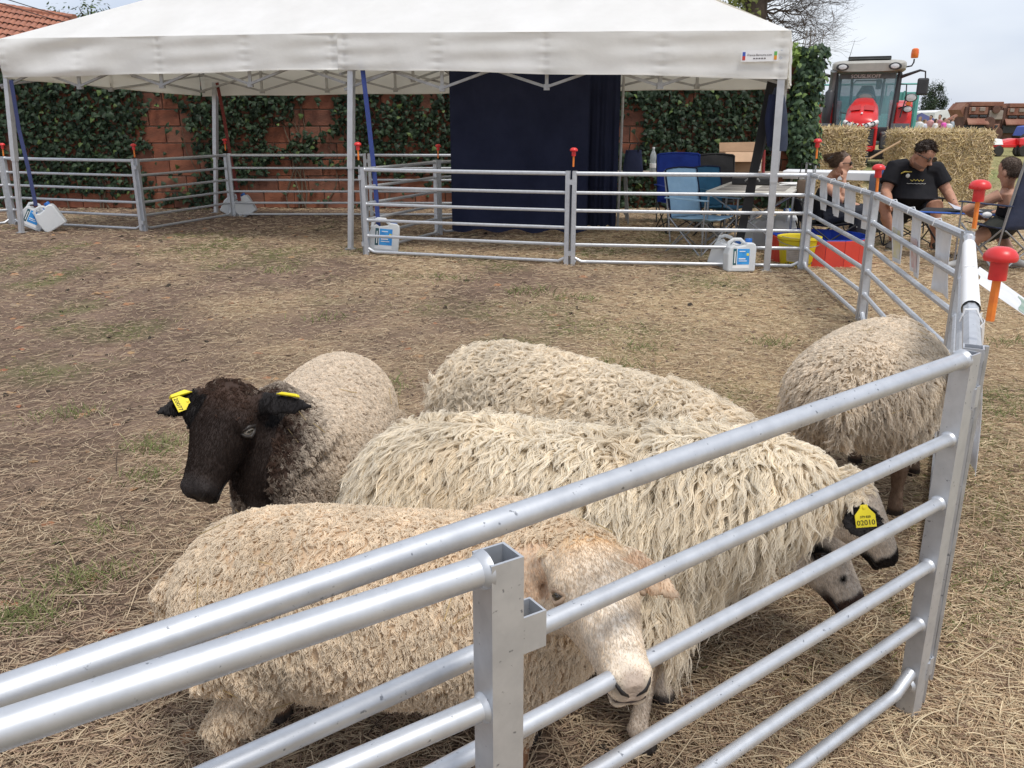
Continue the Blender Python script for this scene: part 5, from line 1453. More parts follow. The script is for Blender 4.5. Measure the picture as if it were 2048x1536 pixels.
def arc_patch(a0, a1, z0, z1, ro): 
    def fn(u, v):
        a = R(a0 + (a1 - a0) * u); z = z0 + (z1 - z0) * v; r_ = .1685 + (.205 - .17) * (z - .012) / .258 + ro
        return yc + Vector((r_ * math.cos(a), r_ * math.sin(a), z))
    m_ = MB(); m_.sheet(fn, 10, 4); return m_
lb = arc_patch(-145, -82, .065, .215, .004).build("bucket_label", pm("dirty_label", (.62, .57, .52), (.50, .44, .38), 14, .7), t, smooth=True)
for k in range(6): subpart(arc_patch(-138, -92 - 4 * (k % 3), .085 + .019 * k, .088 + .019 * k, .0055).build("label_print", pm("faded_print", (.36, .32, .31), None, 30, .7), t), lb)
bp_ = arc_patch(-40, -10, .085, .215, .004).build("letter_panel", ink, t, smooth=True)
a = R(-26); o_ = yc + Vector((.202 * math.cos(a), .202 * math.sin(a), .15))
subpart(text_mesh("A", .14, yel, o_, (-math.sin(a), math.cos(a), 0), (math.cos(a) * .1, math.sin(a) * .1, 1), "letter", t, .003), bp_)
for k in range(14):
    a0 = -150 + k * 9; arc_patch(a0, a0 + 5, .03 + .012 * random.random(), .034 + .03 * random.random(), .003).build("scuff_mark", ink, t)
mb = MB(); mb.path([yc + Vector((.222 * math.cos(a), .222 * math.sin(a) , .27 - .05 * math.sin((i / 12) * math.pi))) for i, a in enumerate([math.pi + math.pi * q / 12 for q in range(13)])], .004, 6); mb.build("bail_handle", tube_grey, t, smooth=True)

# ------------------------------------------------------------------ sheets hung on the hurdles
sleeve = pm("plastic_sleeved_paper", (.74, .74, .75), (.62, .625, .64), 9, .3, spec=.6, bump=.15, bscale=12)
pict = pm("printed_photo", (.10, .22, .15), (.30, .36, .28), 14, .35)
pict_r = pm("printed_pink_photo", (.55, .30, .28), (.62, .58, .55), 16, .35)
pict_y = pm("printed_yellow_photo", (.62, .55, .25), (.60, .58, .54), 16, .35)
def hung_sheet(label, A, B, tq, w, z0, z1, swing, seed, picture=None, side=1):
    A, B = Vector((*A, 0)), Vector((*B, 0)); d = (B - A).normalized(); n = Vector((d.y, -d.x, 0)) * side
    r = random.Random(seed)
    c = A.lerp(B, tq)
    ph = r.uniform(0, 6)
    def fn(u, v):
        return c + d * (u - .5) * w + n * (.027 + swing * v + .014 * math.sin(3.1 * u + ph) * v + .006 * math.sin(9 * u + 4 * v + ph)) + Vector((0, 0, z1 + (z0 - z1) * v))
    t = thing("information_sheet", label, "paper sheet", tuple(c), 0.0, "information sheets hung on the hurdles")
    mb = MB(); mb.sheet(fn, 8, 10, n * .0015); mb.build("paper", sleeve, t, smooth=True)
    mb = MB(); mb.path([c + Vector((0, 0, z1 - .01)) + n * .03, c + n * .01 + Vector((0, 0, .958)), c - n * .018 + Vector((0, 0, .955)), c - n * .026 + Vector((0, 0, .92))], .003, 5); mb.build("clip", lab_mat, t)
    if picture:
        mb = MB(); mb.sheet(lambda u, v: Vector(fn(.12 + .76 * u, .42 + .5 * v)) - n * .003, 6, 6, n * .001); mb.build("printed_picture", picture, t, smooth=True)
        mb = MB(); mb.sheet(lambda u, v: Vector(fn(.12 + .76 * u, .42 + .5 * v)) + n * .0035, 6, 6, n * .001); mb.build("printed_picture", picture, t, smooth=True)
Q6, Q7, Q8, Q9 = Pn['P6'], Pn['P7'], Pn['P8'], Pn['P9']
nth = ("first", "second", "third", "fourth")
for k, tq in enumerate((.17, .40, .62, .86)):
    hung_sheet("%s paper strip from the yellow bucket on the hurdle before the woman" % nth[k], Q6, Q7, tq, .30, .64, .925, .02, 40 + k, None, -1)
for k, (tq, pc) in enumerate(((.28, pict_y), (.50, pict_r), (.76, None))):
    hung_sheet("%s paper sheet on the hurdle in front of the man, counted from the woman's side" % nth[k], Q7, Q8, tq, .30, .56, .925, .03, 50 + k, pc, -1)
hung_sheet("sheet with a green picture swinging outside the right corner hurdle", Q8, Q9, .46, .36, .72, .93, .33, 60, pict, -1)
hung_sheet("plain crumpled sheet hanging outside the corner post by the near pin", Q8, Q9, .80, .22, .52, .93, .045, 61, None, -1)
# white sheet folded over the end-on hurdle's top rail
A2, B2 = Vector((*Q8, 0)), Vector((*Q9, 0)); d2 = (B2 - A2).normalized(); n2 = Vector((-d2.y, d2.x, 0))
def fold(u, v):
    p = A2.lerp(B2, .12 + .62 * u); a = math.pi * (v * 1.5 - .25)
    return p + n2 * .026 * math.cos(a) + Vector((0, 0, .93 + .026 * math.sin(a)))
mb = MB(); mb.sheet(fold, 14, 12); tag(mb.build("rail_wrap", lab_mat, None, smooth='all'), "white paper sleeve folded over the end-on hurdle's top rail", "paper sheet")
# ------------------------------------------------------------------ people
def person_mat(name, c, c2, **k): return pm(name, c, c2, 14, **k)
skin_a = pm("tanned_skin", (.47, .25, .165), (.41, .205, .135), 16, .55, spec=.35)
skin_b = pm("light_tanned_skin", (.52, .29, .20), (.45, .24, .16), 16, .55, spec=.35)
hair_dk = pm("dark_brown_hair", (.030, .020, .015), (.05, .034, .025), 40, .6, bump=.6, bscale=90)
hair_br = pm("brown_hair", (.075, .050, .036), (.12, .08, .055), 40, .6, bump=.6, bscale=90)
tee_black = pm("black_tshirt", (.012, .012, .015), (.017, .017, .02), 8, .9, bump=.25, bscale=10, spec=.2)
def head_mesh(mb, c, F, U, s=1.0):
    """skull, jaw, nose, ears in one union; c = head centre"""
    c, F, U = Vector(c), Vector(F).normalized(), Vector(U); U = (U - F * U.dot(F)).normalized(); S = F.cross(U)
    rings = []
    for z, w, f, b in ((-.118, .022, .062, -.03), (-.108, .036, .074, -.01), (-.085, .052, .084, .015), (-.05, .064, .090, .055), (-.01, .071, .092, .085), (.03, .075, .094, .098), (.065, .073, .088, .096), (.095, .060, .068, .078), (.115, .036, .040, .048), (.121, .012, .015, .018)):
        rings.append((c + U * z * s, S, F, w * s, f * s, b * s))
    loft(mb, rings, 18)
    mb.path([c + F * .088 * s + U * .022 * s, c + F * .100 * s + U * .0 * s, c + F * .116 * s - U * .020 * s, c + F * .095 * s - U * .032 * s], [.010 * s, .012 * s, .016 * s, .012 * s], 8)
    for sg in (-1, 1): ball(mb, c + S * sg * .076 * s - F * .008 * s - U * .006 * s, .028 * s, 8, .35, .75, 1.1, Matrix((S, F, U)).transposed())
    mb.path([c + F * .084 * s - U * .058 * s, c + F * .086 * s - U * .066 * s], .012 * s, 8); ball(mb, c + F * .066 * s - U * .098 * s, .024 * s, 8)
    return S
def hand(mb, w, d, n, s=1.0, curl=.5, thumb=1):
    """palm with four unequal bent fingers and a thumb; w wrist, d pointing direction, n back-of-hand normal"""
    w, d, n = Vector(w), Vector(d).normalized(), Vector(n); n = (n - d * n.dot(d)).normalized(); x = d.cross(n)
    loft(mb, [(w + d * q * s, x, n, a * s, b * s, b * s) for q, a, b in ((-.01, .026, .021), (.03, .036, .019), (.065, .042, .017), (.09, .040, .014))], 10)
    for k, ln in enumerate((.066, .076, .071, .055)):
        b0 = w + d * .082 * s + x * (-.029 + .0195 * k) * s
        d1 = (d - n * curl * .6).normalized(); d2 = (d - n * curl * 1.6).normalized(); d3 = (d * .6 - n * curl * 2.2).normalized()
        p1 = b0 + d1 * ln * .45 * s; p2 = p1 + d2 * ln * .32 * s; p3 = p2 + d3 * ln * .25 * s
        mb.path([b0, p1, p2, p3], [.0095 * s, .009 * s, .0085 * s, .006 * s], 7)
    b0 = w + d * .025 * s - x * thumb * .030 * s
    mb.path([b0, b0 + (d * .5 - x * thumb * .75 - n * .2) * .035 * s, b0 + (d * .85 - x * thumb * .75 - n * .35) * .062 * s], [.013 * s, .011 * s, .008 * s], 7)
def shoe(label_mat, sole_mat, heel, toe, t, h=.085):
    heel, toe = Vector(heel), Vector(toe); d = (toe - heel).normalized(); s_ = Vector((-d.y, d.x, 0)); L_ = (toe - heel).length; up = Vector((0, 0, 1))
    mb = MB(); loft(mb, [(heel + d * L_ * q + up * (.028 + hh * .5), s_, up, w, hh * .5 + .006, hh * .5 + .006) for q, w, hh in ((-.04, .022, .05), (0, .036, .075), (.25, .040, h), (.5, .042, .062), (.75, .045, .045), (.93, .036, .036), (1.0, .018, .024))], 14)
    o = mb.build("shoe", label_mat, t, smooth=True)
    mb = MB(); loft(mb, [(heel + d * L_ * q + up * .014, s_, up, w, .013, .013) for q, w in ((-.05, .02), (0, .038), (.3, .042), (.6, .045), (.85, .044), (1.02, .02))], 14); subpart(mb.build("sole", sole_mat, t, smooth=True), o)
def hair_cap(mb, c, F, U, s, back=.0, front=.055, low=-.03, puff=.010, seed=1, n=70):
    c, F, U = Vector(c), Vector(F).normalized(), Vector(U); U = (U - F * U.dot(F)).normalized(); S = F.cross(U)
    r = random.Random(seed)
    for z, w, f, b in ((.0, .072, .02, .090), (.03, .077, .05, .100), (.065, .076, .086, .100), (.095, .064, .074, .084), (.118, .042, .048, .055)):
        pass
    loft(mb, [(c + U * z * s - F * sh * s, S, F, (w + puff) * s, (f + puff) * s, (b + puff) * s) for z, w, f, b, sh in ((low, .050, -.02, .075, 0), (low + .03, .068, -.012, .090, 0), (.035, .073, .006, .096, 0), (.062, .072, front - .025, .096, 0), (.092, .061, .058, .080, 0), (.112, .042, .046, .055, 0), (.126, .012, .012, .014, 0))], 18)
    for k in range(n):     # tufts
        th, ph = r.uniform(0, 6.28), r.uniform(.25, 1.45)
        dr = S * math.cos(th) * math.cos(ph) + F * math.sin(th) * math.cos(ph) * 1.1 + U * math.sin(ph) * 1.25
        if dr.dot(F) > .6 and dr.dot(U) < .75: continue
        p = c + U * .022 * s + dr * .082 * s
        q = p + (dr * .4 + Vector((r.uniform(-1, 1), r.uniform(-1, 1), r.uniform(-.3, 1)))).normalized() * .026 * s
        mb.path([p, p.lerp(q, .5) + dr * .006, q], [.013 * s, .010 * s, .004 * s], 5)

def scalp(parent, ob, n, ln, flow, col, jit, seed, rad=.0011, up=.5):
    g = np.random.default_rng(seed); me = ob.data
    V = get_co(me); Nn = get_no(me); i = g.integers(0, len(V), n)
    d = Nn[i] * up + np.array(flow) + g.normal(0, jit, (n, 3)); d /= np.linalg.norm(d, axis=1, keepdims=True)
    L_ = ln * (.6 + .7 * g.random(n)); s = np.linspace(0, 1, 4)
    P = V[i][:, None] + d[:, None] * (L_[:, None] * s)[..., None] + np.array([0, 0, -1.0]) * (L_[:, None] * s ** 2 * .35)[..., None]
    o = hair_object("hair_strands", P, np.full((n, 4), rad) * np.array([1, 1, .8, .4])[None], wool_mat, np.array(col) * (.6 + .9 * g.random((n, 1))))
    o.parent = parent; o.location = ob.location; return o

# ---------- man in black T-shirt
MY = 10.15
man = thing("person", "heavy-set man in black T-shirt and sunglasses seated, reaching over to the right", "person", (4.75, MY + .1, 0))
hc = on_y(1846, 311, 9.90)
mF, mU = Vector((.42, -.72, -.50)), Vector((.12, -.18, 1))
sR, sL = on_y(1789, 339, 10.15), on_y(1871, 342, 10.12)       # his right (viewer's left), his left
nk = on_y(1830, 329, 10.14)
hipR, hipL = on_y(1803, 425, 10.32), on_y(1844, 425, 10.32)
kR, kL = on_y(1767, 412, 9.85), on_y(1873, 412, 9.78)
aR, aL = Vector((on_y(1790, 488, 9.88).x, 9.90, .085)), Vector((on_y(1868, 490, 9.86).x, 9.86, .085))
eR, wR = on_y(1771, 384, 10.08), on_y(1780, 408, 9.80)
eL, wL = on_y(1895, 384, 10.02), on_y(1911, 412, 9.80)
mb = MB()
head_mesh(mb, hc, mF, mU, 1.24)
mb.path([nk - Vector((0, -.02, .06)), nk + Vector((.01, -.02, .02)), hc - mU * .05 - mF * .03], [.10, .09, .085], 14)
chest, belly, pel = on_y(1829, 362, 10.16), on_y(1827, 395, 10.10), on_y(1823, 420, 10.28)
loft(mb, [(pel, (1, 0, 0), (0, -1, .1), .20, .14, .13), (belly, (1, 0, 0), (0, -1, 0), .24, .22, .16), (chest, (1, 0, 0), (0, -1, 0), .235, .17, .14), (on_y(1830, 341, 10.16), (1, 0, 0), (0, -1, .1), .22, .12, .12), (nk - Vector((0, 0, .02)), (1, 0, 0), (0, -1, .2), .10, .08, .09)], 18)
for sh, el, wr in ((sR, eR, wR), (sL, eL, wL)):
    mb.path([sh, sh.lerp(el, .4), el, el.lerp(wr, .35), wr], [.085, .072, .058, .056, .036], 12)
for hp, kn, an in ((hipR, kR, aR), (hipL, kL, aL)):
    mb.path([hp, hp.lerp(kn, .5), kn, kn.lerp(an, .3) + Vector((0, .03, 0)), kn.lerp(an, .7), an, an - Vector((0, 0, .06))], [.115, .098, .078, .066, .048, .038, .040], 14)
hand(mb, wR, (.55, -.5, -.35), (-.1, -.4, .9), .95, .55, -1)
hand(mb, wL, (.35, -.55, -.35), (-.1, -.3, .9), .95, .5, 1)
body = remesh(mb, "body", .008, 5, mat=skin_a); to_parent(body, man)
mb = MB()
loft(mb, [(pel + Vector((0, 0, -.01)), (1, 0, 0), (0, -1, .1), .225, .165, .15), (belly, (1, 0, 0), (0, -1, 0), .265, .245, .18), (chest + Vector((0, 0, -.03)), (1, 0, 0), (0, -1, 0), .258, .195, .16), (on_y(1830, 343, 10.16), (1, 0, 0), (0, -1, .1), .25, .145, .14), (nk - Vector((0, 0, .035)), (1, 0, 0), (0, -1, .2), .125, .10, .105), (nk - Vector((0, 0, .0)), (1, 0, 0), (0, -1, .25), .082, .07, .078)], 20)
for sh, el in ((sR, eR), (sL, eL)): mb.path([nk.lerp(sh, .45) - Vector((0, 0, .03)), sh, sh.lerp(el, .45), sh.lerp(el, .66)], [.13, .118, .108, .104], 14)
to_parent(remesh(mb, "tshirt", .009, 5, mat=tee_black), man)
mb = MB()
for hp, kn in ((hipR, kR), (hipL, kL)): mb.path([hp.lerp(pel, .4), hp, hp.lerp(kn, .5), hp.lerp(kn, .82)], [.13, .135, .118, .108], 14)
to_parent(remesh(mb, "shorts", .010, 5, mat=pm("dark_shorts", (.014, .015, .02), None, 10, .9, bump=.3)), man)
mb = MB(); hair_cap(mb, hc, mF, mU, 1.24, seed=4, low=-.01); ho_ = to_parent(remesh(mb, "hair", .006, 2, mat=hair_dk), man); scalp(man, ho_, 2600, .022, (.35, -.2, .1), (.045, .030, .022), .3, 3, up=.45)
def shades(t, c, F, U, s):
    c, F, U = Vector(c), Vector(F).normalized(), Vector(U); U = (U - F * U.dot(F)).normalized(); S = F.cross(U)
    gl = pm("dark_lens", (.008, .008, .009), None, 10, .12, spec=.7)
    for sg in (-1, 1):
        M = Matrix((S, U, F)).transposed()
        mb = MB(); mb.lathe([(.029 * s, -.004), (.031 * s, 0), (.029 * s, .004), (.015 * s, .006)], c + F * .098 * s + S * sg * .034 * s + U * .018 * s, 14, M @ Matrix.Rotation(-sg * .25, 3, 'Y'), 1.05, .80); mb.build("sunglass_lens", gl, t, smooth=True)
        mb = MB(); mb.path([c + F * .092 * s + S * sg * .065 * s + U * .024 * s, c + F * .03 * s + S * sg * .080 * s + U * .018 * s, c - F * .02 * s + S * sg * .080 * s + U * .006 * s], .004 * s, 6); mb.build("sunglass_arm", gl, t)
    mb = MB(); mb.path([c + F * .108 * s - S * .008 * s + U * .022 * s, c + F * .108 * s + S * .008 * s + U * .022 * s], .004 * s, 6); mb.build("sunglass_bridge", gl, t)
shades(man, hc, mF, mU, 1.24)
# beard shadow
mFn = mF.normalized(); mUn = (mU - mFn * mU.dot(mFn)).normalized(); mS = mFn.cross(mUn)
mb = MB(); loft(mb, [(hc + mUn * z * 1.24, mS, mFn, w * 1.25, f * 1.245, b * 1.2) for z, w, f, b in ((-.122, .024, .064, -.03), (-.108, .038, .076, -.012), (-.088, .053, .086, -.0), (-.070, .060, .0885, -.0), (-.066, .058, .086, -.0))], 18)
mb.build("stubble", pm("stubble", (.20, .115, .085), (.26, .145, .10), 60, .7), man, smooth=True)
dark_sh = pm("dark_trainer", (.03, .026, .024), (.05, .045, .04), 20, .8); pale_sole = pm("pale_sole", (.45, .42, .38), None, 20, .8)
for an, tx, ty in ((aR, -.13, -.20), (aL, .02, -.24)): shoe(dark_sh, pale_sole, (an.x, an.y + .05, 0), (an.x + tx, an.y + .05 + ty, 0), man)
# shirt print: yellow arc, disc and lettering
pr_y = pm("shirt_print_yellow", (.70, .55, .12), (.60, .46, .10), 20, .8); pr_w = pm("shirt_print_white", (.66, .66, .60), None, 20, .8)
pc = on_y(1824, 393, 9.955)
def chest_pt(px, py): 
    p = on_y(px, py, 9.95); rx = (p.x - chest.x) / .26; rz_ = (p.z - chest.z) / .35
    return Vector((p.x, chest.y - .215 * math.sqrt(max(0.05, 1 - rx * rx)) - .008 + .035 * rz_, p.z))
mb = MB(); ball(mb, chest_pt(1819, 352), .024, 10, 1, .35, 1); mb.v = [q for q in mb.v]; dsc = mb.build("shirt_emblem", pr_w, man, smooth=True)
mb = MB(); mb.path([chest_pt(1826, 344), chest_pt(1815, 344), chest_pt(1808, 349), chest_pt(1804, 357), chest_pt(1804, 365)], [.004, .008, .009, .008, .004], 6); subpart(mb.build("shirt_emblem", pr_y, man), dsc)
mb = MB(); mb.path([chest_pt(1822 + 3.1 * k, 360.5 + (1.9 if k % 2 else -1.7) * (1.0 if k % 3 else .6)) + Vector((0, -.004, 0)) for k in range(9)], [.003, .0045, .004, .0045, .004, .0045, .004, .0045, .003], 5); subpart(mb.build("shirt_emblem", pr_y, man), dsc)
mb = MB(); mb.path([chest_pt(1816 + 3.4 * k, 367.2 + (.5 if k % 2 else -.5)) + Vector((0, -.004, 0)) for k in range(11)], .0024, 5); subpart(mb.build("shirt_emblem", pr_w, man), dsc)
# forearm tattoo as flat marks hugging the arm
tat = pm("tattoo_ink", (.10, .075, .075), (.2, .12, .10), 60, .6)
arm_d = (wL - eL).normalized()
mb = MB()
for k in range(5):
    p = eL.lerp(wL, .12 + .14 * k) + Vector((-.012 + .012 * (k % 2), -.0475 + .0025 * k, .01)); ball(mb, p, .016, 6, 1.0, .18, 1.3)
tag(mb.build("tattoo", tat, man, smooth=True), kind="stuff")
camp_chair("black camp chair under the man in the black T-shirt", (4.76, 10.42), R(-6), black_c, black_c, tube_black, hb=.80, seat_z=.36, w=.60)

# ---------- woman with hair up, chin on hand
WY = 9.55
wom = thing("person", "woman in black vest top with hair up, chin resting on her hand", "person", (3.7, WY, 0))
hc = on_y(1682, 328, 9.42)
wF, wU = Vector((.93, -.25, -.12)), Vector((.08, -.02, 1))
sN, sB = on_y(1652, 372, 9.38), on_y(1668, 368, 9.66)      # near and far shoulder
nk = on_y(1664, 355, 9.52); che = on_y(1652, 395, 9.52); hip_ = on_y(1640, 428, 9.58)
kN, kB = on_y(1716, 424, 9.40), on_y(1722, 420, 9.62)
aN, aB = Vector((kN.x + .02, 9.42, .08)), Vector((kB.x + .03, 9.66, .08))
eN, wN = on_y(1686, 402, 9.30), on_y(1688, 360, 9.34)
eB, wB = on_y(1700, 408, 9.62), on_y(1722, 414, 9.60)
mb = MB()
head_mesh(mb, hc, wF, wU, 1.0)
mb.path([nk - Vector((.02, 0, .05)), nk + Vector((.02, 0, .03)), hc - Vector((.01, 0, .07))], [.065, .052, .055], 12)
loft(mb, [(hip_, (0, 1, 0), (1, 0, .2), .17, .12, .12), (hip_.lerp(che, .5), (0, 1, 0), (1, 0, .1), .14, .11, .11), (che, (0, 1, 0), (1, 0, 0), .16, .12, .10), (nk - Vector((.02, 0, .07)), (0, 1, 0), (1, 0, 0), .15, .07, .08), (nk - Vector((0, 0, .02)), (0, 1, 0), (1, 0, 0), .06, .05, .055)], 16)
for sh, el, wr in ((sN, eN, wN), (sB, eB, wB)): mb.path([sh, sh.lerp(el, .5), el, el.lerp(wr, .35), wr], [.052, .044, .036, .035, .025], 12)
for kn, an, yo in ((kN, aN, -.1), (kB, aB, .1)): mb.path([hip_ + Vector((0, yo, -.02)), hip_.lerp(kn, .5) + Vector((0, yo * .6, 0)), kn, kn.lerp(an, .35) , an], [.10, .082, .058, .052, .034], 12)
hand(mb, wN, (.05, .05, 1), (.5, -.8, .0), .85, .9, 1); hand(mb, wB, (.9, -.2, -.2), (0, -.3, 1), .85, .5, 1)
to_parent(remesh(mb, "body", .0075, 5, mat=skin_b), wom)
mb = MB()
loft(mb, [(hip_ - Vector((0, 0, .02)), (0, 1, 0), (1, 0, .2), .185, .135, .135), (hip_.lerp(che, .5), (0, 1, 0), (1, 0, .1), .155, .125, .125), (che, (0, 1, 0), (1, 0, 0), .175, .138, .115), (che.lerp(nk, .45) - Vector((.01, 0, 0)), (0, 1, 0), (1, 0, 0), .15, .095, .095)], 16)
for yo in (-.085, .085): mb.path([che.lerp(nk, .4) + Vector((.06, yo, 0)), nk + Vector((.0, yo, -.012)), nk + Vector((-.055, yo, -.06))], .022, 8)
to_parent(remesh(mb, "vest_top", .008, 4, mat=tee_black), wom)
mb = MB()
for kn, an, yo in ((kN, aN, -.1), (kB, aB, .1)): mb.path([hip_ + Vector((0, yo, -.02)), hip_.lerp(kn, .5) + Vector((0, yo * .6, 0)), kn, kn.lerp(an, .4), an + Vector((0, 0, .02))], [.118, .102, .082, .085, .082], 12)
to_parent(remesh(mb, "trousers", .009, 5, mat=pm("navy_black_trousers", (.015, .017, .026), None, 9, .9, bump=.3)), wom)
mb = MB(); hair_cap(mb, hc, wF, wU, 1.0, seed=8, low=-.035, puff=.007, n=14)
wFn = wF.normalized(); 
ball(mb, hc - wFn * .115 + Vector((0, 0, .045)), .042, 10, .8, 1, 1); mb.path([hc - wFn * .06 + Vector((0, 0, .08)), hc - wFn * .12 + Vector((0, 0, .055)), hc - wFn * .155 + Vector((0, 0, .065)), hc - wFn * .17 + Vector((0, 0, .05))], [.03, .035, .016, .006], 8)
ho_ = to_parent(remesh(mb, "hair", .006, 3, mat=hair_br), wom); scalp(wom, ho_, 2600, .035, (-1.1, .2, .1), (.12, .08, .055), .15, 4, up=.12)
shades(wom, hc, wF, wU, .95)
mb = MB(); mb.path([hc - wFn * .085 + Vector((0, -.03, .075)), hc - wFn * .145 + Vector((0, -.03, .035)), hc - wFn * .145 + Vector((0, .03, .03))], [.012, .018, .010], 8); mb.build("hair_clip", blk_pl, wom, smooth=True)
for an in (aN, aB): shoe(dark_sh, pale_sole, (an.x - .05, an.y, 0), (an.x + .19, an.y - .03, 0), wom)
camp_chair("low black camp chair under the woman with her hair up", (3.50, 9.58), R(84), black_c, black_c, tube_black, hb=.62, seat_z=.36, w=.52, arms=False)

# ---------- person seen from behind in the navy chair
PY_ = 8.65
per = thing("person", "person with cropped brown hair seated from behind in the large navy chair", "person", (5.0, PY_, 0))
hc = on_y(2020, 344, 8.62)
pF, pU = Vector((-.34, .90, -.22)), Vector((-.1, .05, 1))
nk = on_y(2016, 374, 8.70)
sA, sB = on_y(2000, 390, 8.62), on_y(2050, 392, 8.85)
eA, wA = on_y(1928, 420, 8.72), on_y(1962, 436, 8.85)
che = on_y(2020, 430, 8.72); hip_ = Vector((che.x + .03, 8.74, .48))
kA, kB = on_y(1950, 478, 8.60), on_y(2000, 470, 9.0)
aA, aB = Vector((on_y(1930, 540, 8.58).x, 8.58, .09)), Vector((on_y(2020, 525, 8.70).x, 8.62, .09))
mb = MB()
head_mesh(mb, hc, pF, pU, 1.15)
mb.path([nk - Vector((0, 0, .06)), nk, hc - Vector((0, 0, .07))], [.07, .056, .058], 12)
rt = Vector((.62, .78, 0)); fw = Vector((-.78, .62, 0))
loft(mb, [(hip_, rt, fw, .17, .13, .13), (hip_.lerp(che, .55), rt, fw, .145, .12, .11), (che, rt, fw, .165, .12, .11), (nk - Vector((0, 0, .06)), rt, fw, .15, .07, .08), (nk - Vector((0, 0, .01)), rt, fw, .06, .05, .05)], 16)
mb.path([sA, sA.lerp(eA, .5), eA, eA.lerp(wA, .4), wA], [.062, .050, .040, .040, .028], 12); mb.path([sB, sB + Vector((-.02, .1, -.14)), sB + Vector((-.2, .2, -.2))], [.055, .042, .03], 10)
for kn, an in ((kA, aA), (kB, aB)): mb.path([hip_, hip_.lerp(kn, .5), kn, kn.lerp(an, .35), an], [.11, .088, .062, .056, .036], 12)
hand(mb, wA, (.7, .3, -.15), (0, 0, 1), .9, .5, 1)
to_parent(remesh(mb, "body", .008, 5, mat=skin_b), per)
mb = MB(); loft(mb, [(hip_ - Vector((0, 0, .02)), rt, fw, .19, .15, .15), (hip_.lerp(che, .55), rt, fw, .162, .135, .128), (che, rt, fw, .18, .135, .128), (che.lerp(nk, .42), rt, fw, .16, .10, .105)], 16)
to_parent(remesh(mb, "vest_top", .009, 4, mat=tee_black), per)
mb = MB(); mb.path([che.lerp(nk, .4) - rt * .06 - fw * .10, nk - rt * .065 - Vector((0, 0, .0)), che.lerp(nk, .5) - rt * .05 + fw * .09], .014, 8); mb.build("white_strap", lab_mat, per, smooth=True)
mb = MB()
for kn in (kA, kB): mb.path([hip_, hip_.lerp(kn, .5), hip_.lerp(kn, .72)], [.125, .108, .102], 12)
to_parent(remesh(mb, "shorts", .010, 4, mat=pm("dark_olive_shorts", (.03, .033, .028), None, 9, .9, bump=.3)), per)
mb = MB(); hair_cap(mb, hc, pF, pU, 1.15, seed=12, low=-.05, puff=.004, n=0); ho_ = to_parent(remesh(mb, "hair", .006, 4, mat=hair_br), per); scalp(per, ho_, 3000, .010, (0, 0, -.3), (.085, .06, .05), .3, 5)
wh_sh = pm("white_trainer", (.62, .61, .58), (.52, .51, .48), 20, .8)
shoe(wh_sh, pale_sole, (aA.x + .04, aA.y + .02, 0), (aA.x - .24, aA.y - .02, 0), per); shoe(wh_sh, pale_sole, (aB.x - .02, aB.y + .12, 0), (aB.x + .12, aB.y - .12, 0), per)
mb = MB(); ball(mb, on_y(1974, 430, 8.62), .042, 10, 1.2, .6, .75); mb.build("white_cloth", lab_mat, per, smooth=True)
camp_chair("large faded navy camp chair with its back to the viewer at the right edge", (4.90, 8.50), R(200), grey_nav, tube_grey, tube_grey, hb=1.12, seat_z=.46, w=.66)
# small low table between them with paper
t = thing("low_camp_table", "low dark camp table with blue edge between the man and the navy chair", "table", (4.65, 9.1, 0))
A_, B_, C_, D_ = on_y(1836, 436, 9.2), on_y(2000, 452, 8.85), on_y(1990, 440, 9.35), on_y(1850, 428, 9.6)
zt = .52
q4 = [Vector((p.x, p.y, zt)) for p in (A_, B_, C_, D_)]
mb = MB(); mb.hexa([p - Vector((0, 0, .018)) for p in q4] + q4); mb.build("table_top", black_c, t)
mb = MB(); mb.path([q4[0] + Vector((0, -.01, -.009)), q4[1] + Vector((0, -.01, -.009))], .011, 6); mb.build("edge_tube", pm("blue_tube", (.03, .13, .55), None, 20, .4), t, smooth=True)
for i in range(4):
    mb = MB(); mb.path([q4[i] - Vector((0, 0, .01)), Vector((q4[(i + 2) % 4].x, q4[(i + 2) % 4].y, 0)).lerp(Vector((q4[i].x, q4[i].y, 0)), .55)], .010, 6); mb.build("leg", tube_black, t, smooth=True)
pp = Vector((q4[0].lerp(q4[1], .62).x, 9.12, zt + .004))
mb = MB(); mb.sheet(lambda u, v: pp + Vector(((u - .5) * .30 + .03 * v, (v - .5) * .22, .010 + .05 * (1 - u) ** 2 * (.5 + v))), 8, 6, (0, 0, .002)); tag(mb.build("paper_sheet", pm("grey_paper", (.48, .49, .54), None, 8, .6), None, smooth=True), "curled grey sheet of paper on the low camp table under two hands", "paper")
t = thing("cool_box", "grey and blue cool box standing behind the man's shoulder", "cool box", (4.75, 11.4, 0))
c0 = on_y(1778, 325, 11.6)
mb = MB(); mb.box((c0.x, 11.6, .55), (.36, .30, .42)); mb.build("box_body", pm("grey_blue_plastic", (.16, .18, .25), None, 10, .5), t, bevel=.03)
mb = MB(); mb.box((c0.x + .10, 11.6, .80), (.40, .30, .10)); mb.build("lid", pm("bright_blue_plastic", (.04, .18, .58), None, 10, .4), t, bevel=.02)
mb = MB(); mb.box((c0.x, 11.6, .17), (.40, .34, .34)); mb.build("crate_stand", blk_pl, t, bevel=.01)
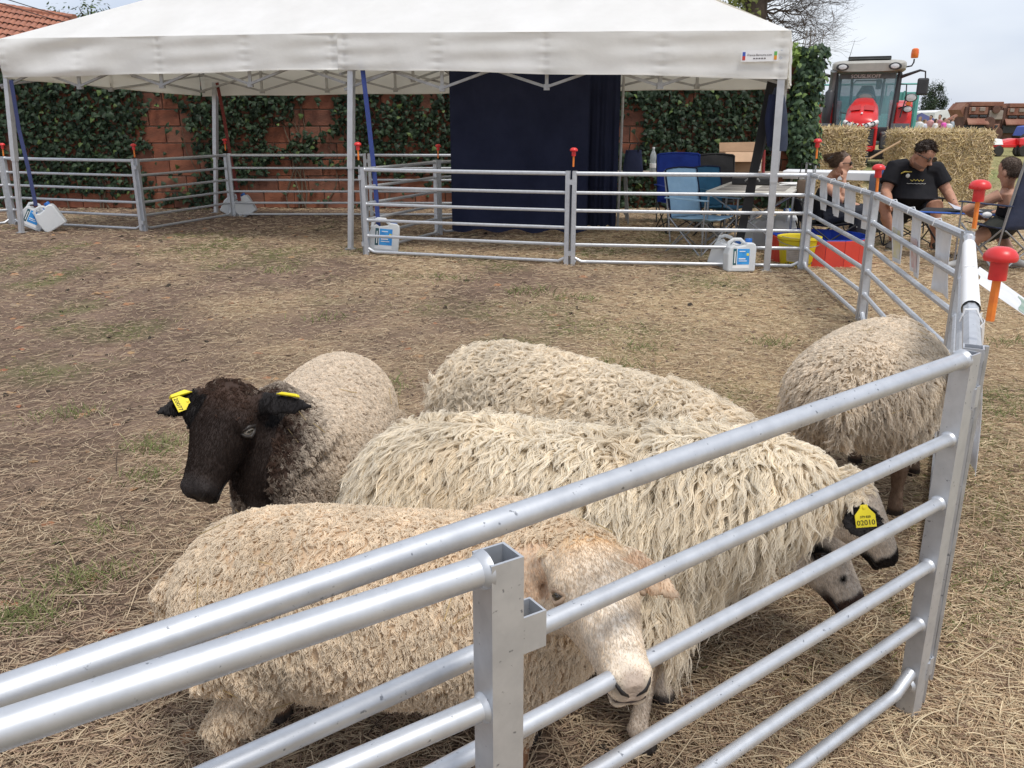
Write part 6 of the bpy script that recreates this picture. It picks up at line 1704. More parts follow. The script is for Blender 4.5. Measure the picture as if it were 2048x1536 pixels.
# ------------------------------------------------------------------ straw bales
straw_core = pm("straw_bale_core", (.46, .35, .19), (.30, .22, .11), 20, .95, bump=.9, bscale=45)
straw_fib = attr_mat("straw_fibre", rough=.75, spec=.2, trans=.1)
def bale(label, c, rz, w, d, h, n, seed):
    t = thing("straw_bale", label, "straw bale", (c[0], c[1], 0), rz, "big straw bales")
    r_ = np.random.default_rng(seed)
    bm = bmesh.new(); bmesh.ops.create_cube(bm, size=1.0); bmesh.ops.subdivide_edges(bm, edges=list(bm.edges), cuts=14, use_grid_fill=True)
    for v in bm.verts:
        p = v.co; q = Vector((p.x * w, p.y * d, (p.z + .5) * h))
        e = sum(1 for a in (abs(p.x), abs(p.y)) if a > .49) + (1 if p.z > .49 else 0)
        k = 1 - .035 * max(0, e - 1)
        nz = fnoise(np.array([q.x * 5 + q.z * 3 + seed]), np.array([q.y * 5 + q.z * 4]), 3)[0] - .5
        v.co = Vector((q.x * k * (1 + .07 * nz), q.y * k * (1 + .07 * nz), q.z * (1 - .02 * max(0, e - 1)) + (.05 * nz if p.z > .4 else 0)))
    me = bpy.data.meshes.new("bale_core"); bm.to_mesh(me); bm.free(); me.shade_smooth(); me.materials.append(straw_core)
    o = bpy.data.objects.new("bale_core", me); COL.objects.link(o); o.parent = t
    for k in (-.3, 0, .3):
        mb = MB(); y = k * d; mb.path([(-w * .505, y, .02), (-w * .508, y, h * .5), (-w * .49, y, h * 1.0), (0, y, h * 1.012), (w * .49, y, h * 1.0), (w * .508, y, h * .5), (w * .505, y, .02)], .005, 5); mb.build("twine", web_navy, t, local=True)
    # fibres on front, sides and top
    A = np.array([w * h, d * h, d * h, w * d * 1.2]); f = r_.choice(4, n, p=A / A.sum())
    a, b = r_.random(n) - .5, r_.random(n)
    P0 = np.zeros((n, 3)); Nn = np.zeros((n, 3))
    m = f == 0; P0[m] = np.stack([a * w, np.full(n, -d / 2), b * h], 1)[m]; Nn[m] = (0, -1, 0)
    m = f == 1; P0[m] = np.stack([np.full(n, -w / 2), a * d, b * h], 1)[m]; Nn[m] = (-1, 0, 0)
    m = f == 2; P0[m] = np.stack([np.full(n, w / 2), a * d, b * h], 1)[m]; Nn[m] = (1, 0, 0)
    m = f == 3; P0[m] = np.stack([a * w, (b - .5) * d, np.full(n, h)], 1)[m]; Nn[m] = (0, 0, 1)
    dr = r_.normal(0, 1, (n, 3)); dr -= Nn * (dr * Nn).sum(1, keepdims=True) * .72; dr[:, 2] -= .35 * (f != 3); dr /= np.linalg.norm(dr, axis=1, keepdims=True)
    ln = .06 + .20 * r_.random(n) ** 1.5
    s = np.linspace(-.5, .5, 4)
    bend = r_.normal(0, .25, (n, 3))
    P = P0[:, None] + dr[:, None] * (ln[:, None] * s)[..., None] + bend[:, None] * (ln[:, None] * (s ** 2))[..., None] + Nn[:, None] * (.012 + .03 * r_.random((n, 1, 1)))
    cl = np.array([.74, .60, .36]) * (.5 + .6 * r_.random((n, 1))) ; cl[:, 2] *= .85 + .3 * r_.random(n)
    P[..., 2] = np.maximum(P[..., 2], .01)
    ho = hair_object("straw_fibres", P, (.0045 + .0045 * r_.random(n))[:, None] * np.array([.7, 1, 1, .6])[None], straw_fib, cl); ho.parent = t; tag(ho, kind="stuff")
    return t
g = on_y(1664, 255, 16.0); bale("straw bale beside the ivy, under the tractor's red bonnet", (g.x, 16.3), R(-8), 1.12, 1.1, 1.25, 12000, 3)
g = on_y(1899, 265, 16.2); bale("larger straw bale behind the man's head, right of the tractor", (g.x, 16.6), R(-8), 1.46, 1.15, 1.2, 19000, 5)
mb = MB(); mb.path([on_y(1738, 318, 14.6), on_y(1800, 283, 15.4)], .018, 7); tag(mb.build("wooden_pole", pm("bare_wood", (.36, .23, .12), None, 10, .7), None, smooth=True), "pale wooden pole slanting against the larger straw bale", "pole")

# ------------------------------------------------------------------ red tractor, front towards the viewer
tr = thing("tractor", "red tractor with grey cab roof and orange beacon parked behind the bales", "tractor", (9.15, 23.2, 0), R(-22.5))
t_red = pm("red_tractor_paint", (.62, .018, .018), (.54, .016, .016), 3, .3, spec=.5)
t_dark = pm("dark_tractor_plastic", (.028, .029, .033), (.04, .041, .045), 6, .5)
t_roof = pm("grey_beige_roof", (.40, .39, .35), (.34, .33, .30), 4, .5)
t_glass, nt, b = new_mat("tinted_cab_glass")
b.inputs["Base Color"].default_value = (.22, .40, .44, 1); b.inputs["Roughness"].default_value = .05; b.inputs["Alpha"].default_value = .28; b.inputs["Specular IOR Level"].default_value = .5
_n = nt.nodes.new("ShaderNodeTexNoise"); _n.inputs["Scale"].default_value = 3; _r = nt.nodes.new("ShaderNodeMapRange"); _r.inputs["To Min"].default_value = .30; _r.inputs["To Max"].default_value = .46
nt.links.new(_n.outputs["Fac"], _r.inputs["Value"]); nt.links.new(_r.outputs["Result"], b.inputs["Alpha"])
t_lamp = pm("lamp_glass", (.75, .76, .78), (.6, .62, .64), 30, .15, spec=.7)
t_white = pm("white_lamp_band", (.70, .70, .70), (.64, .64, .64), 10, .4)
t_orange = pm("amber_lens", (.80, .14, .02), (.75, .20, .03), 10, .25)
t_tyre = pm("tyre_rubber", (.022, .021, .020), (.035, .032, .028), 10, .85, bump=.3)
t_grey = pm("tractor_grey_metal", (.16, .17, .17), (.12, .13, .13), 8, .5, metal=.3)
def TP(mb, nm, mt, sub=None, **k):
    o = mb.build(nm, mt, tr, local=True, **k)
    if sub is not None: o.parent = sub
    return o
# bonnet: sections from cab to nose (y, half width, top z, bottom z)
sec = [(-.72, .30, 1.98, 1.15), (-1.3, .345, 1.93, 1.08), (-1.9, .37, 1.83, 1.02), (-2.35, .375, 1.68, .98), (-2.60, .36, 1.50, .95), (-2.68, .34, 1.40, .94)]
mb = MB(); vs, fs = [], []
for y, w, zt, zb in sec:
    h = zt - zb
    vs += [(-w, y, zb), (-w * 1.0, y, zb + h * .55), (-w * .93, y, zb + h * .82), (-w * .62, y, zt - .02), (0, y, zt), (w * .62, y, zt - .02), (w * .93, y, zb + h * .82), (w, y, zb + h * .55), (w, y, zb)]
for i in range(len(sec) - 1):
    for j in range(8): fs.append((i * 9 + j, i * 9 + j + 1, (i + 1) * 9 + j + 1, (i + 1) * 9 + j))
fs.append(tuple(reversed(range(9)))); fs.append(tuple((len(sec) - 1) * 9 + j for j in range(9)))
mb.add(vs, fs); bon = TP(mb, "bonnet", t_red, smooth=True, bevel=.0)
mb = MB(); mb.path([(0, -2.5, 1.60), (0, -2.52, 1.575)], .022, 8); TP(mb, "bonnet_badge", lab_mat, bon)
for sx in (-1, 1):
    mb = MB(); mb.hexa([(sx * .04, -2.405, 1.672), (sx * .27, -2.40, 1.645), (sx * .27, -2.13, 1.755), (sx * .04, -2.12, 1.785), (sx * .04, -2.41, 1.676), (sx * .27, -2.405, 1.651), (sx * .27, -2.13, 1.761), (sx * .04, -2.12, 1.791)]); TP(mb, "bonnet_vent", pm("red_vent", (.45, .014, .014), None, 40, .5), bon)
# nose: white lamp band with four lamps and a red badge
mb = MB(); mb.path([(-.36, -2.60, 1.40), (-.27, -2.69, 1.345), (-.12, -2.725, 1.305), (0, -2.735, 1.295), (.12, -2.725, 1.305), (.27, -2.69, 1.345), (.36, -2.60, 1.40)], [.05, .062, .062, .058, .062, .062, .05], 10); band = TP(mb, "lamp_band", t_white, smooth=True)
MF = Matrix(((1, 0, 0), (0, 0, -1), (0, 1, 0)))
for x, z, y in ((-.265, 1.35, -2.735), (-.125, 1.31, -2.775), (.125, 1.31, -2.775), (.265, 1.35, -2.735)):
    mb = MB(); mb.lathe([(.060, -.03), (.062, .012), (.050, .016), (.012, .010)], (x, y, z), 14, MF); lo = TP(mb, "headlamp", t_dark, smooth=True)
    mb = MB(); mb.lathe([(.040, .0), (.034, .018), (.01, .024)], (x, y, z), 12, MF); TP(mb, "lens", t_lamp, lo, smooth=True)
mb = MB(); mb.lathe([(.062, -.02), (.062, .008), (.05, .014)], (0, -2.82, 1.30), 16, MF); em = TP(mb, "emblem", t_red, smooth=True)
for dx, dz in ((-.020, -.012), (.020, -.012), (0, .020)):
    mb = MB(); mb.prism([(dx - .018, -2.842, 1.30 + dz - .014), (dx + .018, -2.842, 1.30 + dz - .014), (dx, -2.842, 1.30 + dz + .018)], (0, .006, 0)); TP(mb, "emblem_mark", lab_mat, em)
mb = MB(); mb.box((0, -2.66, 1.05), (.62, .10, .40)); TP(mb, "grille", t_dark, bevel=.02)
for k in range(7):
    mb = MB(); mb.box((0, -2.715, .90 + .05 * k), (.56, .012, .016)); TP(mb, "grille_slat", t_grey)
for sx in (-1, 1):
    mb = MB(); mb.box((sx * .35, -2.50, 1.02), (.06, .42, .50)); TP(mb, "side_panel", t_red, bevel=.02)
mb = MB(); mb.box((0, -2.74, .80), (.66, .14, .12)); TP(mb, "lower_trim", t_red, bevel=.02)
mb = MB(); mb.box((0, -2.95, .62), (.50, .50, .26)); TP(mb, "front_linkage", t_dark, bevel=.03)
mb = MB(); mb.box((0, -2.2, .65), (1.5, .22, .22)); TP(mb, "front_axle", t_dark, bevel=.03)
mb = MB(); mb.box((0, -1.2, .80), (.62, 2.6, .50)); TP(mb, "chassis", t_dark, bevel=.03)
def wheel(x, y, r, w):
    M = Matrix(((0, 0, 1), (1, 0, 0), (0, 1, 0)))
    mb = MB(); mb.lathe([(r * .58, -w / 2), (r * .92, -w / 2), (r * .985, -w * .42), (r, -w * .2), (r, w * .2), (r * .985, w * .42), (r * .92, w / 2), (r * .58, w / 2)], (x, y, r), 36, M); wo = TP(mb, "wheel", t_tyre, smooth=True)
    mb = MB()
    for k in range(22):
        a = 2 * math.pi * k / 22
        for s_ in (-1, 1):
            aa = a + (math.pi / 22 if s_ > 0 else 0)
            c_, s2 = math.cos(aa), math.sin(aa); c3, s3 = math.cos(aa + .18), math.sin(aa + .18)
            mb.path([(x + s_ * w * .03, y + r * 1.0 * c_, r + r * 1.0 * s2), (x + s_ * w * .47, y + r * .985 * c3, r + r * .985 * s3)], .035, 4)
    TP(mb, "tyre_lugs", t_tyre, wo); tag(bpy.data.objects[mb and wo.children[-1].name], kind="stuff")
    mb = MB(); mb.lathe([(r * .10, -w * .3), (r * .56, -w * .35), (r * .6, -w * .45), (r * .6, w * .45), (r * .56, w * .35), (r * .10, w * .3)], (x, y, r), 28, M); TP(mb, "rim", t_grey, wo, smooth=True)
for sx in (-1, 1): wheel(sx * .88, .55, .90, .55); wheel(sx * .85, -2.2, .62, .42)
for sx in (-1, 1):
    pts = [(sx * .86, .55 + 1.0 * math.cos(a), .90 + 1.0 * math.sin(a)) for a in [R(20 + 14 * k) for k in range(11)]]
    mb = MB(); vs = []
    for p in pts: vs += [(p[0] - .27, p[1], p[2]), (p[0] + .27, p[1], p[2]), (p[0] + .27, p[1], p[2] + .03), (p[0] - .27, p[1], p[2] + .03)]
    fs = [(3, 2, 1, 0)] + [(i * 4 + j, i * 4 + (j + 1) % 4, i * 4 + 4 + (j + 1) % 4, i * 4 + 4 + j) for i in range(10) for j in range(4)] + [(40, 41, 42, 43)]
    mb.add(vs, fs); TP(mb, "rear_fender", t_red, smooth=True)
    mb = MB(); mb.hexa([(sx * .72, -.42, 1.0), (sx * 1.06, -.36, 1.0), (sx * 1.06, .2, 1.0), (sx * .72, .2, 1.0), (sx * .76, -.30, 1.78), (sx * 1.04, -.26, 1.74), (sx * 1.04, .2, 1.86), (sx * .76, .2, 1.86)]); TP(mb, "fender_front", t_red, bevel=.03)
    pts = [(sx * .86, -2.2 + .72 * math.cos(a), .62 + .72 * math.sin(a)) for a in [R(45 + 12 * k) for k in range(10)]]
    mb = MB(); vs = []
    for p in pts: vs += [(p[0] - .2, p[1], p[2]), (p[0] + .2, p[1], p[2]), (p[0] + .2, p[1], p[2] + .025), (p[0] - .2, p[1], p[2] + .025)]
    fs = [(3, 2, 1, 0)] + [(i * 4 + j, i * 4 + (j + 1) % 4, i * 4 + 4 + (j + 1) % 4, i * 4 + 4 + j) for i in range(9) for j in range(4)] + [(36, 37, 38, 39)]
    mb.add(vs, fs); TP(mb, "front_mudguard", t_dark, smooth=True)
    for z, rr in ((1.97, .11), (1.70, .085)):
        mb = MB(); mb.lathe([(rr, -.06), (rr, .0), (rr * .9, .01)], (sx * (1.06 if z > 1.8 else 1.02), -.40, z), 16, MF, 1.35, .95); wl_o = TP(mb, "work_lamp", t_dark, smooth=True)
        mb = MB(); mb.lathe([(rr * .82, .008), (rr * .78, .02), (rr * .2, .028)], (sx * (1.06 if z > 1.8 else 1.02), -.40, z), 16, MF, 1.35, .95); TP(mb, "lens", t_lamp, wl_o, smooth=True)
    mb = MB(); mb.lathe([(.045, -.03), (.05, .0), (.04, .04)], (sx * 1.02, -.40, 1.83), 12, MF, 1.4, 1); TP(mb, "indicator", t_orange, smooth=True)
    mb = MB(); mb.path([(sx * .80, -.30, 1.72), (sx * 1.0, -.33, 1.78), (sx * 1.0, -.36, 1.95)], .018, 6); TP(mb, "lamp_bracket", t_dark, smooth=True)
# cab
zf, zr = 1.22, 2.60
cab = lambda sx, y, z: (sx * (.70 + .06 * (z - zf) / (zr - zf) * (1 if y < 0 else 1)), y, z)
def pillar(a, b, r, nm="pillar", mt=None): mb = MB(); mb.path([a, Vector(a).lerp(Vector(b), .5), b], r, 6); return TP(mb, nm, mt or t_dark, smooth=True)
for sx in (-1, 1):
    pillar((sx * .66, -.72, 1.12), (sx * .74, -.50, 2.58), .055); pillar((sx * .76, .25, 1.2), (sx * .77, .25, 2.58), .045); pillar((sx * .70, .85, 1.5), (sx * .70, .80, 2.58), .05)
    mb = MB(); mb.hexa([(sx * .69, -.66, 1.25), (sx * .755, .25, 1.25), (sx * .762, .25, 1.25), (sx * .697, -.66, 1.25), (sx * .745, -.48, 2.56), (sx * .768, .25, 2.56), (sx * .775, .25, 2.56), (sx * .752, -.48, 2.56)]); TP(mb, "side_window", t_glass)
mb = MB(); mb.hexa([(-.62, -.735, 1.20), (.62, -.735, 1.20), (.62, -.727, 1.20), (-.62, -.727, 1.20), (-.70, -.525, 2.57), (.70, -.525, 2.57), (.70, -.517, 2.57), (-.70, -.517, 2.57)]); ws = TP(mb, "windscreen", t_glass)
mb = MB(); mb.hexa([(-.66, .83, 1.6), (.66, .83, 1.6), (.66, .838, 1.6), (-.66, .838, 1.6), (-.68, .80, 2.56), (.68, .80, 2.56), (.68, .808, 2.56), (-.68, .808, 2.56)]); TP(mb, "rear_window", t_glass)
for k in (-1, 1): pillar((k * .38, .80, 1.55), (k * .40, .78, 2.56), .035, "rear_window_frame")
mb = MB(); mb.path([(-.36, .82, 1.62), (-.37, .80, 2.35), (-.30, .80, 2.44), (.30, .80, 2.44), (.37, .80, 2.35), (.36, .82, 1.62)], .018, 6); TP(mb, "rear_window_frame", t_dark, smooth=True)
mb = MB(); mb.box((0, .10, 1.10), (1.40, 1.6, .22)); TP(mb, "cab_floor", t_dark, bevel=.02)
mb = MB(); mb.box((0, -.70, 1.10), (1.28, .12, .34)); TP(mb, "scuttle", t_dark, bevel=.03)
mb = MB(); mb.hexa([(-.36, -.66, 1.22), (.36, -.66, 1.22), (.30, -.30, 1.22), (-.30, -.30, 1.22), (-.24, -.62, 1.98), (.24, -.62, 1.98), (.20, -.40, 1.98), (-.20, -.40, 1.98)]); TP(mb, "dashboard", t_dark, bevel=.05)
mb = MB(); ball(mb, (0, -.50, 1.98), .22, 12, 1, .7, .55); TP(mb, "dashboard_hood", t_roof, smooth=True)
mb = MB(); mb.path([(.22 * math.cos(a), -.28 + .10 * math.sin(a), 2.02 + .17 * math.sin(a)) for a in [2 * math.pi * k / 20 for k in range(21)]], .016, 6); TP(mb, "steering_wheel", t_dark, smooth=True)
mb = MB(); loft(mb, [((0, .42, 1.55), (1, 0, 0), (0, 1, 0), .26, .10, .10), ((0, .46, 1.9), (1, 0, 0), (0, 1, 0), .27, .08, .08), ((0, .50, 2.15), (1, 0, 0), (0, 1, 0), .20, .06, .06), ((0, .52, 2.30), (1, 0, 0), (0, 1, 0), .13, .05, .05)], 14); ball(mb, (0, .25, 1.55), .27, 10, 1, 1, .4); TP(mb, "driver_seat", t_dark, smooth=True)
mb = MB(); mb.path([(-.05, -.745, 1.55), (-.55, -.735, 1.62)], .014, 6); TP(mb, "wiper", t_dark)
mb = MB(); mb.box((.28, -.42, 2.30), (.14, .05, .24)); TP(mb, "inner_mirror", t_dark, bevel=.03)
# roof
mb = MB()
loft(mb, [((0, y, 2.72), (1, 0, 0), (0, 0, 1), w, h, .13) for y, w, h in ((-.88, .70, .06), (-.82, .82, .11), (-.5, .87, .16), (.2, .88, .18), (.8, .85, .15), (.95, .74, .07))], 28, .45)
roof = TP(mb, "roof", t_roof, smooth=True)
mb = MB(); mb.box((0, -.20, 2.915), (1.00, .95, .07)); TP(mb, "roof_vent", t_grey, roof, bevel=.02)
for k in range(2):
    mb = MB(); mb.box((0, -.80 - .028 * (1 - k), 2.69 + .09 * k), (.84 + .0 * k, .10, .030)); TP(mb, "roof_slot", t_dark, roof)
mb = MB(); mb.box((0, -.66, 2.935), (.98, .05, .035)); TP(mb, "roof_slot", t_dark, roof)
for sx in (-1, 1):
    mb = MB(); mb.lathe([(.125, -.10), (.125, .01), (.11, .03), (.02, .03)], (sx * .60, -.86, 2.70), 18, MF, 1.25, .72); lo = TP(mb, "roof_lamp", t_dark, roof, smooth=True)
    mb = MB(); mb.lathe([(.095, .028), (.085, .042), (.02, .05)], (sx * .60, -.862, 2.70), 16, MF, 1.05, .62); o_ = TP(mb, "roof_lamp_lens", t_lamp, roof, smooth=True)
mb = MB(); mb.box((0, -.555, 2.49), (1.32, .012, .12), Matrix.Rotation(R(-9), 3, 'X')); TP(mb, "sun_strip", t_grey, ws)
tl = text_mesh("SOUSLIKOFF", .125, lab_mat, (0, 0, 0), (1, 0, 0), (0, 0, 1), "sun_strip_lettering", None, .003)
tl.data.transform(Matrix.Translation((-.04, -.60, 2.485)) @ Matrix.Rotation(R(-9), 4, 'X')); tl.parent = ws
# mirrors, exhaust, beacon, aerial, grab rail
for sx in (-1, 1):
    mb = MB(); mb.path([(sx * .76, -.52, 2.46), (sx * 1.18, -.70, 2.60), (sx * 1.30, -.72, 2.57), (sx * 1.32, -.72, 2.40)], [.045, .030, .022, .018], 6); mo = TP(mb, "mirror_arm", t_dark, smooth=True)
    mb = MB(); mb.box((sx * 1.28, -.73, 2.22), (.26, .09, .40)); TP(mb, "mirror", t_dark, mo, bevel=.04)
mb = MB(); mb.path([(-.86, -.80, 1.25), (-.88, -.80, 1.5), (-.84, -.78, 2.10), (-.82, -.77, 2.15)], [.09, .115, .115, .075], 12); eo = TP(mb, "exhaust", t_dark, smooth=True)
mb = MB(); mb.path([(-.82, -.77, 2.12), (-.80, -.77, 2.50), (-.80, -.84, 2.62)], [.075, .075, .085], 12); TP(mb, "exhaust_pipe", t_grey, eo, smooth=True)
mb = MB(); mb.path([(.86, -.4, 2.70), (.98, -.42, 2.72), (1.02, -.42, 2.80), (1.02, -.42, 2.88)], .020, 6); bo = TP(mb, "beacon_stalk", t_dark, smooth=True)
mb = MB(); mb.lathe([(.075, 0), (.085, .02), (.09, .12), (.08, .20), (.05, .225)], (1.02, -.42, 2.90), 14); TP(mb, "beacon", t_orange, bo, smooth=True)
mb = MB(); mb.path([(-.50, -.5, 2.86), (-.40, -.5, 3.35)], [.008, .004], 5); TP(mb, "aerial", t_dark)
mb = MB(); mb.path([(.74, -.55, 2.3), (.92, -.62, 2.28), (.94, -.62, 1.95), (.86, -.6, 1.5)], .016, 6); TP(mb, "grab_rail", t_dark, smooth=True)
mb = MB(); mb.box((.60, -.95, .95), (.30, .70, .42)); TP(mb, "tank", t_grey, bevel=.04)

# ------------------------------------------------------------------ teal trailer behind the tractor
tea = pm("teal_trailer_paint", (.13, .40, .36), (.10, .34, .31), 3, .5)
tt = thing("farm_trailer", "teal high-sided farm trailer standing behind the red tractor", "trailer", (11.75, 29.8, 0), R(-20))
for nm, c, sz in (("side_board", (-1.42, 0, 1.60), (.06, 4.6, 1.3)), ("side_board", (1.42, 0, 1.60), (.06, 4.6, 1.3)), ("head_board", (1.02, -2.3, 1.60), (.82, .06, 1.3)), ("head_board", (-1.1, -2.3, 1.4), (.62, .06, .9)), ("tail_board", (0, 2.3, 1.6), (2.84, .06, 1.3)), ("trailer_floor", (0, 0, .92), (2.9, 4.6, .1))):
    mb = MB(); mb.box(c, sz); mb.build(nm, tea, tt, local=True, bevel=.01)
for x in (.66, 1.02, 1.38): mb = MB(); mb.box((x, -2.35, 1.6), (.05, .05, 1.36)); mb.build("rib", tea, tt, local=True)
for z in (2.48,): 
    mb = MB(); mb.path([(-1.45, -2.3, z), (1.45, -2.3, z)], .03, 6); mb.build("top_rail", tea, tt, local=True, smooth=True)
for x in (-1.42, -.5, .5, 1.42): mb = MB(); mb.path([(x, -2.3, 1.0), (x, -2.3, 2.48)], .025, 6); mb.build("stake", tea, tt, local=True, smooth=True)
for sx in (-1, 1):
    for y in (-.6, .8):
        M = Matrix(((0, 0, 1), (1, 0, 0), (0, 1, 0))); mb = MB(); mb.lathe([(.2, -.17), (.45, -.17), (.5, -.1), (.5, .1), (.45, .17), (.2, .17)], (sx * 1.05, y, .5), 24, M); mb.build("wheel", t_tyre, tt, local=True, smooth=True)
mb = MB(); mb.path([(-.9, -2.3, .85), (0, -3.6, .7), (.9, -2.3, .85)], .06, 6); mb.build("drawbar", t_dark, tt, local=True)

# ------------------------------------------------------------------ threshing machines, implements
rust = pm("rusty_sheet", (.20, .075, .048), (.30, .155, .105), 1.8, .8, bump=.3, bscale=6, detail=8)
rust2 = pm("dark_rust", (.085, .040, .030), (.14, .07, .05), 2.2, .85, bump=.3, bscale=6)
greyw = pm("weathered_grey_board", (.34, .29, .25), (.25, .20, .17), 1.6, .85, stretch=(1, 1, 6))
def thresher(label, px0, px1, y, pytop, pybot, seed):
    c0, c1 = on_y(px0, pytop, y), on_y(px1, pytop, y); zt = c0.z; W = c1.x - c0.x
    t = thing("threshing_machine", label, "farm machine", ((c0.x + c1.x) / 2, y, 0), 0.0, "old rusty threshing machines")
    r = random.Random(seed); X = lambda u: c0.x + W * u; z = lambda v: .35 + (zt - .35) * v
    def bx_(nm, u0, u1, v0, v1, y0, y1, m, **k): mb = MB(); mb.box(((X(u0) + X(u1)) / 2, y + (y0 + y1) / 2, (z(v0) + z(v1)) / 2), (X(u1) - X(u0), y1 - y0, z(v1) - z(v0))); return mb.build(nm, m, t, bevel=.03, **k)
    bx_("hull", .08, 1.0, .16, .88, -.8, .8, rust2); bx_("roof_cover", .18, .98, .885, 1.0, -.9, .9, rust)
    mb = MB(); mb.prism([(X(.08), y - .7, z(.62)), (X(-.02), y - .7, z(.80)), (X(.10), y - .7, z(.97)), (X(.2), y - .7, z(.90))], (0, 1.4, 0)); mb.build("hopper", rust, t)
    bx_("upper_panel", .16, .62, .68, .87, -.88, -.79, rust); bx_("upper_panel", .20, .30, .76, .86, -.93, -.87, greyw); bx_("upper_panel", .40, .54, .76, .86, -.93, -.87, greyw)
    bx_("slot", .20, .40, .60, .67, -.86, -.78, t_dark); bx_("slot", .44, .62, .60, .67, -.86, -.78, t_dark)
    mb = MB(); mb.hexa([(X(.10), y - 1.2, z(.42)), (X(.62), y - 1.2, z(.42)), (X(.62), y - .8, z(.56)), (X(.14), y - .8, z(.56))] + [(X(.10), y - 1.2, z(.45)), (X(.62), y - 1.2, z(.45)), (X(.62), y - .8, z(.59)), (X(.14), y - .8, z(.59))]); mb.build("feed_flap", rust, t)
    bx_("feed_mouth", .10, .60, .20, .41, -.95, -.78, t_dark); bx_("side_board", .66, 1.0, .55, .78, -.90, -.80, greyw); bx_("side_board", .68, .96, .25, .44, -.88, -.80, rust)
    for u in (.72, .84): bx_("hatch", u, u + .07, .28, .41, -.92, -.88, t_dark)
    for k, (u, v, rr) in enumerate(((.68, .48, .28), (.80, .80, .20), (.90, .20, .30))):
        mb = MB(); mb.lathe([(rr, -.05), (rr, .05), (rr * .8, .06), (rr * .2, .05)], (X(u), y - .95, z(v)), 20, MF); mb.build("pulley", rust2, t, smooth=True)
    for u in (.2, .85):
        for yy in (-.7, .7): mb = MB(); mb.lathe([(.3, -.08), (.42, -.08), (.42, .08), (.3, .08), (.08, .08)], (X(u), y + yy, .42), 20, MF); mb.build("wheel", rust2, t, smooth=True)
    return t, X, z
th1, X1, z1_ = thresher("old rusty threshing machine with a flap and hopper behind the larger bale", 1912, 1992, 48, 204, 292, 3)
mb = MB(); mb.path([on_y(1852, 264, 44.5), on_y(1912, 232, 47)], .10, 6); mb.build("elevator_arm", rust, th1)
thresher("second grey-boarded threshing machine cut off by the right edge", 1986, 2075, 49, 207, 292, 5)
for k, (px, lab_, hh) in enumerate(((2003, "low red mower implement with white guard, left of the pair on the grass", .62), (2052, "low red implement on black wheels at the right edge of the grass", .72))):
    c = on_y(px, 296, 36.5); t = thing("farm_implement", lab_, "implement", (c.x, 36.5, 0), R(8), "red implements on the meadow")
    mb = MB(); mb.box((0, 0, .42), (1.15, .8, .14)); mb.build("deck", t_red, t, local=True, bevel=.03)
    mb = MB(); mb.hexa([(-.45, -.35, .48), (.5, -.35, .48), (.5, .35, .48), (-.45, .35, .48), (-.15, -.25, hh), (.45, -.25, hh + .1), (.45, .25, hh + .1), (-.15, .25, hh)]); mb.build("housing", t_red, t, local=True, bevel=.03)
    mb = MB(); mb.hexa([(-.65, -.42, .46), (-.25, -.42, .46), (-.25, .2, .46), (-.65, .2, .46), (-.62, -.36, .72), (-.30, -.36, .68), (-.30, .15, .68), (-.62, .15, .72)]); mb.build("guard", lab_mat if k == 0 else t_red, t, local=True, bevel=.02)
    for sx in (-.42, .48):
        mb = MB(); mb.lathe([(.1, -.08), (.20, -.08), (.22, -.04), (.22, .04), (.20, .08), (.1, .08)], (sx, -.38, .22), 18, MF); mb.build("wheel", t_tyre, t, local=True, smooth=True)
    mb = MB(); mb.path([(.5, 0, .45), (1.1, -.1, .35)], .035, 6); mb.build("drawbar", t_dark, t, local=True)
c = on_y(2046, 268, 42); t = thing("blue_tractor", "blue tractor front just showing at the right edge", "tractor", (c.x + .5, 42, 0))
mb = MB(); mb.hexa([(c.x - .3, 41.4, .7), (c.x + .9, 41.4, .7), (c.x + .9, 42.4, .7), (c.x - .3, 42.4, .7), (c.x - .2, 41.5, 1.15), (c.x + .9, 41.5, 1.25), (c.x + .9, 42.3, 1.25), (c.x - .2, 42.3, 1.15)]); mb.build("bonnet", pm("blue_paint", (.03, .08, .42), None, 5, .4), t, bevel=.05)
for sx in (-.1, .8): mb = MB(); mb.lathe([(.2, -.12), (.42, -.12), (.45, 0), (.42, .12), (.2, .12)], (c.x + sx, 41.3, .45), 20, MF); mb.build("wheel", t_tyre, t, smooth=True)

# ------------------------------------------------------------------ far tents, crowd, trees
wcan = pm("far_white_canvas", (.78, .79, .80), None, 2, .7)
c0, c1 = on_y(1848, 222, 75), on_y(1915, 222, 75)
t = thing("white_tent", "long low white tent roof far behind the crowd", "tent", ((c0.x + c1.x) / 2, 75, 0))
mb = MB(); mb.prism([(c0.x, 73, c0.z - .75), (c0.x, 73, c0.z - .12), (c0.x + .5, 73, c0.z + .05), (c1.x, 73, c0.z + .12), (c1.x, 73, c0.z - .75)], (0, 4, 0)); mb.build("roof", wcan, t)
for q in (.02, .5, .98): mb = MB(); x = c0.x + (c1.x - c0.x) * q; mb.path([(x, 73.2, 0), (x, 73.2, c0.z - .7)], .05, 6); mb.build("post", alu_dark, t)
mb = MB(); mb.box(((c0.x + c1.x) / 2, 76.5, (c0.z - .75) / 2), (c1.x - c0.x, .1, c0.z - .76)); mb.build("back_wall", wcan, t)
c0, c1 = on_y(1826, 232, 66), on_y(1864, 232, 66)
t = thing("gazebo", "navy gazebo roof far behind the crowd, left of the white tent", "gazebo", ((c0.x + c1.x) / 2, 66, 0))
xm = (c0.x + c1.x) / 2; zb = on_y(1845, 241, 66).z
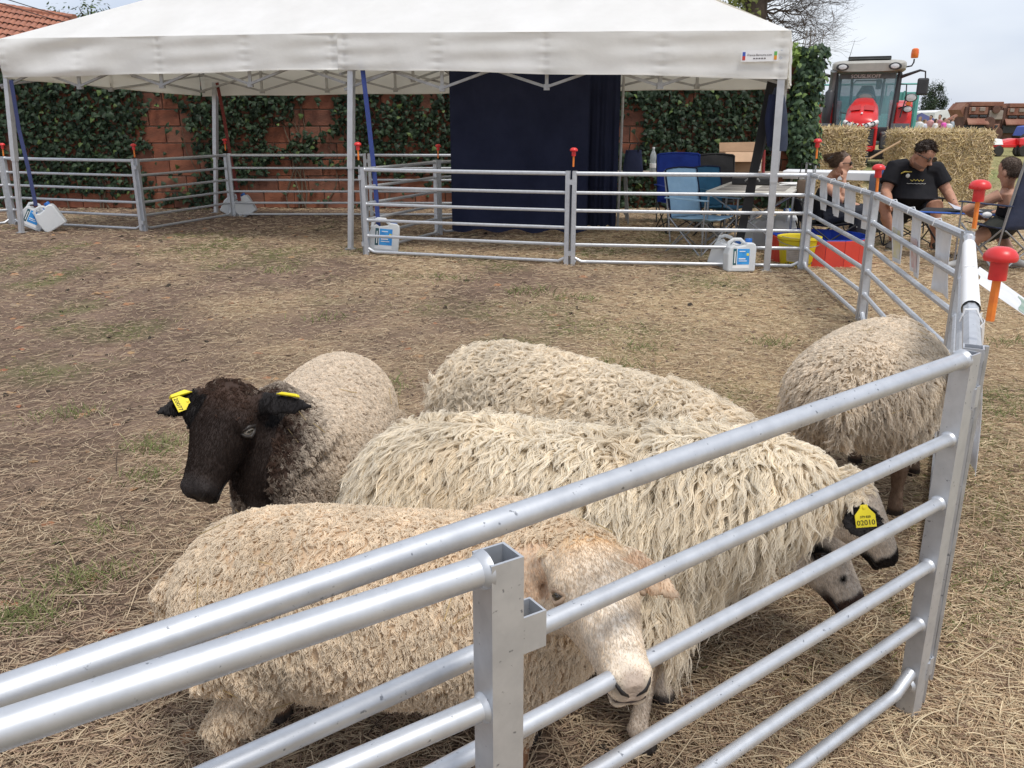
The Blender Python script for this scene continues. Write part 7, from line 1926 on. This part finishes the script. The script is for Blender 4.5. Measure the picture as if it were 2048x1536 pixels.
mb = MB(); q4 = [Vector((c0.x, 65, zb)), Vector((c1.x, 65, zb)), Vector((c1.x, 67.5, zb)), Vector((c0.x, 67.5, zb)), Vector((xm, 66.2, zb + .55))]; mb.add(q4, [(0, 1, 4), (1, 2, 4), (2, 3, 4), (3, 0, 4), (3, 2, 1, 0)]); mb.build("roof", pm("navy_gazebo_cloth", (.05, .055, .15), None, 3, .8), t)
for x in (c0.x + .05, c1.x - .05):
    for yy in (65.1, 67.4): mb = MB(); mb.path([(x, yy, 0), (x, yy, zb)], .03, 6); mb.build("leg", alu_dark, t)
crowd = [(1840, 238, (.70, .70, .70), (.25, .17, .10), "pale fair-haired"), (1850, 243, (.55, .58, .66), (.16, .09, .05), "pale blue"), (1862, 235, (.62, .32, .32), (.03, .02, .015), "salmon pink"), (1872, 242, (.68, .66, .64), (.06, .04, .03), "white"),
         (1880, 234, (.42, .16, .20), (.02, .015, .012), "dark red"), (1889, 240, (.70, .10, .42), (.10, .07, .05), "magenta"), (1898, 243, (.72, .72, .72), (.05, .03, .02), "bright white"), (1905, 238, (.35, .40, .45), (.03, .02, .02), "grey-blue")]
crowd_skin = pm("crowd_skin", (.46, .27, .19), None, 10, .6)
crowd_leg = pm("crowd_trousers", (.05, .055, .08), None, 6, .9)
for k, (px, py, cs, ch, nm) in enumerate(crowd):
    y = 43 + (k * 37 % 5) * .9
    hp = on_y(px, py, y); H_ = hp.z + .11
    t = thing("person", "distant standing person in a %s top in the crowd beyond the bale" % nm, "person", (hp.x, y, 0), 0.0, "distant crowd beyond the bale")
    s = H_ / 1.72; x = hp.x; F = Vector((.8 if k % 2 else -.8, -.4, 0)); rtv = Vector((-F.y, F.x, 0)).normalized()
    mb = MB(); head_mesh(mb, hp, F, (0, 0, 1), s)
    mb.path([(x, y, hp.z - .08), (x, y, hp.z - .2)], .055 * s, 8)
    for sg in (-1, 1):
        sh = Vector((x, y, 1.40 * s)) + rtv * sg * .18 * s
        mb.path([sh, sh + rtv * sg * .06 + Vector((0, 0, -.28 * s)), sh + rtv * sg * .03 + F * .12 + Vector((0, 0, -.50 * s)), sh + rtv * sg * .02 + F * .16 + Vector((0, 0, -.60 * s))], [.045, .04, .03, .035], 8)
        mb.path([Vector((x, y, .92 * s)) + rtv * sg * .09, Vector((x, y, .5 * s)) + rtv * sg * .10, Vector((x, y, .05)) + rtv * sg * .11, Vector((x, y, .03)) + rtv * sg * .11 + F * .15], [.085, .06, .04, .035], 8)
    loft(mb, [((x, y, z * s), rtv, F.normalized(), w, d_, d_) for z, w, d_ in ((.88, .16, .11), (1.05, .15, .10), (1.25, .18, .12), (1.40, .17, .09), (1.48, .07, .06))], 12)
    to_parent(remesh(mb, "body", .022, 3, mat=crowd_skin), t)
    mb = MB(); loft(mb, [((x, y, z * s), rtv, F.normalized(), w, d_, d_) for z, w, d_ in ((.86, .185, .135), (1.05, .175, .13), (1.25, .21, .145), (1.40, .20, .12), (1.47, .10, .09))], 12)
    for sg in (-1, 1):
        sh = Vector((x, y, 1.40 * s)) + rtv * sg * .18 * s; mb.path([sh, sh + rtv * sg * .05 + Vector((0, 0, -.24 * s))], [.07, .065], 8)
    to_parent(remesh(mb, "shirt", .025, 3, mat=pm("crowd_shirt", cs, None, 6, .85)), t)
    mb = MB()
    for sg in (-1, 1): mb.path([Vector((x, y, .95 * s)) + rtv * sg * .08, Vector((x, y, .5 * s)) + rtv * sg * .10, Vector((x, y, .10)) + rtv * sg * .11], [.115, .085, .07], 8)
    mb.build("trousers", crowd_leg, t, smooth=True)
    mb = MB(); hair_cap(mb, hp, F, (0, 0, 1), s, n=0, low=-.02 if k % 3 else -.09, puff=.012); mb.build("hair", pm("crowd_hair", ch, None, 10, .7), t, smooth=True)

bark = pm("tree_bark", (.10, .075, .055), (.06, .045, .035), 6, .9, bump=.6, bscale=20)
def leafy_tree(label, base, crown_c, crown_r, n, cols, size, seed, cat="tree", name="tree", trunk_r=.2, shape='long'):
    t = thing(name, label, cat, (base[0], base[1], 0)); r_ = np.random.default_rng(seed); rr = random.Random(seed)
    bx_, by_ = base[0], base[1]
    mb = MB(); mb.path([(bx_, by_, 0), (bx_ + trunk_r * .3, by_, crown_c[2] * .5), (crown_c[0], crown_c[1], crown_c[2]), (crown_c[0], crown_c[1], crown_c[2] + crown_r[2] * .8)], [trunk_r, trunk_r * .8, trunk_r * .5, trunk_r * .1], 8)
    for k in range(10):
        a = rr.uniform(0, 6.28); z0 = crown_c[2] - crown_r[2] * .7 + crown_r[2] * 1.3 * k / 10
        mb.path([(crown_c[0], crown_c[1], z0), (crown_c[0] + math.cos(a) * crown_r[0] * .4, crown_c[1] + math.sin(a) * crown_r[1] * .4, z0 + crown_r[2] * .15), (crown_c[0] + math.cos(a) * crown_r[0] * .75, crown_c[1] + math.sin(a) * crown_r[1] * .75, z0 + crown_r[2] * .35)], [trunk_r * .35, trunk_r * .2, trunk_r * .06], 5)
    mb.build("trunk", bark, t, smooth=True)
    cl = 60; cc = r_.normal(0, 1, (cl, 3)); cc /= np.linalg.norm(cc, axis=1, keepdims=True); cc *= (.35 + .65 * r_.random((cl, 1)) ** .5)
    ci = r_.integers(0, cl, n); P = cc[ci] + r_.normal(0, .13, (n, 3)); Nn = P.copy(); Nn[:, 2] += .5
    P = P * np.array(crown_r) + np.array(crown_c)
    P[:, 2] = np.maximum(P[:, 2], .1)
    c = (np.array(cols[0]) + (np.array(cols[1]) - np.array(cols[0])) * (r_.random((cl, 1))[ci])) * (.7 + .6 * r_.random((n, 1)))
    leaf_cloud(P, Nn, size * (.7 + .6 * r_.random(n)), c, "crown", t, shape=shape)
    return t
c = on_y(1868, 205, 140); zt = on_y(1868, 170, 140).z
leafy_tree("dark poplar-shaped tree far off, right of the tractor", (c.x, 140), (c.x, 140, zt * .58), (1.95, 1.95, zt * .46), 5200, ((.018, .034, .018), (.05, .075, .035)), .30, 3, trunk_r=.3)
c = on_y(1846, 220, 135)
leafy_tree("low dark bush at the foot of the distant poplar-shaped tree", (c.x, 135), (c.x, 135, 1.6), (1.6, 1.5, 1.3), 1500, ((.018, .034, .018), (.045, .07, .03)), .28, 4, cat="bush", name="bush", trunk_r=.12)
c = on_y(175, 20, 34)
leafy_tree("leafy green tree top showing above the tiled roof's right end", (c.x, 34), (c.x, 34, c.z - 1.4), (1.25, 1.2, 1.7), 1700, ((.03, .06, .02), (.09, .13, .045)), .17, 6, trunk_r=.15)
c = on_y(118, 18, 34.5)
leafy_tree("small leafy tree top poking over the tiled roof ridge", (c.x, 34.5), (c.x, 34.5, c.z - 1.1), (.62, .6, 1.35), 800, ((.03, .06, .02), (.09, .13, .045)), .17, 7, trunk_r=.1)

# bare twiggy tree behind the marquee's right corner
t = thing("bare_tree", "bare twiggy tree with a thick dark trunk behind the marquee's right corner", "tree", (5.0, 17.6, 0))
c = on_y(1512, 0, 17.6)
rr = random.Random(5)
segs = []
def grow(p, d, r, depth):
    p = Vector(p); ln = (0.16 + .24 * rr.random()) * (1.25 if depth < 3 else .9)
    q = p + d * ln
    segs.append((p, p.lerp(q, .5) + Vector((rr.uniform(-.04, .04), rr.uniform(-.04, .04), rr.uniform(-.04, .04))), q, r, r * .72, depth))
    if depth >= 8 or r < .0022: return
    for k in range(2 if rr.random() < .62 else 3):
        nd = (d + Vector((rr.uniform(-.75, .75), rr.uniform(-.75, .75), rr.uniform(-.5, .55)))).normalized()
        grow(q, nd, r * rr.uniform(.52, .74), depth + 1)
tr_top = Vector((c.x, 17.6, c.z + 1.6))
mb = MB(); mb.path([(c.x - .1, 17.6, 0), (c.x - .05, 17.6, 1.5), (c.x, 17.6, c.z), tuple(tr_top)], [.30, .25, .22, .16], 12); mb.build("trunk", bark, t, smooth=True)
for k in range(30):
    z = 2.6 + (c.z + 1.2 - 2.2) * rr.random(); a = rr.uniform(-1.2, 1.2)
    grow(Vector((c.x, 17.6, z)), Vector((math.cos(a), math.sin(a) * .9, rr.uniform(-.15, .6))).normalized(), rr.uniform(.016, .030), 2)
for k in range(10):
    z = c.z + .2 + rr.random(); a = rr.uniform(1.8, 4.4)
    grow(Vector((c.x, 17.6, z)), Vector((math.cos(a), math.sin(a), rr.uniform(0, .8))).normalized(), rr.uniform(.014, .025), 2)
mb = MB()
for p, m, q, r0, r1, dp in segs: mb.path([p, m, q], [r0, (r0 + r1) / 2, r1], 4 if dp > 3 else 6, cap=False)
tag(mb.build("twigs", bark, t, fix=False), kind="stuff")
n = 420; P = np.array([c.x - .32, 17.5, c.z - .1]) + rng.normal(0, 1, (n, 3)) * np.array([.16, .25, .35])
leaf_cloud(P, np.tile(np.array([0, -1, .5]), (n, 1)), .05 + .05 * rng.random(n), np.array([.17, .20, .05]) * (.5 + .8 * rng.random((n, 1))), "leaves", t)

# ------------------------------------------------------------------ tiled house at the left
hs = thing("house", "house with an orange clay-tiled roof behind the wall at the left", "house", (-16.0, 27, 0))
R0, R1 = on_y(-140, -8, 28.5), on_y(150, 38, 26.5)         # ridge ends
dn_ = Vector((0.10, -.86, -.50)).normalized(); RL = 4.2
rd = (R1 - R0).normalized(); rn = rd.cross(dn_); 
if rn.z < 0: rn = -rn
tile_m = pm("clay_roof_tile", (.40, .17, .105), (.29, .125, .085), 3.0, .9, bump=.3, bscale=30)
mb = MB(); a, b_ = R0, R1; e0, e1 = R0 + dn_ * RL, R1 + dn_ * RL
mb.hexa([a - rn * .12, b_ - rn * .12, e1 - rn * .12, e0 - rn * .12, a - rn * .03, b_ - rn * .03, e1 - rn * .03, e0 - rn * .03]); rf = mb.build("roof", rust2, hs)
W_ = (R1 - R0).length; cols_n = int(W_ / .20); rows_n = 13
mb = MB()
for i in range(cols_n):
    for j in range(rows_n):
        p = R0 + rd * (i + .5) * .20 + dn_ * (RL * j / rows_n); q = p + dn_ * (RL / rows_n * 1.12)
        jit = rn * (random.uniform(-.01, .012))
        vs = []
        for pt, up_, w_ in ((p, .0, .085), (q, .045, .10)):
            for a in (0, 45, 90, 135, 180): vs.append(pt + jit + rd * math.cos(R(a)) * w_ + rn * (math.sin(R(a)) * .055 + up_))
        mb.add(vs, [(k, k + 1, k + 6, k + 5) for k in range(4)])
tl_o = mb.build("roof_tiles", tile_m, hs, fix=False, smooth=True); tl_o.parent = rf; tag(tl_o, kind="stuff")
for i in range(int(W_ / .38)):
    p = R0 + rd * (i * .38) + Vector((0, 0, .02)); mb = MB(); mb.path([p, p + rd * .40], [.10, .115], 8); o_ = mb.build("ridge_tile", tile_m, hs, smooth=True); o_.parent = rf
zz = (R0 + dn_ * RL).z
mb = MB(); wl_m = pm("pale_render", (.45, .40, .33), None, 3, .9)
a, b_ = R0 + dn_ * (RL * .9), R1 + dn_ * (RL * .9)
mb.hexa([(a.x, a.y, 0), (b_.x, b_.y, 0), (R1.x - dn_.x * 3, R1.y + 3.2, 0), (R0.x, R0.y + 3.2, 0), (a.x, a.y, zz + .1), (b_.x, b_.y, zz), (R1.x, R1.y + 3.2, zz), (R0.x, R0.y + 3.2, zz)]); mb.build("wall", wl_m, hs)
mb = MB(); mb.hexa([R0 - rn * .12, R1 - rn * .12, R1 + Vector((0, 3.6, -2.1)), R0 + Vector((0, 3.6, -2.1)), R0 - rn * .03, R1 - rn * .03, R1 + Vector((0, 3.6, -2.0)), R0 + Vector((0, 3.6, -2.0))]); mb.build("rear_roof", tile_m, hs)
cab_m = pm("cable_black", (.03, .03, .032), None, 10, .6)
for k, (p, q, lab_) in enumerate(((on_y(-80, -32, 22), on_y(320, 72, 32), "upper overhead cable crossing the sky above the tiled roof"), (on_y(-80, -20, 22), on_y(320, 84, 32), "lower overhead cable crossing the sky above the tiled roof"))):
    mb = MB(); mb.path([p.lerp(q, s / 8) - Vector((0, 0, .15 * math.sin(math.pi * s / 8))) for s in range(9)], .012, 5); tag(mb.build("cable", cab_m, None), lab_, "cable", "overhead cables")
